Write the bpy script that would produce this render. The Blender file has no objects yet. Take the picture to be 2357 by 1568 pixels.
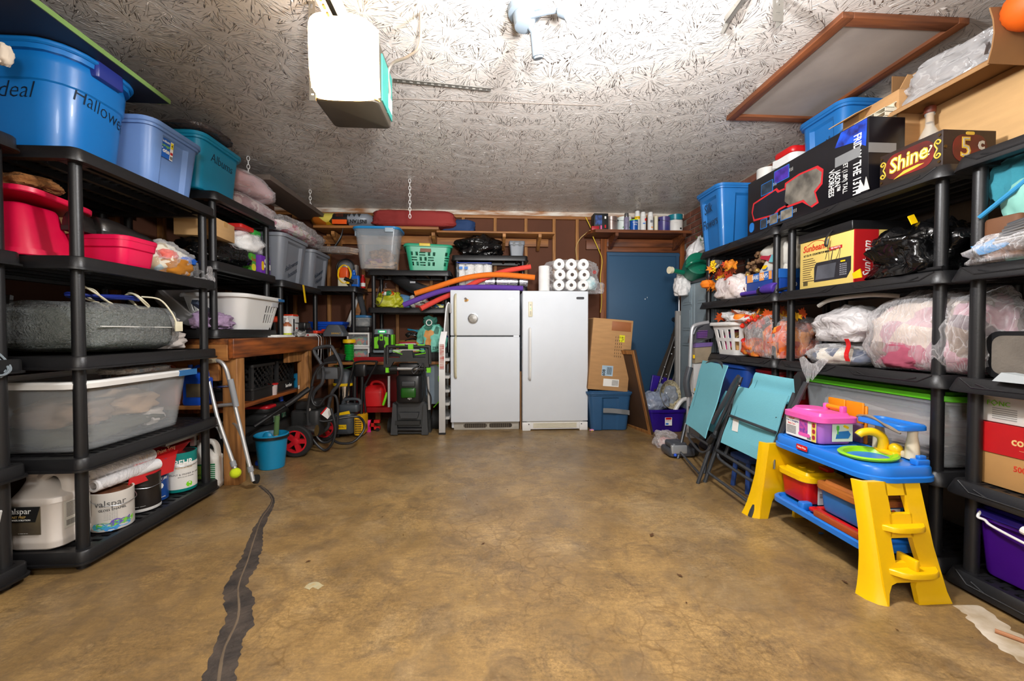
import bpy, bmesh, math, random
from mathutils import Vector, Matrix, Euler, noise
R=random.Random(7)
SC=bpy.context.scene; COL=SC.collection
# ---------------- camera, light, exposure ----------------
FPX=935.;CX=1178.5;CY=784.;YAW=math.radians(3.5);PIT=math.radians(-1.17);EYE=1.06
cd=bpy.data.cameras.new('camera'); cam=bpy.data.objects.new('camera',cd); COL.objects.link(cam)
cd.sensor_width=36; cd.lens=FPX/2357*36; cd.clip_start=.02
cam.location=(0,0,EYE); cam.rotation_euler=(math.radians(90)+PIT,0,-YAW); SC.camera=cam
SC.view_settings.view_transform='Standard'; SC.view_settings.look='None'; SC.view_settings.gamma=1
SC.view_settings.use_curve_mapping=False; SC.view_settings.exposure=0.2
w=bpy.data.worlds.new('world'); SC.world=w; w.use_nodes=True
w.node_tree.nodes['Background'].inputs[0].default_value=(.9,.95,1,1); w.node_tree.nodes['Background'].inputs[1].default_value=.3
def lamp(name,typ,loc,power,color=(1,1,1),size=.1,rot=None,**k):
    l=bpy.data.lights.new(name,typ); l.energy=power; l.color=color
    if typ=='AREA': l.size=size; l.shape='RECTANGLE'; l.size_y=k.get('sy',size)
    else: l.shadow_soft_size=size
    o=bpy.data.objects.new(name,l); COL.objects.link(o); o.location=loc
    if rot: o.rotation_euler=rot
    return o
lamp('flood_bulb','POINT',(.40,1.38,2.22),135,(.98,.985,1),.09)
lamp('added_fill_lamp','POINT',(-.1,-.75,1.95),105,(1,.985,.96),.28)  # added fill behind the camera to lift the brightness, no fixture of the garage
sp=lamp('added_bounce_spot','SPOT',(.22,.12,1.5),430,(1,.99,.975),.12)  # added unseen spot aimed up to brighten the ceiling and the room by bounce
sp.data.spot_size=math.radians(88); sp.data.spot_blend=1; sp.rotation_euler=(Vector((.42,1.9,2.55))-Vector((.22,.12,1.5))).to_track_quat('-Z','Y').to_euler()
def A(px,py,X=None,Y=None,Z=None):
    "world point of a spot in the photograph on a plane of known X, Y or Z"
    x=(px-CX)/FPX;y=1.;z=-(py-CY)/FPX
    c,s=math.cos(PIT),math.sin(PIT); y,z=y*c-z*s,y*s+z*c
    c,s=math.cos(-YAW),math.sin(-YAW); x,y=x*c-y*s,x*s+y*c
    t=X/x if X is not None else Y/y if Y is not None else (Z-EYE)/z
    return Vector((x*t,y*t,EYE+z*t))
# ---------------- materials ----------------
def lin(h):
    if not isinstance(h,str): return tuple(h)
    v=[int(h[i:i+2],16)/255 for i in (0,2,4)]
    return tuple(c/12.92 if c<=.04045 else ((c+.055)/1.055)**2.4 for c in v)
MATS={}
def base(name):
    m=bpy.data.materials.new(name); m.use_nodes=True; nt=m.node_tree
    return m,nt,nt.nodes['Principled BSDF']
def nd(nt,t,**k):
    n=nt.nodes.new(t)
    for a,b in k.items():
        if a.startswith('i_'): n.inputs[a[2:]].default_value=b
        elif a.startswith('n_'): n.inputs[int(a[2:])].default_value=b
        else: setattr(n,a,b)
    return n
def mat(name,col,rough=.45,metal=0,var=.12,vs=6,bump=0,bs=60,coat=0,stretch=None,col2=None,emit=0,spec=.5,tr=0,bd=.004,sheen=0):
    "principled with a little noise in colour and relief; tr>0 lets that share of light through"
    if name in MATS: return MATS[name]
    m,nt,p=base(name); L=nt.links
    c=lin(col); c2=lin(col2) if col2 else tuple(min(1,x*(1-var)) for x in c)
    tc=nd(nt,'ShaderNodeTexCoord'); mp=nd(nt,'ShaderNodeMapping')
    if stretch: mp.inputs['Scale'].default_value=stretch
    L.new(tc.outputs['Object'],mp.inputs[0])
    if var>0 or col2:
        n=nd(nt,'ShaderNodeTexNoise',i_Scale=vs,i_Detail=4); L.new(mp.outputs[0],n.inputs['Vector'])
        r=nd(nt,'ShaderNodeValToRGB'); r.color_ramp.elements[0].position=.35; r.color_ramp.elements[1].position=.65
        r.color_ramp.elements[0].color=(*c2,1); r.color_ramp.elements[1].color=(*c,1)
        L.new(n.outputs[0],r.inputs[0]); L.new(r.outputs[0],p.inputs['Base Color'])
    else: p.inputs['Base Color'].default_value=(*c,1)
    p.inputs['Roughness'].default_value=rough; p.inputs['Metallic'].default_value=metal
    p.inputs['Coat Weight'].default_value=coat; p.inputs['Specular IOR Level'].default_value=spec
    if sheen: p.inputs['Sheen Weight'].default_value=sheen
    if emit: p.inputs['Emission Color'].default_value=(*c,1); p.inputs['Emission Strength'].default_value=emit
    if bump:
        n2=nd(nt,'ShaderNodeTexNoise',i_Scale=bs,i_Detail=5); L.new(mp.outputs[0],n2.inputs['Vector'])
        b=nd(nt,'ShaderNodeBump',i_Strength=bump,i_Distance=bd); L.new(n2.outputs[0],b.inputs['Height']); L.new(b.outputs[0],p.inputs['Normal'])
    if tr:
        t=nd(nt,'ShaderNodeBsdfTransparent'); x=nd(nt,'ShaderNodeMixShader',n_0=tr)
        L.new(p.outputs[0],x.inputs[1]); L.new(t.outputs[0],x.inputs[2]); L.new(x.outputs[0],nt.nodes['Material Output'].inputs[0])
    MATS[name]=m; return m
def film(name,col='ffffff',tr=.6,rough=.12,bump=1.,bs=14,stretch=(1,1,1)):
    "crinkled plastic film: see-through face on, bright on the creases"
    if name in MATS: return MATS[name]
    m,nt,p=base(name); L=nt.links
    p.inputs['Base Color'].default_value=(*lin(col),1); p.inputs['Roughness'].default_value=rough
    tc=nd(nt,'ShaderNodeTexCoord'); mp=nd(nt,'ShaderNodeMapping'); mp.inputs['Scale'].default_value=stretch; L.new(tc.outputs['Object'],mp.inputs[0])
    n=nd(nt,'ShaderNodeTexNoise',i_Scale=bs,i_Detail=2.5,i_Roughness=.5,i_Distortion=.5); L.new(mp.outputs[0],n.inputs['Vector'])
    ab=nd(nt,'ShaderNodeMath',operation='SUBTRACT',n_1=.5); L.new(n.outputs[0],ab.inputs[0])
    a2=nd(nt,'ShaderNodeMath',operation='ABSOLUTE'); L.new(ab.outputs[0],a2.inputs[0])
    b=nd(nt,'ShaderNodeBump',i_Strength=bump,i_Distance=.03); L.new(a2.outputs[0],b.inputs['Height']); L.new(b.outputs[0],p.inputs['Normal'])
    if tr:
        lw=nd(nt,'ShaderNodeLayerWeight',i_Blend=.35); L.new(b.outputs[0],lw.inputs['Normal'])
        r=nd(nt,'ShaderNodeMapRange',n_1=0.,n_2=1.,n_3=tr,n_4=tr*.45); L.new(lw.outputs['Facing'],r.inputs[0])
        cr=nd(nt,'ShaderNodeMapRange',n_1=0.,n_2=.03,n_3=-.22,n_4=0.); L.new(a2.outputs[0],cr.inputs[0])
        ad=nd(nt,'ShaderNodeMath',operation='ADD',use_clamp=True); L.new(r.outputs[0],ad.inputs[0]); L.new(cr.outputs[0],ad.inputs[1])
        t=nd(nt,'ShaderNodeBsdfTransparent'); x=nd(nt,'ShaderNodeMixShader')
        L.new(ad.outputs[0],x.inputs[0]); L.new(p.outputs[0],x.inputs[1]); L.new(t.outputs[0],x.inputs[2]); L.new(x.outputs[0],nt.nodes['Material Output'].inputs[0])
    MATS[name]=m; return m
def wood(name,c1,c2,axis='X',rough=.6,sc=1.):
    s={'X':(1.2,14,14),'Y':(14,1.2,14),'Z':(14,14,1.2)}[axis]
    return mat(name,c1,rough,var=1,col2=c2,vs=2.2*sc,stretch=s,bump=.25,bs=6)
def cells(name,c1,c2,scale=12,rough=.5,stretch=(1,1,1),rand=1.,metal=0):
    "patchwork of cells in several hues between two colours (printed cloth, mixed paper)"
    if name in MATS: return MATS[name]
    m,nt,p=base(name); L=nt.links
    tc=nd(nt,'ShaderNodeTexCoord'); mp=nd(nt,'ShaderNodeMapping'); mp.inputs['Scale'].default_value=stretch; L.new(tc.outputs['Object'],mp.inputs[0])
    v=nd(nt,'ShaderNodeTexVoronoi',i_Scale=scale,i_Randomness=rand); L.new(mp.outputs[0],v.inputs['Vector'])
    s=nd(nt,'ShaderNodeSeparateColor'); L.new(v.outputs['Color'],s.inputs[0])
    r=nd(nt,'ShaderNodeValToRGB'); cs=[c1]+(c2 if isinstance(c2,list) else [c2])
    r.color_ramp.interpolation='CONSTANT'
    while len(r.color_ramp.elements)<len(cs): r.color_ramp.elements.new(.5)
    for i,c in enumerate(cs): r.color_ramp.elements[i].position=i/len(cs); r.color_ramp.elements[i].color=(*lin(c),1)
    L.new(s.outputs[0],r.inputs[0]); L.new(r.outputs[0],p.inputs['Base Color']); p.inputs['Roughness'].default_value=rough; p.inputs['Metallic'].default_value=metal
    n=nd(nt,'ShaderNodeTexNoise',i_Scale=25,i_Detail=4); L.new(mp.outputs[0],n.inputs['Vector'])
    b=nd(nt,'ShaderNodeBump',i_Strength=.4,i_Distance=.01); L.new(n.outputs[0],b.inputs['Height']); L.new(b.outputs[0],p.inputs['Normal'])
    MATS[name]=m; return m
# ---------------- mesh helpers ----------------
I4=Matrix.Identity(4)
def TR(x=0,y=0,z=0,rx=0,ry=0,rz=0,s=None):
    m=Matrix.Translation((x,y,z))@Euler((math.radians(rx),math.radians(ry),math.radians(rz))).to_matrix().to_4x4()
    return m@Matrix.Diagonal((*s,1)) if s else m
def frame(o,right,up):
    r=Vector(right).normalized(); n=r.cross(Vector(up)).normalized(); u=n.cross(r)
    m=Matrix((r,u,n)).transposed().to_4x4(); m.translation=Vector(o); return m
def rr(w,d,r,n=4,x=0,y=0):
    r=min(r,w/2-1e-4,d/2-1e-4); o=[]
    for i,(sx,sy) in enumerate(((1,1),(-1,1),(-1,-1),(1,-1))):
        for k in range(n+1):
            a=math.pi/2*(i+k/n); o.append((x+sx*(w/2-r)+r*math.cos(a),y+sy*(d/2-r)+r*math.sin(a)))
    return o
def smoothpath(pts,k=6,closed=False):
    P=[Vector(p) for p in pts]; n=len(P); o=[]
    for i in range(n if closed else n-1):
        a,b,c,d=(P[(i-1)%n],P[i],P[(i+1)%n],P[(i+2)%n]) if closed else (P[max(i-1,0)],P[i],P[i+1],P[min(i+2,n-1)])
        for j in range(k):
            t=j/k; o.append(.5*((2*b)+(c-a)*t+(2*a-5*b+4*c-d)*t*t+(3*b-a-3*c+d)*t**3))
    if not closed: o.append(P[-1])
    return o
class MB:
    def __init__(s): s.v=[]; s.f=[]
    def add(s,v,f,mx=None):
        b=len(s.v)
        s.v+=[tuple(mx@Vector(p)) if mx is not None else tuple(p) for p in v]
        s.f+=[tuple(i+b for i in q) for q in f]; return s
    def box(s,x0,x1,y0,y1,z0,z1,mx=None):
        v=[(x,y,z) for z in (z0,z1) for x,y in ((x0,y0),(x1,y0),(x1,y1),(x0,y1))]
        return s.add(v,[(3,2,1,0),(4,5,6,7),(0,1,5,4),(1,2,6,5),(2,3,7,6),(3,0,4,7)],mx)
    def cb(s,c,w,d,h,mx=None): return s.box(c[0]-w/2,c[0]+w/2,c[1]-d/2,c[1]+d/2,c[2]-h/2,c[2]+h/2,mx)
    def loft(s,rings,c0=True,c1=True,mx=None,close=False):
        n=len(rings[0]); v=[p for r in rings for p in r]; f=[]
        m=len(rings)
        for k in range(m if close else m-1):
            for i in range(n):
                j=(i+1)%n; a=k*n; b=((k+1)%m)*n; f.append((a+i,a+j,b+j,b+i))
        if not close:
            if c0: f.append(tuple(range(n-1,-1,-1)))
            if c1: f.append(tuple((m-1)*n+i for i in range(n)))
        return s.add(v,f,mx)
    def rb(s,x0,x1,y0,y1,z0,z1,r=.02,e=None,mx=None,n=4):
        "box with rounded uprights (r) and softened top and bottom edges (e)"
        e=min(r*.6,(z1-z0)*.3) if e is None else e; w=x1-x0;d=y1-y0;x=(x0+x1)/2;y=(y0+y1)/2
        prof=[(z0,e),(z0+e*.3,e*.3),(z0+e,0),(z1-e,0),(z1-e*.3,e*.3),(z1,e)]
        return s.loft([[(a,b,z) for a,b in rr(w-2*i,d-2*i,max(r-i,.001),n,x,y)] for z,i in prof],mx=mx)
    def cyl(s,p0,p1,r0,r1=None,n=16,caps=True,mx=None):
        p0=Vector(p0);p1=Vector(p1);r1=r0 if r1 is None else r1; t=(p1-p0).normalized()
        u=t.orthogonal().normalized(); q=t.cross(u)
        rg=[[p+(u*math.cos(2*math.pi*i/n)+q*math.sin(2*math.pi*i/n))*r for i in range(n)] for p,r in ((p0,r0),(p1,r1))]
        return s.loft(rg,caps,caps,mx)
    def tube(s,pts,r,n=8,closed=False,smooth=0,mx=None,sq=None):
        P=smoothpath(pts,smooth,closed) if smooth else [Vector(p) for p in pts]; m=len(P); rings=[]; u=None
        for i in range(m):
            a=P[(i-1)%m] if closed or i else P[0]; b=P[(i+1)%m] if closed or i<m-1 else P[m-1]
            t=b-a
            if t.length<1e-9: t=Vector((0,0,1))
            t.normalize()
            u=t.orthogonal() if u is None else u-t*u.dot(t)
            if u.length<1e-6: u=t.orthogonal()
            u.normalize(); q=t.cross(u); rad=r(i/(m-1)) if callable(r) else r
            rings.append([P[i]+(u*math.cos(2*math.pi*k/n)*rad+q*math.sin(2*math.pi*k/n)*rad*(sq or 1)) for k in range(n)])
        return s.loft(rings,not closed,not closed,mx,close=closed)
    def lathe(s,prof,n=24,mx=None,cap0=True,cap1=True,c=(0,0)):
        return s.loft([[(c[0]+r*math.cos(2*math.pi*i/n),c[1]+r*math.sin(2*math.pi*i/n),z) for i in range(n)] for r,z in prof],cap0,cap1,mx)
    def prism(s,poly,t,mx=None):
        "2-D outline in xy, thickness t along z"
        n=len(poly); v=[(x,y,0) for x,y in poly]+[(x,y,t) for x,y in poly]
        return s.add(v,[tuple(range(n-1,-1,-1)),tuple(range(n,2*n))]+[(i,(i+1)%n,n+(i+1)%n,n+i) for i in range(n)],mx)
    def grid(s,fn,nu,nv,t=0.,mx=None,cu=False):
        "surface fn(u,v); t gives it a real thickness along its normal"
        P=[[Vector(fn(i/nu,j/nv)) for i in range(nu+1)] for j in range(nv+1)]
        v=[p for r in P for p in r]; W=nu+1
        f=[(j*W+i,j*W+i+1,(j+1)*W+i+1,(j+1)*W+i) for j in range(nv) for i in range(nu)]
        if t:
            o=[]
            for j in range(nv+1):
                for i in range(nu+1):
                    a=P[j][min(i+1,nu)]-P[j][max(i-1,0)]; b=P[min(j+1,nv)][i]-P[max(j-1,0)][i]; q=a.cross(b)
                    o.append(P[j][i]-(q.normalized()*t if q.length>0 else Vector((0,0,t))))
            k=len(v); v+=o; f+=[tuple(reversed([x+k for x in q])) for q in f]
            e=[i for i in range(W)]+[j*W+nu for j in range(1,nv+1)]+[nv*W+i for i in range(nu-1,-1,-1)]+[j*W for j in range(nv-1,0,-1)]
            f+=[(e[(i+1)%len(e)],e[i],e[i]+k,e[(i+1)%len(e)]+k) for i in range(len(e))]
        return s.add(v,f,mx)
    def ball(s,c,r,n=16,m=10,mx=None,sc=(1,1,1),fn=None):
        rings=[]
        for j in range(1,m):
            a=math.pi*j/m; rings.append([(math.sin(a)*math.cos(2*math.pi*i/n),math.sin(a)*math.sin(2*math.pi*i/n),-math.cos(a)) for i in range(n)])
        v=[(0,0,-1)]+[p for q in rings for p in q]+[(0,0,1)]; N=len(v)-1
        f=[(0,1+(i+1)%n,1+i) for i in range(n)]
        for k in range(m-2):
            for i in range(n): a=1+k*n; f.append((a+i,a+(i+1)%n,a+n+(i+1)%n,a+n+i))
        a=1+(m-2)*n; f+=[(a+i,a+(i+1)%n,N) for i in range(n)]
        v=[fn(Vector(p)) if fn else Vector(p) for p in v]
        return s.add([(c[0]+p[0]*r*sc[0],c[1]+p[1]*r*sc[1],c[2]+p[2]*r*sc[2]) for p in v],f,mx)
    def bag(s,w,d,h,seed=0,amp=.12,fr=2.2,pw=2.6,nu=44,nv=30,flat=.35,mx=None,fold=.05,ff=7.,tuck=0):
        "stuffed bag standing on z=0: boxy blob with lumps and creases"
        o=Vector((seed*7.3,seed*3.1,seed*1.7))
        def fn(p):
            q=Vector((abs(p.x)**(2/pw)*(1 if p.x>0 else -1),abs(p.y)**(2/pw)*(1 if p.y>0 else -1),abs(p.z)**(2/pw)*(1 if p.z>0 else -1)))
            k=(abs(q.x)**pw+abs(q.y)**pw+abs(q.z)**pw)**(1/pw); q/=k
            l=1+amp*noise.noise(q*fr+o)*1.6
            c=abs(noise.noise(q*ff*Vector((1,1,.6)).length/1.5+o*2)); l-=fold*(1-min(1,c*4))
            c=abs(noise.noise(Vector((q.x*3,q.y*3,q.z*1.2))*ff/4+o*3)); l-=fold*.8*(1-min(1,c*5))
            q=q*l
            if q.z<-flat*2: q.z=-flat*2+(q.z+flat*2)*.05
            if tuck and q.z>.55: t=(q.z-.55)/.45; q.x*=1-tuck*min(1,t); q.y*=1-tuck*min(1,t)
            return q
        b=MB(); b.ball((0,0,0),1,nu,nv,fn=fn)
        zs=[v[2] for v in b.v]; z0=min(zs); z1=max(zs)
        b.v=[(v[0]*w/2,v[1]*d/2,(v[2]-z0)/(z1-z0)*h) for v in b.v]
        return s.add(b.v,b.f,mx)
def mesh(name,b,m,ang=35):
    me=bpy.data.meshes.new(name); me.from_pydata([tuple(v) for v in b.v],[],b.f); me.validate()
    bm=bmesh.new(); bm.from_mesh(me); bmesh.ops.recalc_face_normals(bm,faces=bm.faces); bm.to_mesh(me); bm.free()
    if m: me.materials.append(m)
    me.shade_smooth(); me.set_sharp_from_angle(angle=math.radians(ang)); return me
def part(name,b,m,parent=None,label=None,ang=35,mx=None):
    o=bpy.data.objects.new(name,b if isinstance(b,bpy.types.Mesh) else mesh(name,b,m,ang)); COL.objects.link(o)
    if parent: o.parent=parent
    if mx is not None: o.matrix_local=mx
    if label: o['label']=label
    return o
def thing(name,label,cat,loc=(0,0,0),rz=0,group=None,rot=None):
    o=bpy.data.objects.new(name,None); COL.objects.link(o); o.empty_display_size=.05; o.location=loc
    o.rotation_euler=rot if rot else (0,0,math.radians(rz))
    o['label']=label; o['category']=cat
    if group: o['group']=group
    return o
def solo(name,label,cat,b,m,loc=(0,0,0),rz=0,group=None,ang=35,rot=None):
    o=part(name,b,m,ang=ang); o.location=loc; o.rotation_euler=rot if rot else (0,0,math.radians(rz)); o['label']=label; o['category']=cat
    if group: o['group']=group
    return o
def struct(name,b,m,ang=35):
    o=part(name,b,m,ang=ang); o['kind']='structure'; return o
def stuff(o): o['kind']='stuff'; return o
def text(parent,s,size,mx,m,sx=1,thin=0,shear=0,name='lettering',align='CENTER',space=1,gap=1):
    c=bpy.data.curves.new('t','FONT'); c.body=s; c.size=size; c.align_x=align; c.align_y='CENTER'; c.resolution_u=2; c.shear=shear; c.offset=thin; c.extrude=.0006
    c.space_character=space; c.space_line=gap
    o=bpy.data.objects.new('t',c); COL.objects.link(o); dg=bpy.context.evaluated_depsgraph_get(); dg.update()
    me=bpy.data.meshes.new_from_object(o.evaluated_get(dg)); bpy.data.objects.remove(o); bpy.data.curves.remove(c)
    me.name=name; me.materials.clear(); me.materials.append(m)
    p=bpy.data.objects.new(name,me); COL.objects.link(p); p.parent=parent; p.matrix_local=mx@Matrix.Diagonal((sx,1,1,1)); return p
def plate(name,parent,mx,w,h,m,t=.0012,r=0,label=None):
    "thin printed label; mx maps xy to its face"
    b=MB(); b.prism(rr(w,h,max(r,.0005),3 if r else 1),t); return part(name,b,m,parent,label,mx=mx)
def setmx(o,mx): o.matrix_local=mx; return o
def dup(root,loc=None,rz=None,label=None,group=None):
    r=root.copy(); COL.objects.link(r)
    if loc: r.location=loc
    if rz is not None: r.rotation_euler=(0,0,math.radians(rz))
    if label: r['label']=label
    if group: r['group']=group
    for ch in list(root.children):
        c=ch.copy(); COL.objects.link(c); c.parent=r
        for g in list(ch.children): d=g.copy(); COL.objects.link(d); d.parent=c
    return r
def wrap_rr(parent,s,size,w,d,r,h,taper,z,s0,m,thin=0,shear=0,sx=1,tilt=0):
    "handwriting that follows the wall of a tapered rounded tote, s0 measured from the middle of its aisle side"
    o=text(parent,s,size,I4,m,1,thin,shear)
    for v in o.data.vertices:
        u=v.co.x*sx+s0; zz=z+v.co.y+tilt*v.co.x; k=taper+(1-taper)*zz/h; W,D,r_=w*k,d*k,r*k; f=D/2-r_; a=abs(u); g=1 if u>0 else -1
        if a<=f: p=(W/2+.001,u)
        elif a<=f+r_*math.pi/2: q=(a-f)/r_; p=(W/2-r_+(r_+.001)*math.cos(q),g*(f+(r_+.001)*math.sin(q)))
        else: p=(W/2-r_-(a-f-r_*math.pi/2),g*(D/2+.001))
        v.co=(p[0],p[1],zz)
    return o
# ---------------- common materials ----------------
BLK=mat('black_shelf_plastic','18181a',.42,var=.25,vs=3,bump=.12,bs=150)
BLK2=mat('black_plastic','1a1a1c',.35,var=.2,bump=.1,bs=90)
RUB=mat('rubber','161616',.75,var=.3,bump=.3,bs=80)
WHT=mat('white_plastic','e6e5e2',.35,var=.04)
OFFW=mat('cream_plastic','ddd5b8',.4,var=.08)
CARD=mat('cardboard','b98d5d',.85,var=.14,vs=5,bump=.12,bs=30,stretch=(1,1,6))
CARD2=mat('cardboard_dark','8e673f',.85,var=.16,vs=5,bump=.12,bs=30)
CARD3=mat('cardboard_pale','c9a06c',.85,var=.1,vs=4,bump=.12,bs=30,stretch=(1,1,6))
STEEL=mat('steel','b9bbbf',.28,1,var=.1)
ALU=mat('aluminium','c3c3c2',.42,.65,var=.12,vs=3)
CHROME=mat('chrome','d7d8da',.12,1,var=.05)
DGREY=mat('dark_grey_metal','45474b',.4,.3,var=.15)
PAPER=mat('paper','ecebe6',.7,var=.04)
INK=mat('black_ink','151515',.6,var=0)
RED=mat('red_plastic','c61a1c',.35,var=.1)
YEL=mat('yellow_plastic','f2c40c',.35,var=.06)
BLUE=mat('blue_plastic','1f6fb8',.38,var=.1,bump=.05)
GREEN=mat('lime_plastic','77d21c',.4,var=.08)
CLEAR=mat('clear_plastic','dfe6ea',.16,var=.03,tr=.84,bump=.05,bs=30)
FILM=film('clear_film','f2f2f4',.94,.08,.9,9)
FILMC=film('cover_film','f6eef0',.95,.1,.5,5)
FILMW=film('clear_film_creased','f2eff0',.9,.1,1.,9,(1,3,1))
BBAG=film('black_bag_film','0b0b0c',0,.2,.8,13)
WBAG=film('white_bag_film','e9e7e6',.12,.32,.7,14)
TAN=wood('bench_wood','8f5526','5a2f14','Y',.55)
PINE=wood('pine_wood','b07a42','7c5026','Z',.6)
PINEX=wood('pine_wood_x','a56d35','7a4a20','X',.6)
WOODD=wood('dark_stained_wood','7a4320','4a250f','X',.5)
# ---------------- floor, ceiling, walls ----------------
XL,XR,YB,YF,ZC=-2.52,2.49,5.06,-1.6,2.55
def floor_mat():
    m,nt,p=base('stained_concrete'); L=nt.links
    tc=nd(nt,'ShaderNodeTexCoord'); O=tc.outputs['Object']
    def noise_(s,d=6,r=.6,dist=0,st=None):
        n=nd(nt,'ShaderNodeTexNoise',i_Scale=s,i_Detail=d,i_Roughness=r,i_Distortion=dist)
        if st:
            q=nd(nt,'ShaderNodeMapping'); q.inputs['Scale'].default_value=st; q.inputs['Rotation'].default_value=(0,0,.6); L.new(O,q.inputs[0]); L.new(q.outputs[0],n.inputs['Vector'])
        else: L.new(O,n.inputs['Vector'])
        return n.outputs[0]
    def ramp(src,a,b,ca,cb):
        r=nd(nt,'ShaderNodeValToRGB'); e=r.color_ramp.elements; e[0].position=a;e[1].position=b;e[0].color=(*lin(ca),1);e[1].color=(*lin(cb),1)
        L.new(src,r.inputs[0]); return r.outputs[0]
    def mix(f,a,b,t='MIX'):
        x=nd(nt,'ShaderNodeMix',data_type='RGBA',blend_type=t)
        if isinstance(f,float): x.inputs[0].default_value=f
        else: L.new(f,x.inputs[0])
        L.new(a,x.inputs[6]); L.new(b,x.inputs[7]); return x.outputs[2]
    c=ramp(noise_(2.2,9,.66,.4),.36,.64,'84683f','b08e59')
    c=mix(ramp(noise_(6.5,9,.72,.8),.45,.62,'000000','e8e8e8'),c,ramp(noise_(19,5),.3,.7,'66523a','80694a'))
    c=mix(ramp(noise_(1.4,8,.7,.5),.52,.66,'000000','9a9a9a'),c,ramp(noise_(26,6),.3,.7,'c2a67a','d4bd94'))
    c=mix(ramp(noise_(13,10,.78,.6,(1,4,1)),.47,.68,'000000','c0c0c0'),c,ramp(noise_(50,3),.3,.7,'50402c','6e583c'))
    c=mix(ramp(noise_(70,8,.85),.36,.6,'d0d0d0','000000'),c,ramp(noise_(3,2),.4,.6,'4a3a28','745e40'))
    c=mix(ramp(noise_(34,6,.8,1.),.6,.72,'000000','808080'),c,ramp(noise_(3,2),.4,.6,'c6aa78','d6c098'))
    v=nd(nt,'ShaderNodeTexVoronoi',feature='DISTANCE_TO_EDGE',i_Scale=9); 
    wv=nd(nt,'ShaderNodeVectorMath',operation='ADD'); n3=nd(nt,'ShaderNodeTexNoise',i_Scale=3,i_Detail=4); L.new(O,n3.inputs['Vector'])
    sc=nd(nt,'ShaderNodeVectorMath',operation='SCALE'); sc.inputs['Scale'].default_value=.35; L.new(n3.outputs['Color'],sc.inputs[0]); L.new(O,wv.inputs[0]); L.new(sc.outputs[0],wv.inputs[1]); L.new(wv.outputs[0],v.inputs['Vector'])
    vm=nd(nt,'ShaderNodeMath',operation='MULTIPLY'); L.new(ramp(v.outputs['Distance'],.0,.06,'ffffff','000000'),vm.inputs[0]); L.new(ramp(noise_(.8,4),.46,.58,'000000','c0c0c0'),vm.inputs[1])
    c=mix(vm.outputs[0],c,ramp(noise_(5),.4,.6,'58401f','6b5030'))
    L.new(c,p.inputs['Base Color'])
    r=nd(nt,'ShaderNodeMapRange',n_1=.3,n_2=.7,n_3=.24,n_4=.52); L.new(noise_(3.3,7,.7,.5),r.inputs[0]); L.new(r.outputs[0],p.inputs['Roughness'])
    b=nd(nt,'ShaderNodeBump',i_Strength=.25,i_Distance=.004); L.new(noise_(14,9,.7),b.inputs['Height']); L.new(b.outputs[0],p.inputs['Normal'])
    return m
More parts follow.
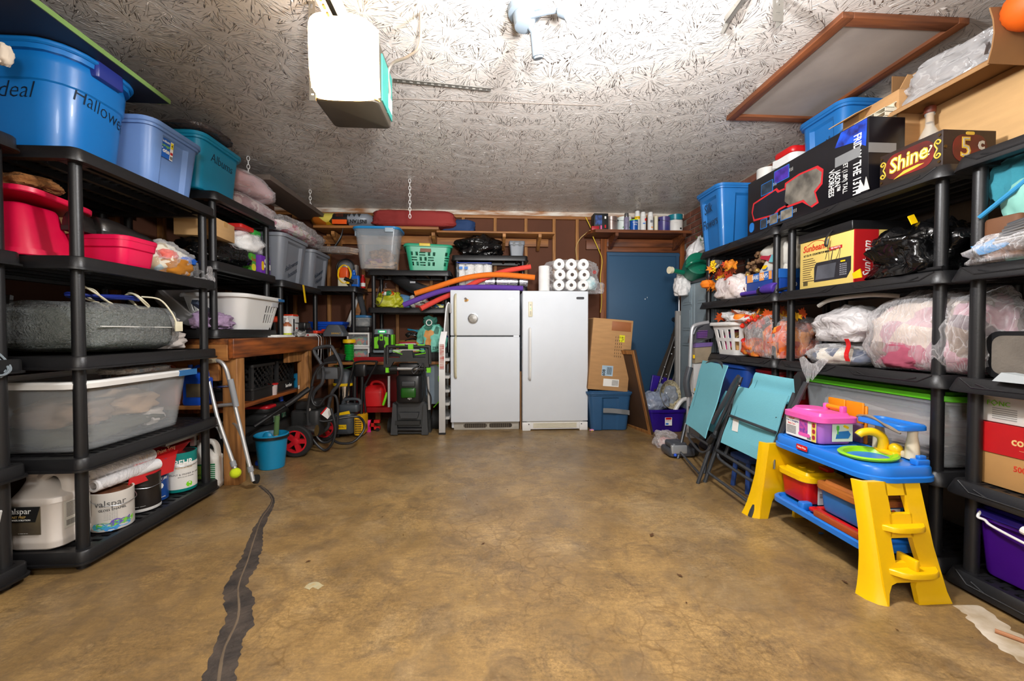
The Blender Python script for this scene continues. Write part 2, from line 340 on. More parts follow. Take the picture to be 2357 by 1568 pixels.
def ceiling_mat():
    m,nt,p=base('stomped_plaster'); L=nt.links
    tc=nd(nt,'ShaderNodeTexCoord'); fl=nd(nt,'ShaderNodeVectorMath',operation='MULTIPLY'); fl.inputs[1].default_value=(1,1,0); L.new(tc.outputs['Object'],fl.inputs[0]); O=fl.outputs[0]
    hs=[]
    for off,S in (((0,0,0),4.4),((.61,.37,0),5.2)):
        a=nd(nt,'ShaderNodeVectorMath',operation='ADD'); a.inputs[1].default_value=off; L.new(O,a.inputs[0])
        v=nd(nt,'ShaderNodeTexVoronoi',i_Scale=S,i_Randomness=.8,voronoi_dimensions='2D'); L.new(a.outputs[0],v.inputs['Vector'])
        d=nd(nt,'ShaderNodeVectorMath',operation='SUBTRACT'); L.new(a.outputs[0],d.inputs[0]); L.new(v.outputs['Position'],d.inputs[1])
        nm=nd(nt,'ShaderNodeVectorMath',operation='NORMALIZE'); L.new(d.outputs[0],nm.inputs[0])
        s1=nd(nt,'ShaderNodeVectorMath',operation='SCALE'); s1.inputs['Scale'].default_value=5.2; L.new(nm.outputs[0],s1.inputs[0])
        s2=nd(nt,'ShaderNodeVectorMath',operation='SCALE'); s2.inputs['Scale'].default_value=9; L.new(v.outputs['Color'],s2.inputs[0])
        s3=nd(nt,'ShaderNodeVectorMath',operation='SCALE'); s3.inputs['Scale'].default_value=5; L.new(d.outputs[0],s3.inputs[0])
        u=nd(nt,'ShaderNodeVectorMath',operation='ADD'); L.new(s1.outputs[0],u.inputs[0]); L.new(s2.outputs[0],u.inputs[1])
        u2=nd(nt,'ShaderNodeVectorMath',operation='ADD'); L.new(u.outputs[0],u2.inputs[0]); L.new(s3.outputs[0],u2.inputs[1])
        n=nd(nt,'ShaderNodeTexNoise',i_Scale=1.5,i_Detail=1.5); L.new(u2.outputs[0],n.inputs['Vector'])
        r=nd(nt,'ShaderNodeMapRange',interpolation_type='SMOOTHSTEP',n_1=.555,n_2=.63,n_3=0,n_4=1); L.new(n.outputs[0],r.inputs[0])
        k=nd(nt,'ShaderNodeMapRange',interpolation_type='SMOOTHSTEP',n_1=.12,n_2=.26,n_3=0,n_4=1); L.new(v.outputs['Distance'],k.inputs[0])
        q=nd(nt,'ShaderNodeMath',operation='MULTIPLY'); L.new(r.outputs[0],q.inputs[0]); L.new(k.outputs[0],q.inputs[1]); hs.append(q.outputs[0])
    mx=nd(nt,'ShaderNodeMath',operation='MAXIMUM'); L.new(hs[0],mx.inputs[0]); L.new(hs[1],mx.inputs[1])
    n=nd(nt,'ShaderNodeTexNoise',i_Scale=60,i_Detail=3); L.new(O,n.inputs['Vector'])
    ad=nd(nt,'ShaderNodeMath',operation='MULTIPLY_ADD',n_1=.12); L.new(n.outputs[0],ad.inputs[0]); L.new(mx.outputs[0],ad.inputs[2])
    b=nd(nt,'ShaderNodeBump',i_Strength=1.,i_Distance=.014); L.new(ad.outputs[0],b.inputs['Height']); L.new(b.outputs[0],p.inputs['Normal'])
    p.inputs['Base Color'].default_value=(*lin('c8c1bb'),1); p.inputs['Roughness'].default_value=.3
    return m
FIBER=mat('brown_fibreboard','5d3520',.85,var=.18,vs=2,bump=.2,bs=60)
FLOOR=struct('floor',MB().box(XL-.1,XR+.1,YF,YB+.1,-.1,0),floor_mat())
CEIL=struct('ceiling',MB().box(XL-.1,XR+.1,YF,YB+.1,ZC,ZC+.08),ceiling_mat())
part('panel_seam',MB().box(-.75,.75,2.66,2.666,ZC-.002,ZC+.001),mat('seam_shadow','8d8178',.8),CEIL)
WB=struct('wall_back',MB().box(XL-.1,XR+.1,YB,YB+.1,0,ZC),FIBER)
WL=struct('wall_left',MB().box(XL-.1,XL,YF,YB,0,ZC),FIBER)
WF=struct('wall_front',MB().box(XL-.1,XR+.1,YF-.1,YF,0,ZC),mat('painted_garage_door','d8d4cc',.6))
MORT=mat('mortar','8c8074',.9,bump=.3)
WR=struct('wall_right',MB().box(XR,XR+.1,YF,YB,0,ZC),MORT)
me=mesh('brick',MB().rb(-.011,0,-.098,.098,0,.062,.004),mat('red_brick','8a5340',.85,var=.35,col2='6a4234',vs=9,bump=.5,bs=50))
for k in range(15):
    for i in range(11):
        z=1.42+k*.075
        y=YB-.11-i*.208-(.104 if k%2 else 0)
        if y>3.0 and z<2.49: o=part('brick',me,None,WR); o.location=(XR,y,z); o.rotation_euler=(R.uniform(-.01,.01),0,0)
# studs, blocking and plates of the back wall
st=mesh('stud',MB().rb(-.019,.019,-.045,0,0,2.42,.004),PINE)
for x in (-2.3,-1.9,-1.49,-1.09,-.68,-.29,.10,.48,.83,1.12): o=part('stud',st,None,WB); o.location=(x,YB,.04)
pl=mat('peeling_painted_wood','d9d2c6',.75,var=1,col2='9c6a40',vs=7,stretch=(.6,1,3),bump=.3,bs=30)
part('top_plate',MB().rb(XL,XR-.01,YB-.048,YB,ZC-.052,ZC,.004),pl,WB)
part('second_plate',MB().rb(XL,1.32,YB-.046,YB,ZC-.09,ZC-.054,.004),PINEX,WB)
for x0,x1,z in ((-1.07,-.70,2.19),(-.66,-.31,2.19),(-1.47,-1.11,1.55),(-1.07,-.7,1.62),(-.27,.08,2.19)): part('blocking',MB().rb(x0,x1,YB-.044,YB,z,z+.038,.003),PINEX,WB)
sl=mesh('stud',MB().rb(0,.045,-.019,.019,0,2.42,.004),PINE)
for y in (2.9,3.3,3.7,4.1,4.5,4.9): o=part('stud',sl,None,WL); o.location=(XL,y,.04)
# ---------------- door in the back wall ----------------
dx0,dx1,dz=1.485,2.425,2.06
D=struct('door_1',MB().rb(dx0+.005,dx1-.005,YB-.05,YB-.012,.01,dz,.004),mat('blue_door_paint','2f5575',.5,var=.12,vs=1.5,bump=.1,bs=40))
BP=mat('blue_stop_paint','2c4f6e',.5)
part('door_stop',MB().box(dx0+.005,dx1-.005,YB-.066,YB-.05,dz-.045,dz-.012).box(dx0+.008,dx0+.03,YB-.066,YB-.05,.01,dz-.045).box(dx1-.05,dx1-.012,YB-.066,YB-.05,.01,dz-.045),BP,D)
part('lockset',MB().cyl((dx1-.07,YB-.11,1.22),(dx1-.07,YB-.05,1.22),.028).cyl((dx1-.07,YB-.075,1.02),(dx1-.07,YB-.05,1.02),.03).cyl((dx1-.07,YB-.11,1.02),(dx1-.07,YB-.075,1.02),.025),BLK2,D)
part('paint_chip',MB().box(1.98,1.99,YB-.0508,YB-.05,1.47,1.485).box(2.01,2.016,YB-.0508,YB-.05,1.49,1.505),PAPER,D)
DW=wood('door_casing_wood','8c4d22','66350f','Z',.5)
T=struct('trim_1',MB().rb(dx0-.075,dx0,YB-.07,YB,0,dz+.16,.004),DW)
struct('trim_2',MB().rb(dx1,dx1+.055,YB-.07,YB,0,dz+.16,.004),DW)
struct('trim_3',MB().rb(dx0,dx1,YB-.07,YB-.02,dz+.065,dz+.16,.004).rb(dx0,dx1,YB-.05,YB-.004,dz+.004,dz+.065,.003),WOODD)
# ---------------- floor crack and paint patches ----------------
def flat_strip(pts,wd,seed):
    b=MB(); n=len(pts); rr_=random.Random(seed); P=smoothpath([(*p,0) for p in pts],16); m=len(P)
    W=[wd(i/(m-1)) for i in range(m)]
    v=[];f=[]
    for i,p in enumerate(P):
        t=(P[min(i+1,m-1)]-P[max(i-1,0)]).normalized(); q=Vector((-t.y,t.x,0))
        for s in (-1,-.5,0,.5,1):
            e=p+q*s*W[i]*(1+(.38*noise.noise(p*9+Vector((s*9,seed,0)))+.3*noise.noise(p*38+Vector((s*9,seed,0))) if abs(s)==1 else 0)); v.append((e.x,e.y,.0012 if abs(s)<1 else .0004))
    for i in range(m-1):
        for j in range(4): a=i*5+j; f.append((a,a+1,a+6,a+5))
    return b.add(v,f)
cpx=[(598,1118),(628,1150),(605,1195),(588,1235),(575,1290),(545,1350),(552,1420),(520,1500),(490,1600)]
cp=[A(x,y,Z=0).xy for x,y in cpx]
part('crack_patch',flat_strip(cp,lambda t:.010+.034*min(1,max(0,(t-.1)*2.2)),3),mat('dark_tar','26211e',.8,var=.8,col2='4a3f36',vs=9,bump=.8,bs=40,bd=.01),FLOOR)
part('crack',flat_strip([p+Vector((R.uniform(-.008,.008),R.uniform(-.01,.01))) for p in cp],lambda t:.002+.0025*t,5),mat('crack_dust','6e5d49',.9,var=.3,bump=.6),FLOOR,mx=TR(0,0,.0012))
pp=[A(x,y,Z=0).xy for x,y in ((2190,1395),(2230,1420),(2270,1455),(2330,1500),(2420,1560))]
part('paint_patch',flat_strip([p+Vector((.05,.0)) for p in pp],lambda t:.05+.03*t,8),mat('worn_white_paint','d2c6b4',.7,var=1,col2='a08c6c',vs=8,bump=.3),FLOOR)
part('paint_scuff',flat_strip([A(x,y,Z=0).xy for x,y in ((706,1356),(722,1346),(740,1352))],lambda t:.018,9),mat('pale_scuff','a6a384',.8,var=1,col2='b09a6c',vs=40),FLOOR)
# ---------------- shelf units ----------------
def tier_mesh(w,d,lip,chev,rr_=.04):
    "w along x, d along y, top deck at z=0"
    b=MB(); h=.058
    if chev: prof=[(-h,.012),(-h+.006,.013),(-.006,-.006),(0,-.012)]
    else: prof=[(-h,.009),(-h+.009,.009),(-h+.0105,0),(-.006,-.001),(0,-.006)]
    inner=[(0,-.03),(-.02,-.032),(-h,-.026)]
    b.loft([[(x,y,z) for x,y in rr(w+2*i,d+2*i,max(rr_+i,.012),5)] for z,i in prof+inner],close=True)
    ny=max(6,int(d/.048))
    for k in range(ny):
        y=-d/2+.03+(k+.5)*(d-.06)/ny; b.box(-w/2+.02,w/2-.02,y-.012,y+.012,-.016,-.004)
    for k in range(5):
        x=-w/2+.03+(k+.5)*(w-.06)/5; b.box(x-.012,x+.012,-d/2+.02,d/2-.02,-.045,-.006)
    for sx in (-1,1):
        for sy in (-1,1): b.cb((sx*(w/2-.055),sy*(d/2-.055),-.03),.075,.075,.058)
    if chev:
        for side in (-1,1):
            X=side*(w/2+.004)
            for c in ([-.25,.25] if d>.6 else [0]):
                for u0,k0,g in ((.19*d,.05,0),(.13*d,.03,.016)):
                    P=[(-u0-.02,-.004-g),(-u0+.03,-.036),(u0-.03,-.036),(u0+.02,-.004-g)]
                    if g: P=P
                    b.tube([(side*(w/2-.0055+.019*(-.006-z)/(h-.012)),c*d+y,z) for y,z in P],.0036,6)
    return b
def shelf_unit(label,x0,x1,y0,y1,tiers,chev=False,pr=.023,foot=True,px=.055,zb=0.,group='black plastic shelf units'):
    cx,cy=(x0+x1)/2,(y0+y1)/2; w,d=x1-x0,y1-y0
    t=thing('shelf_unit',label,'shelf unit',(cx,cy,zb),group=group)
    me=mesh('shelf_tier',tier_mesh(w,d,1,chev),BLK,40)
    tz=[z-zb for z in tiers]
    for z in tz: part('shelf_tier',me,None,t,mx=TR(0,0,z+.028))
    tz=sorted(tz); cache={}
    for a,b_ in zip([0]+tz,tz):
        z0=a+.025 if a else 0.; z1=b_-.028
        if z1-z0<.005: continue
        L=round(z1-z0,3)
        if L not in cache: cache[L]=mesh('post',MB().cyl((0,0,0),(0,0,L),pr*1.03,pr*.97,18),BLK,40)
        for sx in (-1,1):
            for sy in (-1,1): part('post' if a else 'foot',cache[L],None,t,mx=TR(sx*(w/2-px),sy*(d/2-px),z0))
    return t
LT=[1.84,1.365,.92,.48,.062]
shelf_unit('black plastic shelf unit at the left edge, cut by the frame',-2.49,-1.94,.9,1.840,LT)
shelf_unit('black five-tier shelf unit holding the clear bin and paint cans',-2.48,-1.768,1.876,2.79,[1.835,1.365,.925,.475,.063])
shelf_unit('black shelf unit on the workbench under the teal albums tote',-2.46,-1.80,2.83,3.62,[1.975,1.51,1.05],zb=1.017,px=.06)
shelf_unit('low black shelf on the workbench carrying two grey totes',-2.46,-1.77,3.66,4.50,[1.49],zb=1.017)
shelf_unit('short black shelf in the far left corner with oil bottles',-2.4,-1.42,4.54,4.98,[1.535],zb=1.017)
RT=[1.755,1.30,.845,.42,.045]
shelf_unit('black shelf unit behind the folded turquoise chairs',1.945,2.42,2.648,3.62,RT,True)
shelf_unit('black shelf unit behind the toy kitchen, holding the microwave box',1.945,2.42,1.627,2.618,RT,True)
shelf_unit('black shelf unit at the right edge holding copy paper boxes',1.945,2.42,.62,1.598,RT,True)
# ---------------- fridge and freezer ----------------
FW=mat('fridge_enamel','dde2e8',.55,var=.02,spec=.35)
SEAL=mat('grey_seal','6d6f70',.6)
YELW=mat('yellowed_handle','d8d0ae',.4,var=.1,vs=3)
t=thing('refrigerator','white fridge with small freezer door on top and yellowed handles','refrigerator',(-.02,4.36,0)); w=.372
zs=A(1100,774,Y=4.36).z; zt=A(1100,668,Y=4.36).z
part('cabinet',MB().rb(-w+.005,w-.005,.055,.66,.02,zt-.012,.012),FW,t)
part('door_seal',MB().box(-w+.015,w-.015,.043,.058,.09,zt-.02),SEAL,t)
dl=part('door',MB().rb(-w,w,0,.045,.092,zs-.007,.012,.006),FW,t)
du=part('door',MB().rb(-w,w,0,.045,zs+.007,zt,.012,.006),FW,t)
def bow(z0,z1,x,dep,r,m,p,sq=1.6):
    part('handle',MB().tube([(x,.004,z0),(x,-dep*.8,z0+.03),(x,-dep,(z0+z1)/2),(x,-dep*.8,z1-.03),(x,.004,z1)],r,8,smooth=6,sq=sq),m,p)
bow(zs-.44,zs-.012,-w+.055,.045,.012,YELW,dl); bow(zs+.012,zs+.44,-w+.055,.045,.012,YELW,du)
part('hinge',MB().box(w-.07,w-.01,-.004,.03,zs-.006,zs+.006),STEEL,t)
GR=part('grille',MB().rb(-w+.03,w-.005,.05,.075,.0,.088,.006),mat('grille_grey','b8b2a6',.5,var=.2),t)
part('vent',MB().prism(rr(.25,.045,.022,6,-.11,.045),.004,TR(0,.05,0,90)).prism(rr(.25,.045,.022,6,.165,.045),.004,TR(0,.05,0,90)),mat('vent_dark','3a3128',.7),GR)
b=MB()
for i in range(24): b.box(-.225+i*.0205*1.0,-.222+i*.0205,.044,.047,.025,.066)
part('vent_fin',b,mat('vent_brass','8a7f68',.5),GR)
plate('badge',du,frame((w-.09,-.001,zt-.09),(1,0,0),(0,0,1)),.05,.009,STEEL)
for o in (t,): pass
MG=thing('magnet','round silver magnet dish on the freezer door of the fridge','magnet',A(1089,733,Y=4.355))
part('ring',MB().lathe([(.047,0),(.055,.006),(.055,.014),(.046,.016),(.042,.008),(.0,.006)],28,TR(0,0,0,90)),STEEL,MG)
part('clear_face',MB().lathe([(.042,.009),(.0,.012)],24,TR(0,0,0,90)),mat('magnet_face','9c968c',.25,var=.3,vs=30),MG)
bee=A(1073,690,Y=4.356); B=thing('bee_magnet','small bee shaped magnet above the round one on the fridge','magnet',bee)
part('body',MB().prism([(.022*math.cos(a/10*math.pi)*(1.1 if a<5 or a>15 else 1),.014*math.sin(a/10*math.pi)-.008) for a in range(20)],.004,frame((0,0,0),(1,0,.3),(0,0,1))),mat('bee_yellow','d99a1c',.5),B)
part('stripe',MB().box(-.01,-.004,-.0055,-.004,-.022,.006).box(.003,.009,-.0055,-.004,-.02,.01),INK,B)
part('wing',MB().prism(rr(.026,.016,.008,4,-.004,.016),.004,frame((0,0,0),(1,0,.4),(0,0,1))),mat('bee_wing','8c7a70',.5),B)
text(B,'Bee',.018,frame((.0,-.006,.012),(1,0,-.3),(0,0,1)),INK)
t=thing('upright_freezer','tall white upright freezer with a long white bar handle','freezer',(.7315,4.315,0)); w=.356; zt=A(1280,670,Y=4.315).z
part('cabinet',MB().rb(-w+.004,w-.004,.06,.68,.02,zt-.006,.012),FW,t)
part('door_seal',MB().box(-w+.012,w-.012,.048,.062,.1,zt-.02),SEAL,t)
dd=part('door',MB().rb(-w,w,0,.05,.102,zt,.014,.008),FW,t)
bow(A(1219,872,Y=4.31).z,A(1219,757,Y=4.31).z,-w+.075,.05,.012,WHT,dd)
cp_=part('control_panel',MB().rb(-.023,.023,-.012,0,-.08,.08,.006),OFFW,dd,mx=TR(-w+.085,0,A(1219,712,Y=4.31).z))
part('indicator',MB().box(-.004,.004,-.0135,-.012,.0,.012),mat('green_indicator','35d060',.4,emit=2.),cp_)
part('button',MB().cb((0,-.013,.045),.014,.004,.006).cb((0,-.013,-.03),.014,.004,.006).cb((0,-.013,-.05),.012,.004,.005),SEAL,cp_)
bd=plate('badge',dd,frame((w-.09,-.001,zt-.075),(1,0,0),(0,0,1)),.085,.026,mat('badge_dark','55565a',.3,.8),.003,.01)
kp=part('kick_panel',MB().rb(-w,-w+.09,.01,.07,0,.09,.008).rb(w-.09,w,.01,.07,0,.09,.008).rb(-w+.05,w-.05,.025,.07,.012,.1,.006),WHT,t)
b=MB()
for i in range(4): b.box(-w+.12,w-.12,.018,.026,.03+i*.014,.036+i*.014)
part('slat',b,mat('cream_slats','d9cfae',.5),kp)
part('bolt',MB().cyl((-w+.07,.004,.07),(-w+.07,.012,.07),.006).cyl((w-.07,.004,.07),(w-.07,.012,.07),.006),INK,kp)
solo('cardboard_strip','narrow cardboard strip standing in the gap between fridge and freezer','cardboard',MB().rb(.354,.372,4.40,4.412,0,A(1197,855,Y=4.4).z,.002).box(.356,.36,4.398,4.4,.3,.5),CARD2)
# ---------------- boards high on the back wall ----------------
zb=A(1000,523,Y=4.72).z; xa=A(722,520,Y=4.72).x; xb=A(1010,520,Y=4.72).x; xc=A(1278,528,Y=4.72).x
def bracket(x,z,dep=.26,h=.15): return MB().prism([(0,0),(-dep,0),(-dep,-.035),(-.05,-h),(0,-h)],.036,Matrix(((0,0,1,x-.018),(1,0,0,YB-.046),(0,1,0,z),(0,0,0,1))))
t=thing('wall_shelf','long rough wooden board shelf under the ceiling of the back wall','shelf',(0,YB,zb),group=None)
bb=t.location
def P_(nm,b,m,lab=None): return part(nm,b,m,t,lab,mx=Matrix.Translation(-Vector(t.location)))
P_('board',MB().rb(xa,xb,4.70,YB-.046,zb-.03,zb,.004),PINEX); P_('board',MB().rb(xb-.03,xc,4.74,YB-.046,zb-.052,zb-.031,.004),PINEX)
P_('ledger',MB().rb(xa,xc-.04,YB-.075,YB-.046,zb-.15,zb-.056,.003),PINEX)
for x in (-1.75,-1.05,-.62,.2,.62): P_('bracket',bracket(x,zb-.053),PINE)
zd=A(1470,530,Y=4.72).z; x0=A(1358,530,Y=4.72).x; x1=A(1590,527,Y=4.72).x
t=thing('wall_shelf','short dark wooden shelf over the blue door holding spray cans','shelf',((x0+x1)/2,YB,zd))
P_('board',MB().prism([(x0+.06,4.70),(x1,4.70),(x1,YB-.002),(x0,YB-.048),(x0,4.80)],.034,TR(0,0,zd-.034)),WOODD)
for x in (A(1415,540,Y=4.8).x,A(1568,540,Y=4.8).x): P_('bracket',bracket(x,zd-.034,.30,.14),WOODD)
P_('ledger',MB().rb(x0+.03,x1-.01,YB-.045,YB-.002,zd-.17,zd-.06,.003),WOODD)
# ---------------- ceiling: hatch, opener, lamp, iron ----------------
HW=wood('hatch_frame_wood','7a4526','57301a','Y',.5); HX=wood('hatch_frame_wood_x','7a4526','57301a','X',.5)
t=thing('attic_hatch','attic hatch panel with brown wooden frame in the ceiling','hatch',(1.965,2.277,ZC))
part('panel',MB().box(-.27,.27,-.41,.41,-.012,-.001),mat('hatch_panel','a59a92',.7,var=.2,vs=3,bump=.2,bs=20),t)
for x in (-1,1): part('frame_board',MB().rb(x*.29-.028,x*.29+.028,-.46,.46,-.03,-.001,.004),HW,t)
for y in (-1,1): part('frame_board',MB().rb(-.262,.262,y*.432-.028,y*.432+.028,-.029,-.001,.004),HX,t)
Yo=1.88; x0=A(704,100,Y=Yo).x; x1=A(866,100,Y=Yo).x; z0=A(760,193,Y=Yo).z; z1=A(760,52,Y=Yo).z
t=thing('garage_door_opener','garage door opener hanging from the ceiling with its lamp lit','garage door opener',((x0+x1)/2,Yo,z0)); w=x1-x0; h=z1-z0
part('housing',MB().rb(-w/2+.012,w/2-.004,.05,.31,-.045,h-.02,.03,.012),mat('opener_housing','4a4338',.45,var=.15),t)
TEAL=mat('teal_decal','2f8a80',.4)
part('side_panel',MB().box(w/2-.004,w/2+.002,.1,.20,-.01,h-.06).box(w/2-.004,w/2+.002,.205,.295,-.01,h-.06),TEAL,t,'teal side panel')
part('decal',MB().box(w/2,w/2+.003,.215,.285,.02,.09),PAPER,t)
def lens(u,v):
    x=-w/2+w*u; e=1-abs(2*u-1)**4; a=v*math.pi/2*1.05
    return (x,.06-(.03+.075*e)*math.cos(a*.98)*(1-.12*v)-.02*e, h*.98-(h+.01+.03*e)*math.sin(a)**1.25)
LM,nt_,p_=base('lamp_lens_lit'); p_.inputs['Base Color'].default_value=(1,.86,.6,1); p_.inputs['Emission Color'].default_value=(1,.72,.36,1); p_.inputs['Emission Strength'].default_value=12
part('lamp_lens',MB().grid(lens,18,12,.004),LM,t,'glowing white lamp lens',60)
AM,nt_,p_=base('lamp_lens_amber'); p_.inputs['Base Color'].default_value=(.9,.5,.12,1); p_.inputs['Emission Color'].default_value=(1,.5,.1,1); p_.inputs['Emission Strength'].default_value=.9
part('lens_lip',MB().grid(lambda u,v:(-w/2+.004+(w-.008)*u,.05-.03*(1-abs(2*u-1)**4)+.04*v,-.012+.022*math.cos((2*u-1)*3.1)*(1-v)-.012*v),16,3,.004),AM,t)
part('lens_top',MB().box(-w/2+.01,w/2-.01,.0,.06,h-.03,h-.01),mat('lens_top_amber','d9a25a',.4),t)
RAIL=mat('white_rail','ece6da',.35)
part('rail',MB().rb(-.05,.05,-2.6,.16,h-.02,h-.004,.002).rb(-.012,.012,-2.6,.16,h-.02,h+.03,.002),RAIL,t)
ch=MB()
for i in range(60): ch.cb((-.028,.05-i*.042,h-.0225),.008,.02,.006)
part('chain',ch,mat('brass','b58a3a',.4,.8),t)
part('rail_bracket',MB().box(-.035,.035,.03,.05,h-.045,h+.01),mat('amber_bracket','b07422',.5),t)
GALV=mat('galvanised_iron','a6a39c',.4,.85,var=.2,vs=12)
def perforated(L,w=.03,n=12,both=True,t=.0025):
    "angle iron along x with real round-cornered holes"
    b=MB(); p=L/n
    for k in range(2 if both else 1):
        mx=I4 if k==0 else TR(0,0,0,90)
        b.box(0,L,0,w*.3,0,t,mx).box(0,L,w*.7,w,0,t,mx)
        for i in range(n+1): xx=min(max(i*p,p*.28),L-p*.28); b.box(xx-p*.28,xx+p*.28,w*.28,w*.72,.0001,t-.0001,mx)
    return b
part('strap',perforated(.62,.028,14,False),GALV,t,mx=Matrix(((0,1,0,-w/2-.0),(0,0,1,.03),(1,0,0,-.06),(0,0,0,1))),label='hanging strap')
q0=A(905,183,Z=2.54); q1=A(1130,206,Z=2.54); d=(q1-q0)
o=solo('angle_iron','perforated angle iron screwed to the ceiling beside the opener','angle iron',perforated(d.length,.034,14),GALV); o.matrix_world=frame(q0,d,(0,0,1))@TR(0,-.0,-.02)
cpts=[A(965,-60,Y=1.95),A(968,40,Y=1.95),A(965,105,Y=1.97),A(940,130,Y=2.02),A(905,145,Y=2.08),A(893,170,Y=2.1),A(897,215,Y=2.1),A(888,262,Y=2.12),A(870,250,Y=2.16)]
solo('hanging_cable','thin grey power cord looping down beside the garage door opener','cord',MB().tube(cpts,.007,8,smooth=6),mat('cord_grey','7d746c',.5))
fx=A(1207,8,Y=1.90); t=thing('flood_light','white motion sensor flood light on the ceiling','ceiling light',(fx.x,fx.y,ZC))
SG=mat('sensor_grey','636c74',.4)
part('base',MB().lathe([(.05,-.03),(.075,-.022),(.08,0)],24),SG,t); part('housing',MB().lathe([(.026,-.085),(.045,-.08),(.055,-.03)],20),SG,t)
part('arm',MB().tube([(.02,0,-.07),(.04,0,-.1),(.05,0,-.12)],.012,10),SG,t)
part('sensor_head',MB().cyl((.05,.0,-.105),(.066,.02,-.2),.024,.028,18).cyl((.066,.02,-.2),(.0675,.022,-.207),.025,.022,18),SG,t)
part('arm',MB().tube([(.0,-.02,-.05),(.1,-.1,-.08),(.16,-.14,-.1)],.012,10),SG,t)
part('bulb_holder',MB().cyl((.15,-.13,-.095),(.18,-.155,-.12),.03,.035,18),SG,t)
def rod(lab,name,p0,p1,r,m,cat): return solo(name,lab,cat,MB().tube([p0,p1],r,10),m)
rod('thin galvanised rod slanting down from the ceiling','metal_rod',A(1722,-40,Y=1.78),A(1664,75,Y=1.95),.011,GALV,'rod')
q0=A(1728,-40,Y=1.7);q1=A(1668,45,Y=1.88)
o=solo('track_channel','galvanised track channel slanting beside the thin rod','channel',MB().box(0,(q1-q0).length,-.018,.018,0,.003).box(0,(q1-q0).length,-.018,-.015,0,.02).box(0,(q1-q0).length,.015,.018,0,.02),GALV); o.matrix_world=frame(q0,q1-q0,(0,0,1))
q0=A(1797,50,Y=1.75); o=solo('hanging_angle','perforated angle iron hanging straight down from the ceiling','angle iron',perforated(.5,.045,9),GALV); o.matrix_world=Matrix(((0,-1,0,q0.x+.01),(0,0,1,q0.y),(1,0,0,q0.z),(0,0,0,1)))
# chains
def chain(lab,px,Y,n,y0):
    p=A(px,y0,Y=Y); b=MB(); L=.042
    t=thing('chain',lab,'chain',(p.x,p.y,ZC))
    me=mesh('link',MB().tube([(.011*math.cos(a),0,.021*math.sin(a)) for a in [i*math.pi/5 for i in range(10)]],.0028,6,closed=True),WHT)
    for i in range(n): part('link',me,None,t,mx=TR(0,0,-.02-i*.034,0,0,90*(i%2)+20))
    return t
ch1=A(943,412,Z=ZC); chain('white chain hanging from the ceiling in front of the red camp bag',943,ch1.y,11,412)
chain('short white chain above the pink comforter',571,3.6,5,345); chain('short white chain over the far end of the hanging plank',714,4.4,5,462)
# ---------------- workbench ----------------
XB_=-1.713; zt=1.016
t=thing('workbench','heavy brown wooden workbench along the left wall','workbench',(-2.1,3.85,0))
def P_(nm,b,m,lab=None): return part(nm,b,m,t,lab,mx=Matrix.Translation(-Vector(t.location)))
for i in range(5): P_('top_plank',MB().rb(-2.49+i*.147,-2.49+i*.147+.144,2.87,4.9,zt-.04,zt,.004),TAN)
TANY=wood('bench_apron_wood','9a5220','4a2511','Y',.45,.8)
P_('front_apron',MB().rb(XB_-.04,XB_,2.86,4.9,zt-.135,zt-.001,.006),TANY)
P_('end_apron',MB().rb(-2.49,XB_-.042,2.86,2.9,zt-.15,zt-.04,.005),PINEX)
P_('end_rail',MB().rb(-2.49,XB_-.12,2.89,2.93,zt-.29,zt-.152,.005),PINEX)
for y,x in ((2.945,XB_-.06),(4.05,XB_-.06),(4.8,XB_-.06),(2.945,-2.42),(4.8,-2.42)): P_('leg',MB().rb(x-.045,x+.055,y-.045,y+.045,0,zt-.137,.006),PINE)
P_('brace',MB().rb(XB_-.11,XB_-.06,3.75,4.0,zt-.23,zt-.137,.004),PINE)
zl=A(640,900,X=XB_-.15).z-.02
for i in range(3): P_('lower_board',MB().rb(-2.45+i*.21,-2.45+i*.21+.2,2.99,4.72,zl-.03,zl,.004),TANY)
P_('end_shelf_board',MB().rb(-2.45,XB_-.13,2.815,2.89,.545,.57,.004),PINEX)
ZLOW=zl
# board on the back-left side carrying the second shelf unit
zr=A(800,832,Y=4.55).z
t=thing('side_table','low wooden table along the back wall under the black shelf','table',(-.95,4.75,0))
P_('top',MB().rb(-1.68,-.43,4.44,5.0,zr-.03,zr,.004),PINEX)
for x in (-1.3,-.47): P_('leg',MB().rb(x-.03,x+.03,4.9,4.97,0,zr-.031,.004),PINE)
ZTAB=zr
xs0=A(846,622,Y=4.55).x; xs1=A(1037,622,Y=4.55).x
zts=[A(900,y,Y=4.55).z for y in (628,714,818)]
shelf_unit('black shelf unit left of the fridge with clear tote and green basket on top',xs0,xs1,4.53,4.97,[zts[0],zts[1],zts[2]],False,zb=ZTAB,pr=.022)
xs2=A(1040,585,Y=4.62).x; xs3=A(1213,585,Y=4.62).x
ZB2=A(1120,588,Y=4.62).z; ZB2b=A(1120,668,Y=4.66).z-.01
shelf_unit('two-tier black shelf unit standing on top of the fridge and freezer',xs2,xs3+.01,4.61,4.965,[ZB2-.028,1.548],False,zb=1.5135,pr=.022)
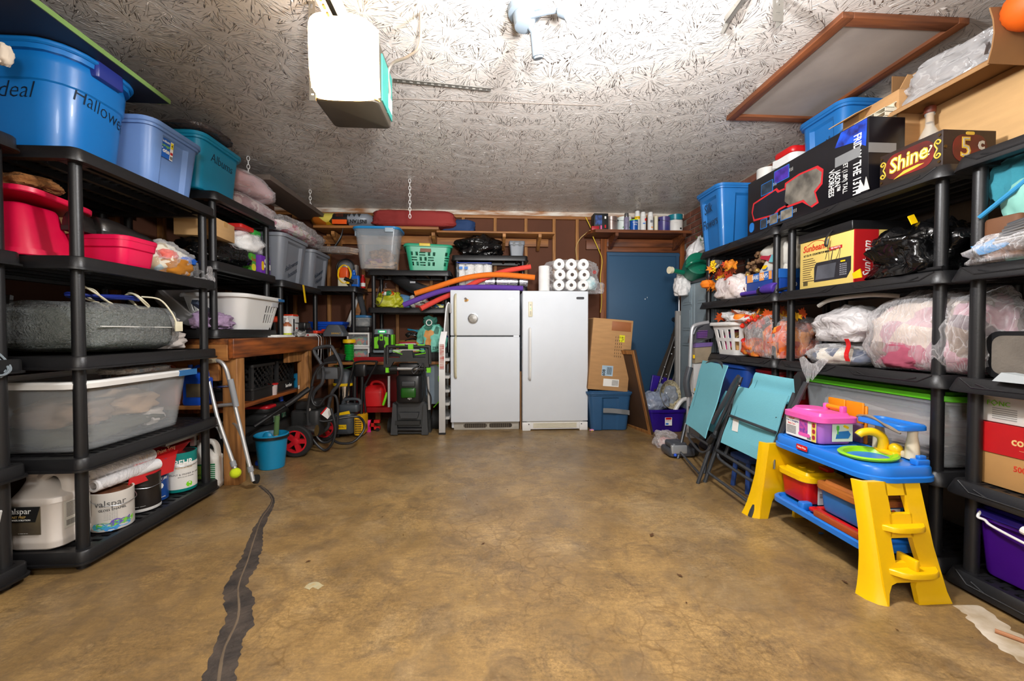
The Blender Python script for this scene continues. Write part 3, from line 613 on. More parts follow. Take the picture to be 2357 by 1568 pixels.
# ---------------- builders for stored goods ----------------
def ring_bay(w,d,r,ins,bw,ax,n=4):
    P=[]; r=min(r,w/2-1e-3,d/2-1e-3)
    def arc(i,sx,sy): return [(sx*(w/2-r)+r*math.cos(math.pi/2*(i+k/n)),sy*(d/2-r)+r*math.sin(math.pi/2*(i+k/n))) for k in range(n+1)]
    def bay(side):
        g=min(.012,bw*.1); q=[(-bw/2-g,0),(-bw/2+g,1),(bw/2-g,1),(bw/2+g,0)]
        return {'+y':[(-u,d/2-ins*k) for u,k in q],'-x':[(-w/2+ins*k,-u) for u,k in q],'-y':[(u,-d/2+ins*k) for u,k in q],'+x':[(w/2-ins*k,u) for u,k in q]}[side]
    P+=arc(0,1,1); P+=bay('+y') if 'y' in ax else []
    P+=arc(1,-1,1); P+=bay('-x') if 'x' in ax else []
    P+=arc(2,-1,-1); P+=bay('-y') if 'y' in ax else []
    P+=arc(3,1,-1); P+=bay('+x') if 'x' in ax else []
    return P
def tote_mesh(w,d,h,taper=.86,r=.05,ins=0,bw=.16,ax='',rimw=.016,rimh=.03,wall=.005,groove=0):
    b=MB(); R_=[]
    def sc(z): return taper+(1-taper)*z/h
    def ring(z,i,k,e=0):
        s=sc(z); return [(x,y,z) for x,y in ring_bay(w*s+2*e-2*i,d*s+2*e-2*i,max(r*s+e-i,.004),max(ins*k,1e-4),bw,ax)]
    R_+= [ring(0,.014,1),ring(.006,.004,1),ring(.02,0,1)]
    if groove: R_+=[ring(h*groove-.006,0,1),ring(h*groove,.0,1,.007)]
    R_+=[ring(h*.84,0,1,.007 if groove else 0),ring(h*.87,0,.02,.007 if groove else 0),ring(h-rimh,0,.01),ring(h-rimh,0,.01,rimw),ring(h-.004,0,.01,rimw),ring(h,.0,.01,rimw-.004),ring(h,wall,.01)]
    R_+=[ring(h*.87,wall,.02),ring(h*.84,wall,1),ring(.02,wall,1),ring(.008,wall+.008,1)]
    return b.loft(R_)
def lid_mesh(w,d,h,rimw=.02,r=.05,t=.03):
    b=MB(); W=lambda i,z:[(x,y,h+z) for x,y in rr(w+2*i,d+2*i,max(r+i,.006),5)]
    return b.loft([W(rimw,-.016),W(rimw+.004,-.012),W(rimw+.004,t*.4),W(rimw-.006,t*.5),W(-.012,t*.5),W(-.02,t),W(-.05,t)])
def tote(name,label,loc,w,d,h,m,lid=None,group=None,rz=0,cat='tote',lt=.03,ang=30,**k):
    t=thing(name,label,cat,loc,rz,group); part('body',tote_mesh(w,d,h,**k),m,t,ang=ang)
    if lid: part('lid',lid_mesh(w,d,h,k.get('rimw',.016)+.003,k.get('r',.05),lt),lid,t,ang=ang)
    return t
def cbox(name,label,loc,w,d,h,m=None,rz=0,cat='box',tape=None,group=None,rot=None,ax='x'):
    m=m or CARD; t=thing(name,label,cat,loc,rz,group,rot); part('body',MB().rb(-w/2,w/2,-d/2,d/2,0,h,.003,.002,n=2),m,t)
    if tape:
        if ax=='x': b=MB().box(-w/2-.001,w/2+.001,-.025,.025,h*.7,h+.001)
        else: b=MB().box(-.025,.025,-d/2-.001,d/2+.001,h*.7,h+.001)
        part('tape',b,tape,t)
    return t
def wrap_text(parent,s,size,r,z,ang,m,sx=1,thin=0,name='lettering'):
    o=text(parent,s,size,I4,m,1,thin,name=name)
    for v in o.data.vertices:
        a=v.co.x*sx/r; q=r+.0008+v.co.z; v.co=(q*math.sin(a),-q*math.cos(a),v.co.y)
    o.matrix_local=TR(0,0,z,0,0,ang); return o
def can(name,label,loc,r,h,body,lab=None,z0=.1,z1=.9,lid=None,bail=True,face=60,cat='paint can',group=None):
    t=thing(name,label,cat,loc,face,group)
    part('can',MB().lathe([(r*.97,0),(r,.004),(r,h-.006),(r*1.015,h-.003),(r*1.015,h),(r*.94,h),(r*.93,h-.008),(r*.88,h-.008)],30),body,t)
    part('lid',MB().lathe([(r*.925,h-.0075),(r*.92,h-.001),(r*.86,h-.001),(r*.84,h-.005),(0.001,h-.0045)],28),lid or STEEL,t)
    if lab: part('label',MB().lathe([(r+.0007,h*z0),(r+.0009,h*z0+.001),(r+.0009,h*z1-.001),(r+.0007,h*z1)],30,cap0=False,cap1=False),lab,t)
    if bail:
        part('bail',MB().tube([(-r*1.02,-.005,h*.8),(-r*.8,-r*.85,h*.72),(0,-r*1.14,h*.66),(r*.8,-r*.85,h*.72),(r*1.02,-.005,h*.8)],.0016,6,smooth=6),STEEL,t)
        part('bail_ear',MB().cyl((-r*.99,0,h*.8),(-r*1.04,0,h*.8),.012,n=12).cyl((r*.99,0,h*.8),(r*1.04,0,h*.8),.012,n=12),BLK2,t)
    return t
def spray(name,label,loc,r,h,body,cap,band=None,cat='spray can',group=None):
    t=thing(name,label,cat,loc,0,group)
    part('can',MB().lathe([(r*.9,0),(r,.003),(r,h*.74),(r*.95,h*.755),(r*.72,h*.79),(r*.7,h*.8)],20),body,t)
    part('cap',MB().lathe([(r*.93,h*.755),(r*.93,h*.8),(r*.78,h*.985),(r*.7,h)],20),cap,t)
    if band: part('label_band',MB().lathe([(r+.0006,h*.12),(r+.0008,h*.5),(r+.0006,h*.55)],20,cap0=False,cap1=False),band,t)
    return t
def bagobj(name,label,loc,w,d,h,m,rz=0,cat='bag',group=None,inner=None,seed=1,**k):
    "a stuffed bag; inner = list of (material,scale,offset) blobs seen through the film"
    if not inner: return solo(name,label,cat,MB().bag(w,d,h,seed,**k),m,loc,rz,group,ang=70)
    t=thing(name,label,cat,loc,rz,group); part('film',MB().bag(w,d,h,seed,**k),m,t,ang=70)
    for i,(im,s,o) in enumerate(inner):
        kk=dict(k); kk.update(nu=40,nv=26) if s[0]>.75 else kk.update(amp=.16,fr=2.6,nu=32,nv=20,fold=.07)
        part('contents',MB().bag(w*s[0],d*s[1],h*s[2],seed if s[0]>.75 else seed+5+i,**kk),im,t,ang=70,mx=TR(*o))
    return t
def coil(c,r,turns,th,seed,tilt=(0,0,0),sq=.5,lift=.02):
    q=random.Random(seed); P=[]; mx=TR(*c,*tilt)
    for i in range(turns*8):
        a=i*math.pi/4; k=r*(1+q.uniform(-.14,.14)); P.append(mx@Vector((k*math.cos(a),k*sq*math.sin(a),q.uniform(0,lift))))
    return MB().tube(P,th,6,smooth=4)
FX=lambda p:frame(p,(0,1,0),(0,0,1))     # print facing the aisle from the left
FXR=lambda p:frame(p,(0,-1,0),(0,0,1))   # print facing the aisle from the right
FY=lambda p:frame(p,(1,0,0),(0,0,1))     # print facing the camera
# ---------------- left shelves, top row ----------------
ZT=1.866
BT=mat('royal_blue_tote','0f6bb4',.33,var=.12,vs=2,bump=.06,bs=25,coat=.1)
t=tote('storage_tote','huge deep blue tote marked Halloween on the top left shelf',(-2.125,2.08,ZT),.61,.385,.44,BT,taper=.86,r=.13,rimw=.02,rimh=.035,groove=.66)
part('handle',MB().rb(.29,.335,-.07,.07,.375,.452,.014),mat('navy_handle','27337f',.35),t,'dark blue clip handle')
part('rim_bead',MB().tube([(x,y,.437) for x,y in rr(.645,.42,.14,6)],.012,8,closed=True),BT,t)
SCR=mat('marker_ink','172c44',.6,var=0)
wrap_rr(t,'Halloween',.10,.61,.385,.13,.44,.86,.25,.03,SCR,-.001,.15,.72,-.10)
wrap_rr(t,'Ideal',.1,.61,.385,.13,.44,.86,.24,-.33,SCR,-.001,.2,.9)
wrap_rr(t,'///',.07,.61,.385,.13,.44,.86,.33,-.33,SCR,-.002,.1,1.2)
solo('green_edged_board','dark board with green edge lying on the huge blue tote','board',MB().rb(-2.5,-1.735,1.0,2.36,0,.022,.004),mat('board_dark','1d1f2a',.5),(0,0,2.335),ang=20)
t=bpy.context.scene.objects['green_edged_board']; t.rotation_euler=(math.radians(-1.2),0,0); t.location.z=2.358
part('edge_band',MB().box(-1.735,-1.731,1.0,2.36,.001,.024).box(-2.5,-1.731,.996,1.0,.001,.024).box(-1.8,-1.731,2.36,2.364,.001,.024),mat('green_edge','6f8f4e',.5),t,'green edge strip')
PB=mat('periwinkle_tote','6a8cc4',.4,var=.06,bump=.04)
t=tote('storage_tote','periwinkle tote with Storage Tote sticker on the top left shelf',(-2.09,2.49,ZT),.60,.385,.335,PB,PB,taper=.87,ins=.016,bw=.17,ax='x',rimw=.012,lt=.02)
lb=plate('sticker',t,frame((.279,-.055,.232),(0,1,0),(.11,0,1)),.095,.105,mat('sticker_blue','1560c0',.5),.0015)
part('sticker_side',MB().box(.026,.0475,-.0525,.05,.0015,.002),PAPER,lb); part('price_spot',MB().box(.028,.046,.012,.045,.002,.0026),mat('price_yellow','f4e21c',.5),lb)
text(lb,'Medium',.02,TR(-.012,.037,.002),PAPER); text(lb,'Tote',.034,TR(-.012,-.014,.002),PAPER,1,.001); text(lb,'Storage',.022,TR(-.012,.014,.0026),mat('sticker_green','8ccf3a',.5))
text(lb,'4',.02,TR(.036,.028,.003),INK); part('flag_mark',MB().box(.028,.046,-.022,-.008,.002,.0026),RED,lb); b=MB()
for i in range(6): b.box(.029+i*.003,.0305+i*.003,-.048,-.03,.002,.0026)
part('barcode',b,INK,lb)
TB=mat('teal_tote','0f8fb8',.36,var=.08,bump=.04)
t=tote('storage_tote','bright teal tote marked Albums on the shelf over the workbench',(-2.15,2.985,2.006),.60,.43,.345,TB,TB,taper=.9,rimw=.016,lt=.018,ins=.012,bw=.2,ax='y')
text(t,'Albums',.085,frame((.292,.015,.235),(0,1,-.03),(.06,0,1)),SCR,.9,-.001,.1)
bagobj('dark_bag','crumpled dark plastic bag lying over the albums tote lid',(-1.98,2.9,2.372),.42,.36,.05,film('smoky_film','4a4344',.25,.2,.9,14),seed=4,cat='bag',nu=30,nv=18)
bd=solo('flat_cardboard','flattened brown cardboard leaning behind the totes','cardboard',MB().rb(-.012,.012,-.5,.5,0,.42,.003),CARD2,(-2.31,2.78,2.22),ang=20)
bd.location=(-2.44,2.55,1.87); bd.scale=(1,1,1.46)
solo('black_folder','black flat case leaning against the flattened cardboard','case',MB().rb(-.012,.012,-.25,.25,0,.6,.008),BLK2,(-2.405,2.62,1.87))
solo('cloth_scrap','cream cloth corner hanging beside the huge blue tote','cloth',MB().bag(.06,.05,.09,3,flat=1,nu=24,nv=16),mat('cream_cloth','cfc0ae',.9),A(8,152,Y=1.78))
# comforters and bags
CF=mat('mauve_comforter','c79fa2',.8,var=.1,vs=5,bump=.4,bs=9,bd=.02); LACE=cells('mauve_lace','a88488',['b99a9b','c9b3b0','a07b80','d3c3be'],22,.8)
bagobj('comforter','mauve comforter folded in clear plastic, lower of two',(-2.15,3.50,2.006),.62,.66,.155,FILMC,inner=[(LACE,(.95,.96,.93),(0,0,.003))],seed=11,cat='bedding',pw=4,flat=.9,amp=.05)
bagobj('comforter','plain mauve comforter in clear plastic, upper of two',(-2.14,3.52,2.165),.60,.62,.20,FILMC,inner=[(CF,(.95,.96,.95),(0,0,.003))],seed=13,cat='bedding',pw=3.4,flat=.9,amp=.06)
bagobj('clear_bag','clear bag of pink flowers lying on the grey totes',(-1.98,4.22,1.955),.42,1.1,.20,FILM,seed=17,inner=[(cells('pink_flowers','d9b9c0',['c98a9b','e8dcd8','b8485c','d8cfc0','a8a070'],16,.7),(.8,.85,.7),(0,-.05,.01))],amp=.16,flat=.6,pw=3)
o=solo('hanging_plank','long grey-brown plank hung flat under the ceiling at left','plank',MB().rb(-.15,.15,-.62,.62,0,.045,.004),mat('weathered_plank','5c5048',.7,var=.2,stretch=(9,.7,9)),(-1.98,4.2,2.35),ang=20)
t=thing('plank_bundle','bundle of thin planks wrapped in plastic on the second grey tote','planks',(-1.66,4.62,1.93),0)
for i in range(3): part('plank',MB().rb(-.30,.30,-.05,.05,i*.022,i*.022+.019,.003),mat('raw_plank','9a8069',.7,var=.25,stretch=(.8,9,9)),t)
part('wrap',MB().bag(.66,.14,.085,5,pw=4,flat=.9,amp=.05,nu=30,nv=18),FILM,t,ang=70,mx=TR(0,0,-.008)); t.rotation_euler=(0,math.radians(7),math.radians(-35))
GT=mat('grey_tote','7d828b',.4,var=.05,bump=.04)
t=tote('storage_tote','grey open tote with writing on the low left shelf, nearer of two',(-2.08,3.935,1.520),.60,.50,.415,GT,taper=.84,ins=.022,bw=.26,ax='x',group=None)
text(t,'Halloween\nhouses',.07,frame((.254,.01,.13),(0,1,.45),(.12,-.3,1)),SCR,1,-.001,.2)
t=tote('storage_tote','grey tote at the far end of the low left shelf',(-2.08,4.53,1.520),.60,.44,.395,GT,taper=.86,ins=.022,bw=.24,ax='x',group=None)
text(t,'Halloween\nHouses',.065,frame((.258,.01,.14),(0,1,.45),(.12,-.3,1)),SCR,1,-.001,.2)
# ---------------- left shelves, second row ----------------
Z2=1.394
RT_=mat('crimson_tote','c8083c',.4,var=.1,bump=.04)
t=tote('storage_tote','crimson tote turned upside down behind the left post',(-2.2,2.0,Z2),.45,.26,.24,RT_,taper=.72,r=.06,rimw=.02)
t.rotation_euler=(math.pi,0,0); t.location.z=Z2+.24
tote('shoe_tote','shallow crimson tote with black shoes on it, second shelf',(-2.08,2.12,Z2),.54,.36,.15,mat('hot_pink_tote','e0104c',.38,var=.06,bump=.04),taper=.9,r=.05,rimw=.012,rimh=.022,groove=.62) if 0 else None
t=tote('storage_tote','low crimson tote with black shoes resting on its edge',(-2.0,2.245,Z2),.41,.215,.15,mat('hot_pink_tote','e0104c',.38,var=.06,bump=.04),taper=.9,r=.04,rimw=.01,rimh=.022,groove=.62)
o=solo('tote_cover','crimson tote lid tilted above the upturned tote','lid',lid_mesh(.44,.30,0,.016,.05,.02),RT_); o.location=(-2.2,2.03,Z2+.275); o.rotation_euler=(math.radians(-5),0,0)
def shoe(lab,loc,rz,rot=None):
    t=thing('shoe',lab,'shoe',loc,rz,'black leather shoes on the crimson tote'); prof=[(-.14,.028,.052),(-.135,.034,.07),(-.09,.038,.075),(-.04,.036,.07),(0,.036,.06),(.05,.042,.045),(.1,.043,.035),(.135,.03,.022)]
    b=MB()
    for z0,z1,g in ((0,.022,.004),):
        o=[(x,-w-g) for x,w,h in prof]+[(x,w+g) for x,w,h in reversed(prof)]; b.prism(o,.022)
    part('sole',b,mat('shoe_sole','191513',.6),t)
    part('upper',MB().loft([[(x,w*math.cos(a),.02+h*max(0,math.sin(a))) for a in [i*math.pi/10 for i in range(11)]]+[(x,-w*.5,.0205),(x,w*.5,.0205)] for x,w,h in prof]),mat('shoe_leather','201c1b',.3,var=.3,bump=.2),t,ang=60); return t
shoe('black leather shoe on the crimson tote, nearer the post',(-1.99,2.20,Z2+.152),95)
shoe('black leather shoe at the far end of the crimson tote',(-1.93,2.30,Z2+.152),82)
t=cbox('cardboard_box','brown box with white barcode label behind the black shoes',(-2.33,2.42,Z2),.2,.34,.29,CARD2); plate('label',t,frame((.1015,-.08,.235),(0,1,0),(0,0,1)),.09,.06,PAPER)
cbox('long_box','long flat cardboard box behind the bag of cloths',(-2.36,2.69,Z2),.2,.17,.26,CARD)
bagobj('woven_bundle','bundle of tan woven burlap on the upturned crimson tote',(-2.1,2.0,Z2+.312),.22,.20,.07,mat('burlap','8c5a2c',.95,var=.3,vs=20,bump=.9,bs=30,bd=.02),seed=21,cat='cloth',fold=.1)
solo('brown_box','brown box beside the burlap bundle at left','box',MB().rb(-.09,.09,-.06,.06,0,.13,.003),CARD2,(-2.27,1.76,Z2))
CL=cells('mixed_cloths','d9d2bd',['c7b18c','b6c2a0','d98070','e7e2d2','8c7a5a','a5bcc0'],9,.9)
bagobj('cloth_bag','clear bag of mixed cloths at the end of the second shelf',(-1.98,2.56,Z2),.34,.34,.22,FILM,seed=23,inner=[(CL,(.86,.86,.9),(0,0,.005)),(mat('ochre_fleece','b07018',.95,bump=.5,bs=60),(.5,.62,.5),(.09,.0,.004)),(mat('blue_fleece','1560c8',.95,bump=.5,bs=60),(.3,.5,.2),(.1,.08,.09)),(mat('coral_fleece','e0685c',.95,bump=.5,bs=60),(.3,.36,.3),(.1,-.05,.09))],amp=.14)
bagobj('clear_bag','limp clear zip bag hanging off the second shelf end',(-1.86,2.765,Z2-.015),.15,.13,.13,FILMW,seed=25,amp=.2)
# L2 rows above the bench
t=cbox('cardboard_box','taped cardboard box on the black bags over the workbench',(-1.99,3.02,1.72),.26,.25,.125,CARD3,tape=mat('packing_tape','c79a5c',.3),rz=6)
bagobj('black_bag','black rubbish bag on the shelf over the workbench',(-2.02,3.11,1.541),.38,.50,.19,BBAG,seed=27,amp=.2,fr=1.8)
t=bagobj('fibre_fill_bag','clear bag of white fibre filling with red printed header',(-2.03,3.455,1.70),.36,.42,.19,FILM,seed=29,inner=[(mat('white_fibre','f3f1ee',.95,bump=.5,bs=12,bd=.03),(.93,.93,.94),(0,0,.004))],amp=.12)
part('header',MB().rb(-.15,.15,-.2,-.02,.165,.20,.02),mat('header_red','d3241f',.5),t); part('header_edge',MB().rb(-.14,.14,-.02,.1,.15,.199,.02),mat('header_green','2fa13a',.5),t)
t=cbox('cereal_box','green box with yellow spot and red 5 oz mark under the fibre bag',(-1.99,3.43,1.541),.2,.07,.155,mat('box_green','4da02c',.5)); text(t,'5oz',.045,frame((.1015,.0,.11),(0,1,0),(0,0,1)),RED)
part('spot',MB().cyl((.1,0,.045),(.1018,0,.045),.03),mat('spot_yellow','e9e02b',.5),t)
t=cbox('purple_box','purple printed box on the shelf next to the grey tote',(-1.97,3.545,1.541),.23,.14,.155,mat('box_purple','6a2ca6',.45))
part('disc',MB().cyl((.115,.005,.112),(.1165,.005,.112),.024).cyl((.115,.045,.12),(.1165,.045,.12),.012).cyl((.115,-.02,.07),(.1165,-.02,.07),.013),PAPER,t); part('disc_yellow',MB().prism(rr(.035,.075,.017,5),.0015,FX((.115,-.047,.07))),YEL,t)
plate('barcode',t,FX((.1155,.05,.07)),.035,.045,PAPER)
t=solo('yellow_strap','yellow strap end hanging below the grey totes','strap',MB().grid(lambda u,v:(-1.752+.02*v,3.985+.03*u,1.51-.17*v),2,6,.004),YEL)
# ---------------- left shelves, lower rows ----------------
Z3=.955;Z4=.506;Z5=.094
BW=film('bubble_wrap','a8acac',.72,.06,1.,60); DG=mat('dark_green_roll','3f4a3c',.7,var=.2)
t=thing('wrapped_roll','dark green cushion wrapped in bubble wrap on the third shelf','roll',(-2.08,2.285,Z3))
part('roll',MB().rb(-.235,.225,-.275,.285,.012,.225,.08,.06),DG,t)
part('bubble_wrap',MB().bag(.53,.66,.262,31,amp=.05,pw=4.5,flat=1,fold=.03,ff=5),BW,t,ang=70)
b=MB()
part('tape_seam',MB().box(.255,.262,-.25,.26,.13,.136),mat('seam_pale','c9c9c4',.4),t)
solo('extension_cable','coiled dark blue extension cord on the bubble-wrapped roll','cord',coil((-1.98,2.24,Z3+.275),.15,4,.006,3,(0,0,80),.55),mat('blue_cord','1c2f86',.4))
t=thing('charging_cable','loops of cream cord with a flat plug over the bubble-wrapped roll','cord',(0,0,0))
part('cord',coil((-1.93,2.12,Z3+.27),.07,2,.0045,5,(0,40,80),.7),OFFW,t); part('loop',coil((-1.9,2.33,Z3+.265),.06,2,.0045,6,(0,40,80),.7),OFFW,t)
part('lead',MB().tube([(-1.9,2.36,Z3+.30),(-1.85,2.42,Z3+.29),(-1.81,2.45,Z3+.22),(-1.79,2.46,Z3+.16)],.0045,8,smooth=5),OFFW,t)
part('plug',MB().rb(-.022,.022,-.006,.006,-.045,.012,.004),OFFW,t,mx=TR(-1.785,2.47,Z3+.155,0,0,80))
t=thing('framed_picture','black glossy frame leaning beside the bubble-wrapped roll','picture frame',(-2.32,1.94,Z3),rot=(math.radians(-9),0,math.radians(20)))
part('frame',MB().box(-.14,.14,-.012,.012,0,.02).box(-.14,.14,-.012,.012,.26,.28).box(-.14,-.12,-.012,.012,.02,.26).box(.12,.14,-.012,.012,.02,.26),mat('frame_gloss','1a1715',.15,coat=.6),t)
part('glass',MB().box(-.12,.12,-.004,.004,.02,.26),mat('dark_glass','120f0d',.08),t)
PIL=mat('ivory_fabric','cfc5bd',.9,var=.1,bump=.4,bs=20)
for i,(x,y,z,w,d,h) in enumerate(((-2.1,2.69,Z3,.36,.16,.12),(-2.12,2.69,Z3+.122,.34,.16,.09))): bagobj('pillow',('ivory pillow lying behind the post, lower of two','ivory pillow lying behind the post, upper of two')[i],(x,y,z),w,d,h,PIL,seed=33+i,cat='pillow',pw=3)
# big clear bin, row four
t=tote('storage_bin','large clear bin with white rim on the fourth shelf',(-2.12,2.27,Z4),.62,.70,.32,mat('clear_bin_plastic','d8dde0',.22,var=.03,tr=.8),taper=.88,r=.09,rimw=.004,rimh=.03,cat='bin')
part('rim',MB().loft([[(x,y,z) for x,y in rr(.62+2*e,.70+2*e,.1,6)] for z,e in ((.300,.0),(.300,.022),(.322,.026),(.332,.02),(.332,-.012),(.318,-.012))],close=True),WHT,t)
part('handle',MB().box(.318,.337,.2,.34,.298,.331),mat('handle_blue','2f6ea8',.4),t,'blue handle grip')
part('green_tape',MB().grid(lambda u,v:(-.16+.05*u+.03*v+.012*math.sin(v*6),-.356+.04*v-.012*(v<.15),.335-.17*v),2,8,.002),mat('green_tape','0d8a22',.5),t)
for i,(w,d,h,x,y,z,m) in enumerate(((.5,.55,.12,0,0,.012,mat('folded_olive_cloth','4d4e42',.9,var=.3,bump=.5,bs=12)),(.3,.3,.15,.08,.1,.11,mat('tan_cloth','b08e6c',.9,var=.2,bump=.5,bs=10)),(.34,.28,.14,.05,-.15,.1,mat('taupe_cloth','8a6f58',.9,var=.3,bump=.5,bs=10)),(.2,.2,.1,.14,.16,.03,PIL))): part('cloth',MB().bag(w,d,h,41+i,amp=.22,fold=.1,nu=32,nv=20),m,t,ang=70,mx=TR(x,y,z))
bagobj('paper_bag','clear bag of papers and red wrapping lying on the clear bin',(-1.93,2.36,Z4+.335),.16,.36,.035,FILMW,inner=[(cells('mixed_paper','d8d2cc',['e9e6e0','9b4a3c','c9b5a0','a8b6c0'],20,.6),(.9,.95,.8),(0,0,.002))],seed=45,pw=4)
# paint shelf
VW=mat('can_white','dcd8d2',.35,var=.05); RUST=mat('rusty_lid','5b3322',.6,.3,var=.5,vs=30,col2='8a5a3a')
t=can('paint_can','white enamel paint can with rusty lid on the bottom left shelf',(-1.875,2.135,Z5),.083,.185,VW,lid=RUST,face=62)
wrap_text(t,'valspar',.043,.083,.135,-26,mat('label_grey','5c5a58',.6)); wrap_text(t,'GLOSS ENAMEL',.015,.083,.104,-20,INK)
for i in range(6): wrap_text(t,'- - -- --- -- -- ---',.008,.083,.094-.007*i,-24,mat('label_grey','5c5a58',.6))
for i,(a,z,c,sx) in enumerate(((-40,.03,'3fa8c0',1.6),(-18,.036,'58b030',1.9),(0,.042,'6a54b0',1.2),(12,.038,'7cc840',1.2),(-8,.022,'3f90d0',1.6))): wrap_text(t,'●' if 0 else 'o~'[i%2]+'~',.05,.083,z,a,mat('splash_'+c,c,.5),sx,.006,'colour_splash')
t=can('paint_can','dark-dripped paint can second in the bottom left row',(-1.905,2.345,Z5),.083,.19,mat('dark_paint_drip','2b2624',.35,var=.4,vs=4),mat('can_silver_white','c7c5c2',.4),.0,.08,lid=mat('black_lid','1d1a19',.4),face=60)
wrap_text(t,'-------- ------',.012,.083,.03,-30,PAPER)
t=can('paint_can','blue tall can behind the dark-dripped can',(-1.925,2.455,Z5),.066,.235,mat('can_navy','1c4c9a',.35),bail=False,face=60)
wrap_text(t,'valspar',.036,.066,.175,0,PAPER); wrap_text(t,'SIGNATURE',.02,.066,.125,0,PAPER,.8); wrap_text(t,'o',.06,.066,.09,0,PAPER,1,.004,'emblem'); wrap_text(t,'ULTRA WHITE',.009,.066,.02,0,PAPER)
plate('sticker',t,TR(-.055,-.043,.05,90,0,-50),.02,.03,GREEN)
t=can('paint_can','white and teal primer can near the far post of the bottom left shelf',(-1.895,2.615,Z5),.083,.235,mat('can_teal','0f8a84',.35),mat('label_white','e3e0da',.45),.08,.74,face=62)
wrap_text(t,'BEHR',.05,.083,.175,-14,PAPER,.8,.001); wrap_text(t,'PREMIUM PLUS',.013,.083,.145,-14,mat('label_gold','b08a3c',.5)); 
part('badge',MB().lathe([(.0836,.137),(.0838,.2)],40,cap0=False,cap1=False),INK,t) if 0 else None
wrap_text(t,'PAINT & PRIMER IN ONE',.015,.083,.105,-6,mat('label_grey','5c5a58',.6)); wrap_text(t,'SEMI-GLOSS ENAMEL',.009,.083,.09,-6,mat('label_grey','5c5a58',.6)); wrap_text(t,'o',.045,.083,.045,4,GREEN,1,.006,'emblem')
def jug(name,label,loc,w,d,h,m,rz=0,cap=None,cat='jug',hole=True):
    t=thing(name,label,cat,loc,rz); r=min(w,d)*.24
    b=MB(); R2=lambda z,a,c,x=0,rad=None:[(p+x,q,z) for p,q in rr(a,c,rad or r,5)]
    b.loft([R2(0,w*.9,d*.9),R2(.008,w*.98,d*.98),R2(.03,w,d),R2(h*.12,w,d),R2(h*.14,w*.97,d*.97),R2(h*.58,w*.97,d*.97),R2(h*.60,w,d),R2(h*.66,w*.97,d*.97),R2(h*.74,w*.7,d*.7,-w*.1),R2(h*.84,w*.38,d*.42,-w*.24),R2(h*.9,w*.3,d*.36,-w*.27,.03)])
    part('body',b,m,t)
    part('handle',MB().tube([(-w*.2,0,h*.84),(-w*.02,0,h*.95),(w*.2,0,h*.95),(w*.34,0,h*.84),(w*.38,0,h*.64)],d*.14,10,smooth=5,sq=1.15),m,t)
    part('cap',MB().lathe([(d*.17,h*.88),(d*.19,h*.885),(d*.19,h*.985),(d*.17,h)],20,c=(-w*.27,0)),cap or m,t); return t
CRM=mat('cream_jug','cfc6bd',.4,var=.05)
t=jug('solution_jug','cream concrete prep jug with black label on the bottom left shelf',(-2.01,1.992,Z5),.22,.19,.345,CRM,rz=0)
lb=plate('label',t,FY((-.028,-.0945,.135)),.145,.125,mat('label_brown','4d4438',.5,var=.5,vs=8,col2='6b5f48'))
part('label_top',MB().prism([(-.0725,-.005),(.052,-.005),(.0725,.0625),(-.0725,.0625)],.0016),INK,lb,mx=TR(0,0,.0012))
text(lb,'valspar',.036,TR(-.014,.043,.003),PAPER); text(lb,'FAST PREP',.014,TR(-.018,.017,.003),mat('label_gold2','c8a860',.5)); text(lb,'CLEANER SOLUTION',.01,TR(-.014,.004,.003),PAPER); text(lb,'-- ----- --- ---',.008,TR(0,-.055,.002),PAPER)
lb=plate('back_label',t,FX((.1075,0,.14)),.12,.12,mat('label_cream','d9d4c8',.6)); b=MB()
for i in range(11): b.box(-.05,.05,.05-i*.006,.0525-i*.006,.0012,.0016)
for i in range(8): b.box(-.05+i*.005,-.0475+i*.005,-.05,-.025,.0012,.0018)
part('print',b,mat('label_grey','5c5a58',.6),lb)
t=thing('roller_covers','white paint roller covers wrapped in plastic on the paint cans','roller covers',(-1.93,2.22,Z5+.192)); wr=mat('white_nap','e8e6e6',.95,bump=.6,bs=70)
mr=mesh('roller',MB().lathe([(.02,-.17),(.03,-.168),(.03,.168),(.02,.17),(.018,.16),(.018,-.16)],16,TR(0,0,0,90)),wr)
for x,z in ((-.066,.034),(0,.034),(.06,.034),(-.03,.088),(.032,.088)): part('roller',mr,None,t,mx=TR(x,0,z,0,0,-6))
part('wrap',MB().bag(.20,.36,.126,51,pw=4,flat=.95,amp=.04,nu=30,nv=18),FILMW,t,ang=70)
t=thing('paint_tray','red handheld paint tray lying over the cans at the bottom left','paint tray',(-1.99,2.50,Z5+.24))
part('tray',MB().loft([[(x*k,y*k2,z) for x,y in rr(.24,.40,.05,5)] for z,k,k2 in ((.0,.8,.8),(.06,1,1),(.065,1.05,1.03),(.065,.96,.96),(.012,.76,.76))]),RED,t,mx=TR(0,0,0,0,8,0))
part('pour_lip',MB().grid(lambda u,v:(.1+.05*v,-.2+.30*u-.12*v,.02+.04*v-.13*v*v-.02*u),6,6,.006),RED,t)
text(t,'HANDy Paint Tray',.032,frame((.135,-.10,.046),(0,1,0),(-.25,0,1)),mat('tray_print','d8b48a',.5))
part('grip',MB().rb(.05,.09,.0,.19,.06,.085,.01),BLK2,t)
solo('metal_rail','galvanised rail with clips hanging under the fourth left shelf','rail',MB().box(-.015,.015,-.18,.18,.0,.02).box(-.013,.013,.05,.07,-.06,0).box(-.013,.013,.13,.15,-.06,0),GALV,(-1.86,2.62,Z4-.105))
jm=mat('spirits_jug','dcd8d0',.4,var=.05)
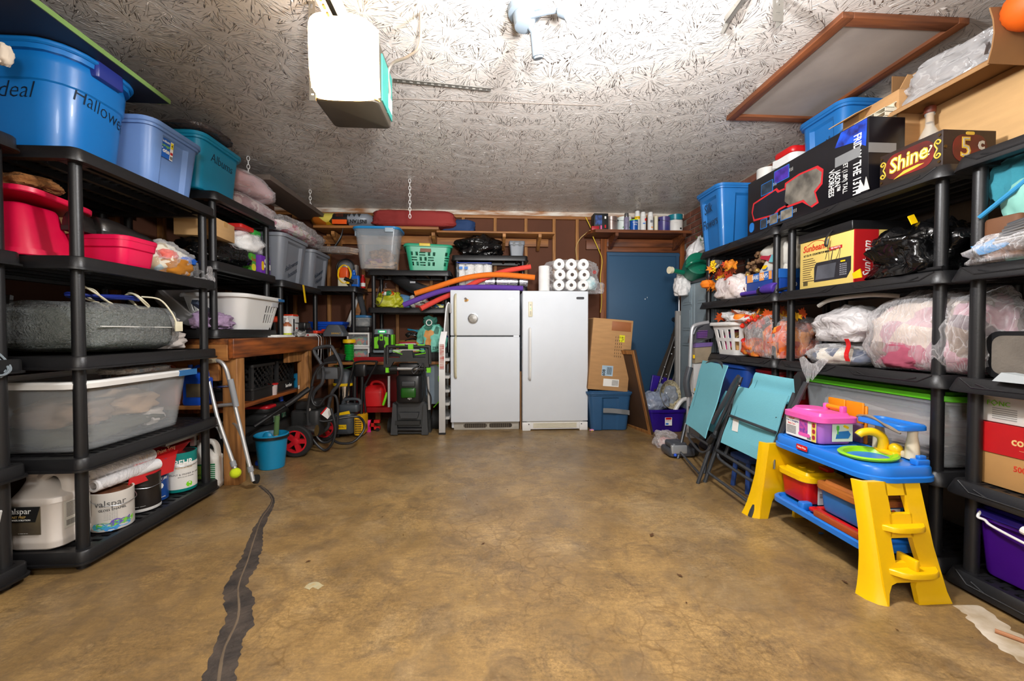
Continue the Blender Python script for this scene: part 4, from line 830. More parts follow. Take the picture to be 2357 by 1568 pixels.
t=jug('spirits_jug','white jug with green label on the floor by the walker',(-1.74,2.90,0),.16,.125,.30,jm,rz=15) if 0 else jug('spirits_jug','white jug with green label on the floor by the walker',(-1.895,2.868,0),.155,.12,.33,jm,rz=8)
lb=plate('label',t,FY((.0,-.0595,.115)),.135,.13,mat('label_green','1a7a44',.5)); plate('label_pale',lb,TR(-.04,0,.0008),.05,.11,mat('label_lime','a8cc50',.5)); text(lb,'Spirits',.03,TR(-.03,-.006,.003),mat('label_dark_green','0d3d22',.5)); b=MB()
for i in range(7): b.box(.0,.075,.05-i*.013,.054-i*.013,.0012,.0018)
part('print',b,PAPER,lb)
# ---------------- left edge unit ----------------
bagobj('black_bag','black rubbish bag on the third shelf at the left edge',(-2.14,1.63,Z3),.30,.36,.27,BBAG,seed=55,amp=.2)
solo('grey_cable','coil of thin grey cable hanging off the left edge shelf','cord',coil((-1.97,1.72,Z3-.02),.07,4,.004,9,(0,60,10),.75,.03),mat('grey_cable','7d8890',.4))
bagobj('black_film_roll','shiny black plastic bundle on the fourth shelf at the left edge',(-2.1,1.66,Z4),.24,.26,.30,BBAG,seed=57,amp=.3,fold=.16)
solo('plastic_slab','small grey plastic panel leaning on the left edge shelf','panel',MB().rb(-.06,.06,-.008,.008,0,.13,.006),mat('panel_grey','8f959a',.4),(-2.03,1.56,Z4),-20)
t=tote('storage_bin','white open bin on the bottom shelf at the left edge',(-2.17,1.60,Z5),.36,.38,.24,WHT,taper=.84,rimw=.02,rimh=.05,cat='bin')
part('contents',MB().bag(.2,.22,.06,61,nu=24,nv=16),mat('blue_cloth','2f5fc8',.8,bump=.4),t,mx=TR(0,0,.18))
# ---------------- walker ----------------
t=thing('walker','folded aluminium walking frame with a tennis ball on one foot','walking frame',(0,0,0))
def W(px,py,Y): return A(px,py,Y=Y)
part('leg',MB().tube([W(470,832,2.83),W(500,830,2.84),W(518,845,2.84),W(530,885,2.85),W(540,930,2.86),W(583,1108,2.80)],.0125,12,smooth=5),ALU,t)
part('leg',MB().tube([W(478,868,2.86),W(500,960,2.83),W(541,1078,2.80)],.0125,12),ALU,t)
part('grip',MB().tube([W(476,832,2.83),W(498,830,2.84)],.016,12),mat('tan_grip','b5a98c',.8),t)
part('sleeve',MB().tube([W(530,873,2.85),W(544,936,2.86)],.018,12),mat('grey_sleeve','8b8e92',.5),t)
part('crossbar',MB().tube([W(476,937,2.93),W(542,930,2.86)],.012,10),ALU,t); part('crossbar',MB().tube([W(470,893,2.95),W(538,888,2.86)],.008,10),STEEL,t)
part('brace',MB().tube([W(480,972,2.95),W(500,985,2.95),W(510,1010,2.95)],.008,8,smooth=4),ALU,t); part('brace',MB().tube([W(512,973,2.95),W(540,976,2.9),W(556,1005,2.84)],.008,8,smooth=4),ALU,t)
part('collar',MB().tube([W(575,1074,2.81),W(578,1086,2.81)],.018,12),mat('grey_sleeve','8b8e92',.5),t); part('collar',MB().tube([W(535,1062,2.805),W(539,1074,2.80)],.018,12),mat('grey_sleeve','8b8e92',.5),t)
tb=part('tennis_ball',MB().ball(W(542,1089,2.80),.034,20,14),mat('tennis_yellow','cfe01a',.95,bump=.6,bs=200),t)
part('wheel',MB().cyl(W(589,1103,2.83)+Vector((-.008,0,0)),W(589,1103,2.83)+Vector((.012,0,0)),.03,n=20),RUB,t)
# ---------------- teal bucket with broom ----------------
p=A(618,1080,Z=0); t=thing('bucket','blue plastic bucket by the workbench leg with a short broom in it','bucket',(p.x,p.y+.05,0))
BK=mat('bucket_blue','0f7ea8',.38,var=.06)
part('body',MB().lathe([(.086,0),(.09,.004),(.112,.235),(.122,.24),(.122,.262),(.115,.266),(.108,.25),(.086,.012),(.0,.01)],32,cap1=False),BK,t); part('rim',MB().lathe([(.113,.236),(.125,.236),(.126,.252),(.122,.256)],32,cap0=False,cap1=False),BLK2,t)
b0=Vector((p.x+.02,p.y+.05,.03)); b1=A(638,958,Y=p.y+.08)
t2=thing('hand_brush','wooden hand broom with green grip standing in the blue bucket','brush',b0); dv=b1-b0
part('handle',MB().tube([(0,0,0),dv*.62],.0145,12),mat('brush_wood','c08a50',.6),t2); part('grip',MB().tube([dv*.60,dv*1.0],.019,12),mat('grip_green','4b6a3a',.8,bump=.4),t2)
part('scoop',MB().ball((-.05,.0,.20),.04,16,10,sc=(1,.5,1.2)),BK,t2)
# ---------------- perforated walls (baskets, crates) ----------------
def resample(P,N):
    P=[Vector((p[0],p[1],0)) for p in P]; L=[0]
    for i in range(len(P)): L.append(L[-1]+(P[(i+1)%len(P)]-P[i]).length)
    o=[];j=0
    for k in range(N):
        s=L[-1]*k/N
        while L[j+1]<s: j+=1
        t=(s-L[j])/max(1e-9,L[j+1]-L[j]); p=P[j].lerp(P[(j+1)%len(P)],t); o.append((p.x,p.y))
    return o
def holed(b,w,d,h,N,M,hole,taper=.85,r=.05,th=.006,z0=0.,rot0=0):
    "basket wall with real openings; hole(i,j) says which cells are left open"
    O=[];I=[]
    for j in range(M+1):
        z=z0+(h-z0)*j/M; s=taper+(1-taper)*j/M
        ring=lambda e: resample(rr(w*s-2*e,d*s-2*e,max(r*s-e,.004),5),N)
        O.append([(x,y,z) for x,y in ring(0)]); I.append([(x,y,z) for x,y in ring(th)])
    v=[p for q in O for p in q]+[p for q in I for p in q]; K=(M+1)*N; f=[]
    keep=[[not hole(i,j) for i in range(N)] for j in range(M)]
    for j in range(M):
        for i in range(N):
            if not keep[j][i]: continue
            a,c,e,g=j*N+i,j*N+(i+1)%N,(j+1)*N+(i+1)%N,(j+1)*N+i
            f+=[(a,c,e,g),(g+K,e+K,c+K,a+K)]
            for nb,(p,q) in (((i-1,j),(g,a)),((i+1,j),(c,e)),((i,j-1),(a,c)),((i,j+1),(e,g))):
                if nb[1]<0 or nb[1]>=M or not keep[nb[1]][nb[0]%N]: f.append((q,p,p+K,q+K))
    return b.add(v,f)
def basket(name,label,loc,w,d,h,m,N,M,hole,rz=0,taper=.8,r=.06,rim=.02,cat='laundry basket'):
    t=thing(name,label,cat,loc,rz); b=MB(); holed(b,w,d,h*.93,N,M,hole,taper,r); part('body',b,m,t,ang=30)
    k=taper; part('floor_panel',MB().loft([[(x,y,z) for x,y in rr(w*k-.004,d*k-.004,r*k,5)] for z in (0,.008)]),m,t)
    part('rim',MB().loft([[(x,y,z) for x,y in rr(w+2*e,d+2*e,r+e,6)] for z,e in ((h*.89,0),(h*.89,rim),(h*.93,rim+.003),(h*.985,rim-.004),(h,rim-.012),(h,-.004),(h*.96,-.008))],close=True),m,t); return t
# white basket on the bench shelf
N=96
def hw(i,j):
    x=i%48; return j in (4,5,6,7,8,10,11,12,13) and ((i%4 in (0,2)) and ((2<=i%96<=11) or (88<=i%96<=94) or (38<=i%96<=58)))
t=basket('laundry_basket','white laundry basket with blue grip on the shelf over the workbench',(-2.02,3.40,1.081),.46,.60,.27,WHT,N,18,hw,taper=.78,r=.09)
part('grip',MB().box(.235,.253,.17,.27,.24,.262),mat('handle_blue','2f6ea8',.4),t,'blue grip')
part('strap_tab',MB().rb(.215,.225,.12,.22,.19,.24,.004),mat('tab_grey','c2c4c8',.4),t)
LG=mat('litter_grey','b3b1b0',.4,var=.05)
o=tote('plastic_tray','grey white plastic tray tipped up behind the laundry basket',(-2.28,3.3,1.17),.36,.5,.12,LG,taper=.85,r=.08,rimw=.012,cat='tray'); o.rotation_euler=(0,math.radians(42),0); o.location=(-2.24,3.2,1.2)
solo('slate_board','slate blue narrow board leaning in front of the grey tray','board',MB().rb(-.02,.02,-.2,.2,0,.03,.004),mat('slate','48546a',.5),(-1.96,3.03,1.17),rot=(math.radians(-24),0,0))
TW=mat('lilac_towel','a98fb0',.95,var=.12,vs=30,bump=.8,bs=60,bd=.01)
bagobj('towel','lilac towel bunched up beside the laundry basket',(-1.93,2.99,1.081),.20,.30,.13,TW,seed=71,cat='towel',fold=.12,amp=.2)
# ---------------- bench top ----------------
ZW=1.017
p=(-1.79,3.76); t=thing('pump_bottle','brown pump soap bottle with white label on the workbench','bottle',(*p,ZW))
part('bottle',MB().lathe([(.036,0),(.038,.005),(.038,.1),(.03,.118),(.016,.125),(.016,.135)],20),mat('amber_soap','a5603c',.3,var=.05),t); part('pump',MB().lathe([(.018,.134),(.018,.15),(.006,.152),(.006,.175)],14).box(-.03,.01,-.008,.008,.172,.184),WHT,t)
part('label',MB().lathe([(.0387,.015),(.0389,.095)],24,cap0=False,cap1=False),PAPER,t); part('label_band',MB().lathe([(.0391,.02),(.0391,.035)],24,cap0=False,cap1=False),mat('lime_print','b9c21c',.5),t)
solo('envelope','white envelope lying on the bench edge','envelope',MB().rb(-.07,.07,-.16,.16,0,.012,.004).rb(-.06,.06,-.1,.15,.012,.02,.004),PAPER,(-1.79,3.6,ZW))
t=cbox('battery_charger','white and orange battery charger standing on the workbench',(-1.9,4.06,ZW),.10,.13,.20,mat('charger_white','e3e1dd',.4)); part('orange_top',MB().rb(-.04,.05,-.06,.06,.19,.215,.01),mat('tool_orange','e2401c',.4),t); part('side_panel',MB().box(.0505,.052,-.055,-.03,.02,.17),BLK2,t)
text(t,'POWER',.02,FX((.052,.015,.13)),INK); text(t,'40V',.024,FX((.052,.015,.08)),mat('tool_orange','e2401c',.4))
ORG=mat('tool_orange','e2401c',.4)
t=thing('cordless_drill','orange and black cordless tool behind the pump bottle','power tool',(-2.0,3.93,ZW)); part('body',MB().tube([(-.02,-.1,.15),(.02,.1,.17)],.03,12),ORG,t); part('handle',MB().tube([(0,0,.15),(0,.02,.03)],.02,10),BLK2,t); part('base',MB().rb(-.03,.03,-.04,.06,0,.04,.01),BLK2,t)
t=thing('battery_pack','black battery and charger next to the white charger','battery',(-1.83,4.2,ZW)); part('charger',MB().rb(-.06,.06,-.1,.1,0,.07,.015),BLK2,t); part('battery',MB().rb(-.05,.05,-.09,.04,.071,.14,.02),BLK2,t); part('vent',MB().box(.051,.054,-.06,-.05,.085,.13).box(.051,.054,-.03,-.02,.085,.13).box(.051,.054,0,.01,.085,.13),DGREY,t)
solo('silver_bag','crumpled silver bag in front of the black battery','bag',MB().bag(.1,.14,.06,73,amp=.25,fold=.15,nu=24,nv=16),film('silver_film','a8a8a6',0,.2,1,20),(-1.775,3.96,ZW),ang=70)
a=A(718,757,Y=4.62)
t=tote('parts_bin','royal blue stacking parts bin at the back of the workbench',(A(755,750,Y=4.62).x,4.66,1.05),.36,.22,.125,mat('bin_blue','1250c8',.38),taper=.8,r=.015,rimw=.01,cat='bin'); part('label_rail',MB().box(-.09,.03,-.113,-.106,.07,.075).box(-.09,.03,-.111,-.104,.045,.05).box(.03,.034,-.112,-.105,.03,.1),mat('bin_blue_dark','0d3f9c',.4),t)
solo('riser_board','grey riser under the blue parts bin','board',MB().rb(-.16,.16,-.1,.1,0,.032,.004),DGREY,(t.location.x,4.66,ZW))
t=thing('tool_charger','dark grey tool charger with yellow lettering before the blue bin','charger',(A(773,765,Y=4.42).x,4.42,ZW)); part('body',MB().loft([[(x,y,z) for x,y in rr(w,.16,.02,4)] for z,w in ((0,.22),(.04,.22),(.045,.2),(.11,.13),(.12,.1))]),mat('charger_grey','4d5258',.45),t); text(t,'DEWALT',.024,FY((.03,-.081,.03)),mat('charger_yellow','e8b41c',.5)); part('led',MB().cb((.02,-.07,.07),.012,.01,.008),mat('green_indicator','35d060',.4,emit=2.),t)
t=thing('clamp','orange red spring clamps lying on the bench edge','clamp',(A(765,768,X=-1.76).x,4.42,ZW)); part('jaw',MB().rb(-.02,.03,-.16,.05,.03,.06,.01).rb(-.02,.03,.06,.14,.01,.075,.01),mat('clamp_red','e23a1c',.4),t); part('body',MB().rb(-.02,.025,-.05,.1,0,.03,.008),BLK2,t)
t=thing('power_strip','white power strip with red switch at the bench edge','power strip',(-1.76,4.13,ZW)); part('body',MB().rb(-.02,.02,-.13,.16,0,.03,.006),WHT,t); part('switch',MB().box(.0205,.023,-.09,-.05,.008,.022),RED,t)
q=random.Random(4)
for i,(x0,x1,x2,c) in enumerate(((725,735,742,'c9c9c9'),(737,744,752,'b5b5b5'),(748,752,751,'2a2a2a'),(771,772,775,'2a2a2a'),(778,776,774,'2a2a2a'),(742,750,760,'d0d0c8'))):
    Y=4.2+i*.06
    solo('cable',('pale cable hanging over the bench apron, leftmost','second pale cable hanging over the bench apron','black cable in the middle of the hanging bundle','black cable hanging right of the bundle','thin black cable nearest the spool','cream cable crossing the hanging bundle')[i],'cord',MB().tube([(-1.73,Y,ZW+.02),(-1.695,Y,ZW-.01),(-1.69,Y+.03*q.uniform(-1,1),ZW-.10),(-1.685,Y+.05*q.uniform(-1,1),ZW-.2-.05*(i%3))],.0035,6,smooth=5),mat('cable_'+c,c,.5))
# corner shelf goods
ZC_=1.567
t=thing('cord_reel','orange reel wound with yellow extension cord in the corner shelf','cord reel',(-1.60,4.70,ZC_)); part('box',MB().rb(-.06,.06,-.06,.06,0,.1,.012),OFFW,t); part('body',MB().rb(-.05,.05,-.05,.05,.1,.22,.02),mat('reel_orange','e5571a',.4),t)
part('cord',MB().tube([(.07*math.cos(a*.9)+.015,-.055-.015*math.sin(a*2.1),.14+.1*math.sin(a*.9)) for a in range(22)],.006,6,smooth=4),YEL,t)
t=thing('work_light','round grey work light behind the yellow cord reel','work light',(-1.66,4.86,ZC_)); part('shade',MB().lathe([(.09,0),(.085,.02),(.05,.06),(.02,.07)],24,TR(.02,-.02,.24,90)),mat('lamp_grey','9aa0a6',.35,.5),t); part('ring',MB().tube([(.1*math.cos(i*math.pi/10)+.02,-.02,.24+.1*math.sin(i*math.pi/10)) for i in range(20)],.008,8,closed=True),BLK2,t); part('stand',MB().tube([(.02,0,0),(.02,0,.15)],.012),BLK2,t)
t=thing('oil_bottle','blue motor oil bottle on the corner shelf','bottle',(-1.475,4.68,ZC_)); part('body',MB().rb(-.045,.045,-.03,.03,0,.13,.02).rb(-.04,.0,-.02,.02,.13,.17,.012),mat('oil_blue','0f5fc0',.35),t); part('cap',MB().cyl((-.02,0,.17),(-.02,0,.19),.016),mat('oil_blue','0f5fc0',.35),t); part('label',MB().box(-.035,.03,-.032,-.03,.03,.09),mat('oil_label','3a4a68',.5,var=.5,vs=60),t)
t=thing('fuel_bottle','small red bottle at the right end of the corner shelf','bottle',(-1.43,4.8,ZC_)); part('body',MB().lathe([(.024,0),(.026,.004),(.026,.11),(.015,.13),(.015,.14)],16),RED,t); part('cap',MB().cyl((0,0,.14),(0,0,.155),.017),RED,t); part('label',MB().lathe([(.0265,.02),(.0265,.06)],16,cap0=False,cap1=False),PAPER,t)
t=thing('heat_gun','black power tool lying between the reel and the oil bottle','power tool',(-1.53,4.64,ZC_)); part('body',MB().tube([(-.05,0,.09),(.04,0,.05)],.022,12),BLK2,t); part('handle',MB().tube([(-.02,0,.07),(-.02,.02,.0)],.016,10),BLK2,t); part('trim',MB().cb((-.01,-.02,.04),.03,.006,.02),YEL,t)
solo('white_box','white carton with blue print hanging high in the corner, lower of two','box',MB().rb(-.055,.055,-.05,.05,0,.16,.003),mat('carton_grey','b0a59c',.8),(A(815,650,Y=4.93).x,4.91,ZC_+.0)) 
bpy.context.scene.objects['white_box'].location.z=ZC_
solo('white_box','narrow pale carton stacked on the carton with blue print','box',MB().rb(-.04,.04,-.04,.04,0,.12,.003),mat('carton_grey','b0a59c',.8),(A(817,620,Y=4.93).x,4.91,ZC_+.161))
# ---------------- on the low side table ----------------
p=A(804,818,Y=4.5); t=thing('trimmer_line_spool','spool of green trimmer line with a yellow top','spool',(p.x,4.5,ZTAB))
part('core',MB().lathe([(.05,0),(.06,.005),(.06,.014),(.045,.016),(.045,.2)],20),BLK2,t); part('line',MB().lathe([(.046+.006*(i%2),.018+i*.009) for i in range(20)],24),mat('line_green','0f9a30',.25,var=.3,vs=30),t); part('top_flange',MB().lathe([(.058,.2),(.066,.205),(.066,.235),(.06,.242),(.02,.244)],24),YEL,t)
part('loose_line',MB().tube([(.05,-.02,.06),(-.06,-.06,.03),(-.13,-.04,-.03),(-.05,-.09,-.07),(.07,-.08,-.03),(.05,-.05,.04)],.002,6,smooth=6),mat('line_green','0f9a30',.25),t)
part('loose_line',MB().tube([(-.05,-.06,-.03),(-.12,-.09,-.22),(-.02,-.1,-.30),(.08,-.09,-.25),(.1,-.08,-.12)],.002,6,smooth=6),mat('line_green2','3f7a4c',.25),t)
p=A(835,815,Y=4.66); 
for k,(z,l) in enumerate(((0,'clear plastic drawer of papers on the side table, lower of two'),(.16,'clear plastic drawer on the side table, upper of two'))):
    t=cbox('storage_organizer',l,(p.x-.02,4.7,ZTAB+z),.24,.26,.155,CLEAR,cat='drawer unit'); part('front_frame',MB().box(-.12,.12,-.137,-.131,.0,.018).box(-.12,.12,-.137,-.131,.137,.155).box(-.12,-.105,-.137,-.131,.018,.137).box(.105,.12,-.137,-.131,.018,.137),WHT,t)
    part('contents',MB().bag(.19,.2,.11,75+k,pw=4,nu=24,nv=16),cells('drawer_contents','7da07a',['c9b58a','d9d9d0','4f7a8a','b86a5c'],24,.6),t,mx=TR(0,0,.005))
solo('black_case','flat black case lying on the clear drawers','case',MB().rb(-.11,.11,-.12,.12,0,.06,.012),BLK2,(p.x-.02,4.72,ZTAB+.317))
t=tote('small_container','small clear container with blue lid on the black case',(p.x+.0,4.70,ZTAB+.378),.19,.15,.12,CLEAR,mat('lid_blue','2a6a9c',.4),taper=.88,rimw=.006,lt=.014,cat='container'); part('contents',MB().bag(.13,.1,.07,78,nu=24,nv=16),mat('screws_grey','8b8780',.5,.4,var=.4,vs=60),t,mx=TR(0,0,.005))
for i,(a,b_,m,l) in enumerate((((812,760),(846,640),PINEX,'pale plank leaning in the corner behind the drawers'),((800,752),(838,655),WHT,'white trim board leaning in the corner'))):
    a=A(*a,Y=4.84+i*.03);b_=A(*b_,Y=4.95+i*.03); o=solo('leaning_board',l,'board',MB().rb(-.03,.03,-.008,.008,0,(b_-a).length,.003),m); o.matrix_world=frame(a,(b_-a).cross(Vector((0,-1,0))),Vector((0,-1,0)))@Matrix(((1,0,0,0),(0,0,1,0),(0,-1,0,0),(0,0,0,1))); 
    zc=(b_-a).normalized(); xc=zc.cross(Vector((0,-1,0))).normalized(); yc=zc.cross(xc); mm=Matrix((xc,yc,zc)).transposed().to_4x4(); mm.translation=a; o.matrix_world=mm
a=A(838,690,Y=4.93);solo('foam_tube','dark grey foam tube leaning in the corner','tube',MB().tube([(0,0,0),(-.085,0,.42)],.034,14),mat('foam_grey','3e4044',.9,bump=.3),(a.x+.03,4.9,1.15))
# red tool cart under the side table
x0=A(818,900,Y=4.5).x; x1=A(893,900,Y=4.5).x+.12; zs=A(857,937,Y=4.52).z
RC=mat('cart_red','960e14',.35,var=.15,vs=3)
t=thing('tool_cart','red metal tool cart with black drawer under the side table','tool cart',((x0+x1)/2,4.7,0)); w=(x1-x0)/2
for sx in (-1,1):
    for y in (-.2,.2): part('post',MB().box(sx*w-.018,sx*w+.018,y-.015,y+.015,.08,.78),RC,t)
part('top_tray',MB().box(-w,w,-.21,.21,.74,.79),RC,t); part('shelf',MB().box(-w,w,-.21,.21,zs-.055,zs-.002),RC,t)
part('drawer',MB().rb(-w+.02,w-.02,-.205,.19,.60,.735,.005),mat('drawer_black','262628',.35,.3),t); part('drawer_trim',MB().box(-w+.02,w-.02,-.21,-.206,.715,.735),mat('trim_rose','a24650',.4),t)
part('back_panel',MB().box(-w,w,.19,.2,.12,.6),RC,t)
for sx in (-1,1): part('caster',MB().cyl((sx*w*.8-.012,-.17,.04),(sx*w*.8+.012,-.17,.04),.04,n=16).cyl((sx*w*.8-.012,.17,.04),(sx*w*.8+.012,.17,.04),.04,n=16),RUB,t)
p=A(858,937,Y=4.56); t=thing('gas_can','red plastic gas can standing on the red cart','gas can',(p.x,4.60,zs)); g=mat('gas_can_red','d3161a',.4,var=.06)
part('body',MB().loft([[(x+ox,y,z) for x,y in rr(w_,d_,.04,5)] for z,w_,d_,ox in ((0,.24,.16,0),(.01,.255,.18,0),(.15,.255,.18,0),(.18,.24,.17,.005),(.225,.16,.1,.02),(.235,.12,.07,.03))]),g,t)
part('handle',MB().tube([(-.03,0,.225),(.0,0,.265),(.07,0,.262),(.115,0,.215),(.12,0,.13)],.017,10,smooth=5),g,t); part('spout',MB().cyl((-.07,0,.19),(-.115,0,.245),.026,.024,16),BLK2,t)
p=A(868,978,Z=0); t=thing('red_jack','low red trolley jack frame on the floor under the cart','jack',(p.x,4.42,0)); part('frame',MB().box(-.11,.11,-.02,.02,.02,.05).box(-.11,.11,-.02,.02,.09,.12).box(-.11,-.08,-.02,.02,.02,.12).box(.02,.05,-.02,.02,.02,.12),RED,t); part('wheel',MB().cyl((-.09,-.025,.02),(-.09,.025,.02),.02).cyl((.09,-.025,.02),(.09,.025,.02),.02),BLK2,t)
p=A(866,980,Z=0); solo('pink_ribbon','bright pink ribbon hanging in front of the red jack','ribbon',MB().grid(lambda u,v:((u-.5)*(.03+.05*abs(v-.5)),-.012*math.sin(v*5),.13-.129*v),4,8,.002),mat('hot_pink','f0249a',.6),(p.x,4.36,0))
# ---------------- under the workbench ----------------
CRT=mat('crate_black','1f1f1f',.5,var=.2)
def crate(lab,loc,rz,txt=None):
    t=thing('milk_crate',lab,'crate',loc,rz); b=MB(); N=60;M=14
    holed(b,.31,.33,.28,N,M,lambda i,j: 4<=j<=12 and ((i+j)%3!=0) and ((i-j)%3!=0 or j%3) and (i%15) not in (0,14) or (j in (1,2) and 0),.97,.02,.012); part('body',b,CRT,t,ang=30)
    part('base',MB().rb(-.15,.15,-.155,.155,0,.012,.012),CRT,t); part('band',MB().loft([[(x,y,z) for x,y in rr(.31+e,.33+e,.022,4)] for z,e in ((.265,0),(.265,.016),(.285,.016),(.285,-.02))],close=True).loft([[(x,y,z) for x,y in rr(.31+e,.33+e,.022,4)] for z,e in ((.08,-.02),(.08,.01),(.095,.01),(.095,-.02))],close=True),CRT,t)
    if txt: text(t,txt,.045,FX((.162,.02,.045)),PAPER,.9,.001)
    return t
y=lambda px,X: A(px,880,X=X).y
crate('black milk crate on the bench shelf next to the front leg',(-2.0,(y(582,-1.86)+y(624,-1.86))/2,ZLOW),0)
crate('black milk crate with white lettering on the bench shelf',(-2.03,(y(640,-1.87)+y(677,-1.87))/2+.02,ZLOW),0,'borden')
t=thing('sauce_cup','plastic cup with red lid between the two milk crates','cup',(-1.86,(y(620,-1.86)+y(636,-1.86))/2,ZLOW)); part('cup',MB().lathe([(.03,0),(.036,.09),(.034,.09),(.028,.004),(.0,.004)],18,cap1=False),mat('cup_clear','c9b8b4',.3),t); part('lid',MB().lathe([(.04,.088),(.042,.092),(.042,.1),(.0,.102)],18),RED,t)
t=thing('cyan_pot','cyan plastic pot at the far end of the bench shelf','pot',(-1.88,y(686,-1.88),ZLOW)); part('body',MB().lathe([(.05,0),(.06,.13),(.056,.13),(.046,.005),(0,.005)],20,cap1=False),mat('cyan_pot','1fa0dc',.4),t); part('wire',MB().tube([(.05,.04,.02),(.06,.1,.08),(.05,.1,.16),(.03,.05,.13)],.004,6,smooth=5),BLK2,t)
solo('paper_tag','small white paper tag beside the cyan pot','tag',MB().box(0,.002,-.06,.06,0,.035),PAPER,(-1.80,y(693,-1.80),ZLOW+.001))
for i,(c,l,yy,xx) in enumerate((('a85a3c','amber jug of liquid on the end shelf behind the walker',2.85,-2.14),('1a4fc0','blue bottle with dark label behind the walker',2.86,-1.95))): 
    t=jug('fluid_jug',l,(xx,yy,.571),.17,.07,.27,mat('jug_'+c,c,.35)); 
    if i: plate('label',t,FY((0,-.0355,.1)),.1,.09,mat('label_brown','4d4438',.5))
# ---------------- pressure washer, old mower, vacuums ----------------
def wheel(parent,mx,r,w,hub,spokes=5,name='wheel'):
    p=part(name,MB().lathe([(r*.72,-w/2),(r*.93,-w/2),(r,-w*.3),(r,w*.3),(r*.93,w/2),(r*.72,w/2)],28,cap0=False,cap1=False).lathe([(r*.72,-w/2),(r*.72,w/2)],28,cap0=False,cap1=False),RUB,parent,mx=mx)
    b=MB().lathe([(r*.18,-w*.5),(r*.2,w*.42),(r*.1,w*.5),(0.001,w*.5)],18); b.lathe([(r*.73,-w*.3),(r*.73,w*.44),(r*.62,w*.44),(r*.62,-w*.3)],28,cap0=False,cap1=False)
    for k in range(spokes):
        a=2*math.pi*k/spokes; b.loft([[(-r*wd,0-.0,z) for wd,z in ((1,0),)]+[] for _ in ()],0,0) if 0 else b.box(r*.1,r*.68,-r*.13,r*.13,-w*.25,w*.36,TR(rz=math.degrees(a)))
    part('hub',b,hub,p); return p
RIM=mat('rim_red','c01824',.4,var=.06)
p=A(682,1052,Z=0); c1=Vector((p.x,p.y,.135))
t=thing('pressure_washer','pressure washer with two red star wheels, tube handle and black hose','pressure washer',(c1.x,c1.y,0)); o0=-Vector(t.location)
rel=lambda v: v+o0
wheel(t,Matrix.Translation(rel(c1))@TR(rx=90,rz=0)@TR(0,0,.0),.135,.05,RIM)
c2=A(747,988,Y=4.05); c2=Vector((c2.x,4.05,.13)); wheel(t,Matrix.Translation(rel(c2))@TR(rx=90),.13,.05,RIM,6)
part('axle',MB().cyl(rel(c1),rel(c2),.01),STEEL,t)
def T_(pts,Y,r,n=10,sm=6): return MB().tube([rel(A(x,y,Y=(Y if not isinstance(Y,list) else Y[i]))) for i,(x,y) in enumerate(pts)],r,n,smooth=sm)
HM=mat('handle_grey','4a4c50',.35,.4)
part('handle',T_([(718,1000),(716,945),(722,905),(742,880),(742,845),(724,812),(728,802),(758,797),(768,806),(786,846),(782,880),(764,905),(756,940),(756,980),(740,995)],3.85,.016),HM,t)
part('control_plate',MB().rb(-.10,.10,-.05,.05,0,.11,.012),mat('plate_grey','57595c',.5,var=.2),t,mx=Matrix.Translation(rel(A(757,872,Y=3.95))))
part('hook_plate',MB().prism([(-.09,0),(.09,.02),(.1,.07),(.02,.085),(-.08,.03)],.05),BLK2,t,mx=frame(rel(A(772,833,Y=3.92)),(1,0,0),(0,0,1)))
part('engine',MB().rb(-.14,.12,-.12,.14,.12,.36,.04).rb(-.11,.09,-.1,.1,.36,.44,.03),mat('engine_black','262626',.5,var=.3),t,mx=TR(0,.30,0))
part('pump',MB().cyl((-.02,.1,.2),(.13,.1,.2),.05,n=18),STEEL,t)
part('warning_tag',MB().prism([(-.055,0),(0,-.058),(.06,0),(.005,.05)],.003),PAPER,t,mx=frame(rel(A(752,950,Y=3.70)),(1,0,.15),(0,0,1)))
part('tag_header',MB().prism([(-.055,0),(-.045,-.01),(.012,.042),(.005,.05)],.004),RED,t,mx=frame(rel(A(752,950,Y=3.698)),(1,0,.15),(0,0,1)))
H2=mat('hose_black','232325',.45)
part('hose',T_([(775,834),(745,838),(724,862),(716,905),(722,930),(735,933),(750,915),(772,912),(778,950),(768,1005),(742,1018),(716,985),(704,950)],3.72,.0115),H2,t)
part('hose',T_([(720,890),(712,915),(708,960),(716,1005),(745,1036),(765,1020),(772,985),(762,940)],3.66,.0115),H2,t)
part('hose',T_([(757,1005),(780,1020),(812,1018),(835,995),(838,975),(825,960),(790,962),(745,970),(722,962)],[3.75,3.7,3.7,3.75,3.8,3.85,3.8,3.75,3.75],.0115),H2,t)
part('bracket',MB().rb(-.012,.012,-.01,.01,-.06,.06,.006),mat('bracket_pale','b9b1a6',.5),t,mx=Matrix.Translation(rel(A(712,955,Y=3.74))))
p=A(640,1040,Z=0); t=thing('old_lawn_mower','old black lawn mower with red engine cover under the workbench','lawn mower',(-2.02,3.75,0)); EB=mat('engine_black','262626',.5,var=.3)
part('deck',MB().loft([[(x,y,z) for x,y in rr(w_,d_,.12,5)] for z,w_,d_ in ((.08,.5,.62),(.2,.5,.62),(.25,.4,.5),(.26,.36,.46))]),EB,t)
part('engine',MB().rb(-.17,.17,-.2,.2,.26,.36,.05),EB,t); part('engine_cover',MB().rb(-.14,.15,-.18,.18,.36,.42,.05).lathe([(.1,.42),(.09,.45),(.03,.455)],20),EB,t); part('red_shroud',MB().rb(-.1,.155,-.18,-.02,.40,.425,.03),RIM,t); part('fuel_cap',MB().cyl((.1,.15,.42),(.1,.15,.5),.02),mat('cap_blue','1a50c8',.4),t)
part('label',MB().box(.16,.173,-.12,-.02,.28,.33).box(.16,.173,.02,.09,.29,.33),mat('mower_label','c9d2c0',.5,var=.5,vs=30,col2='2f7a5c'),t)
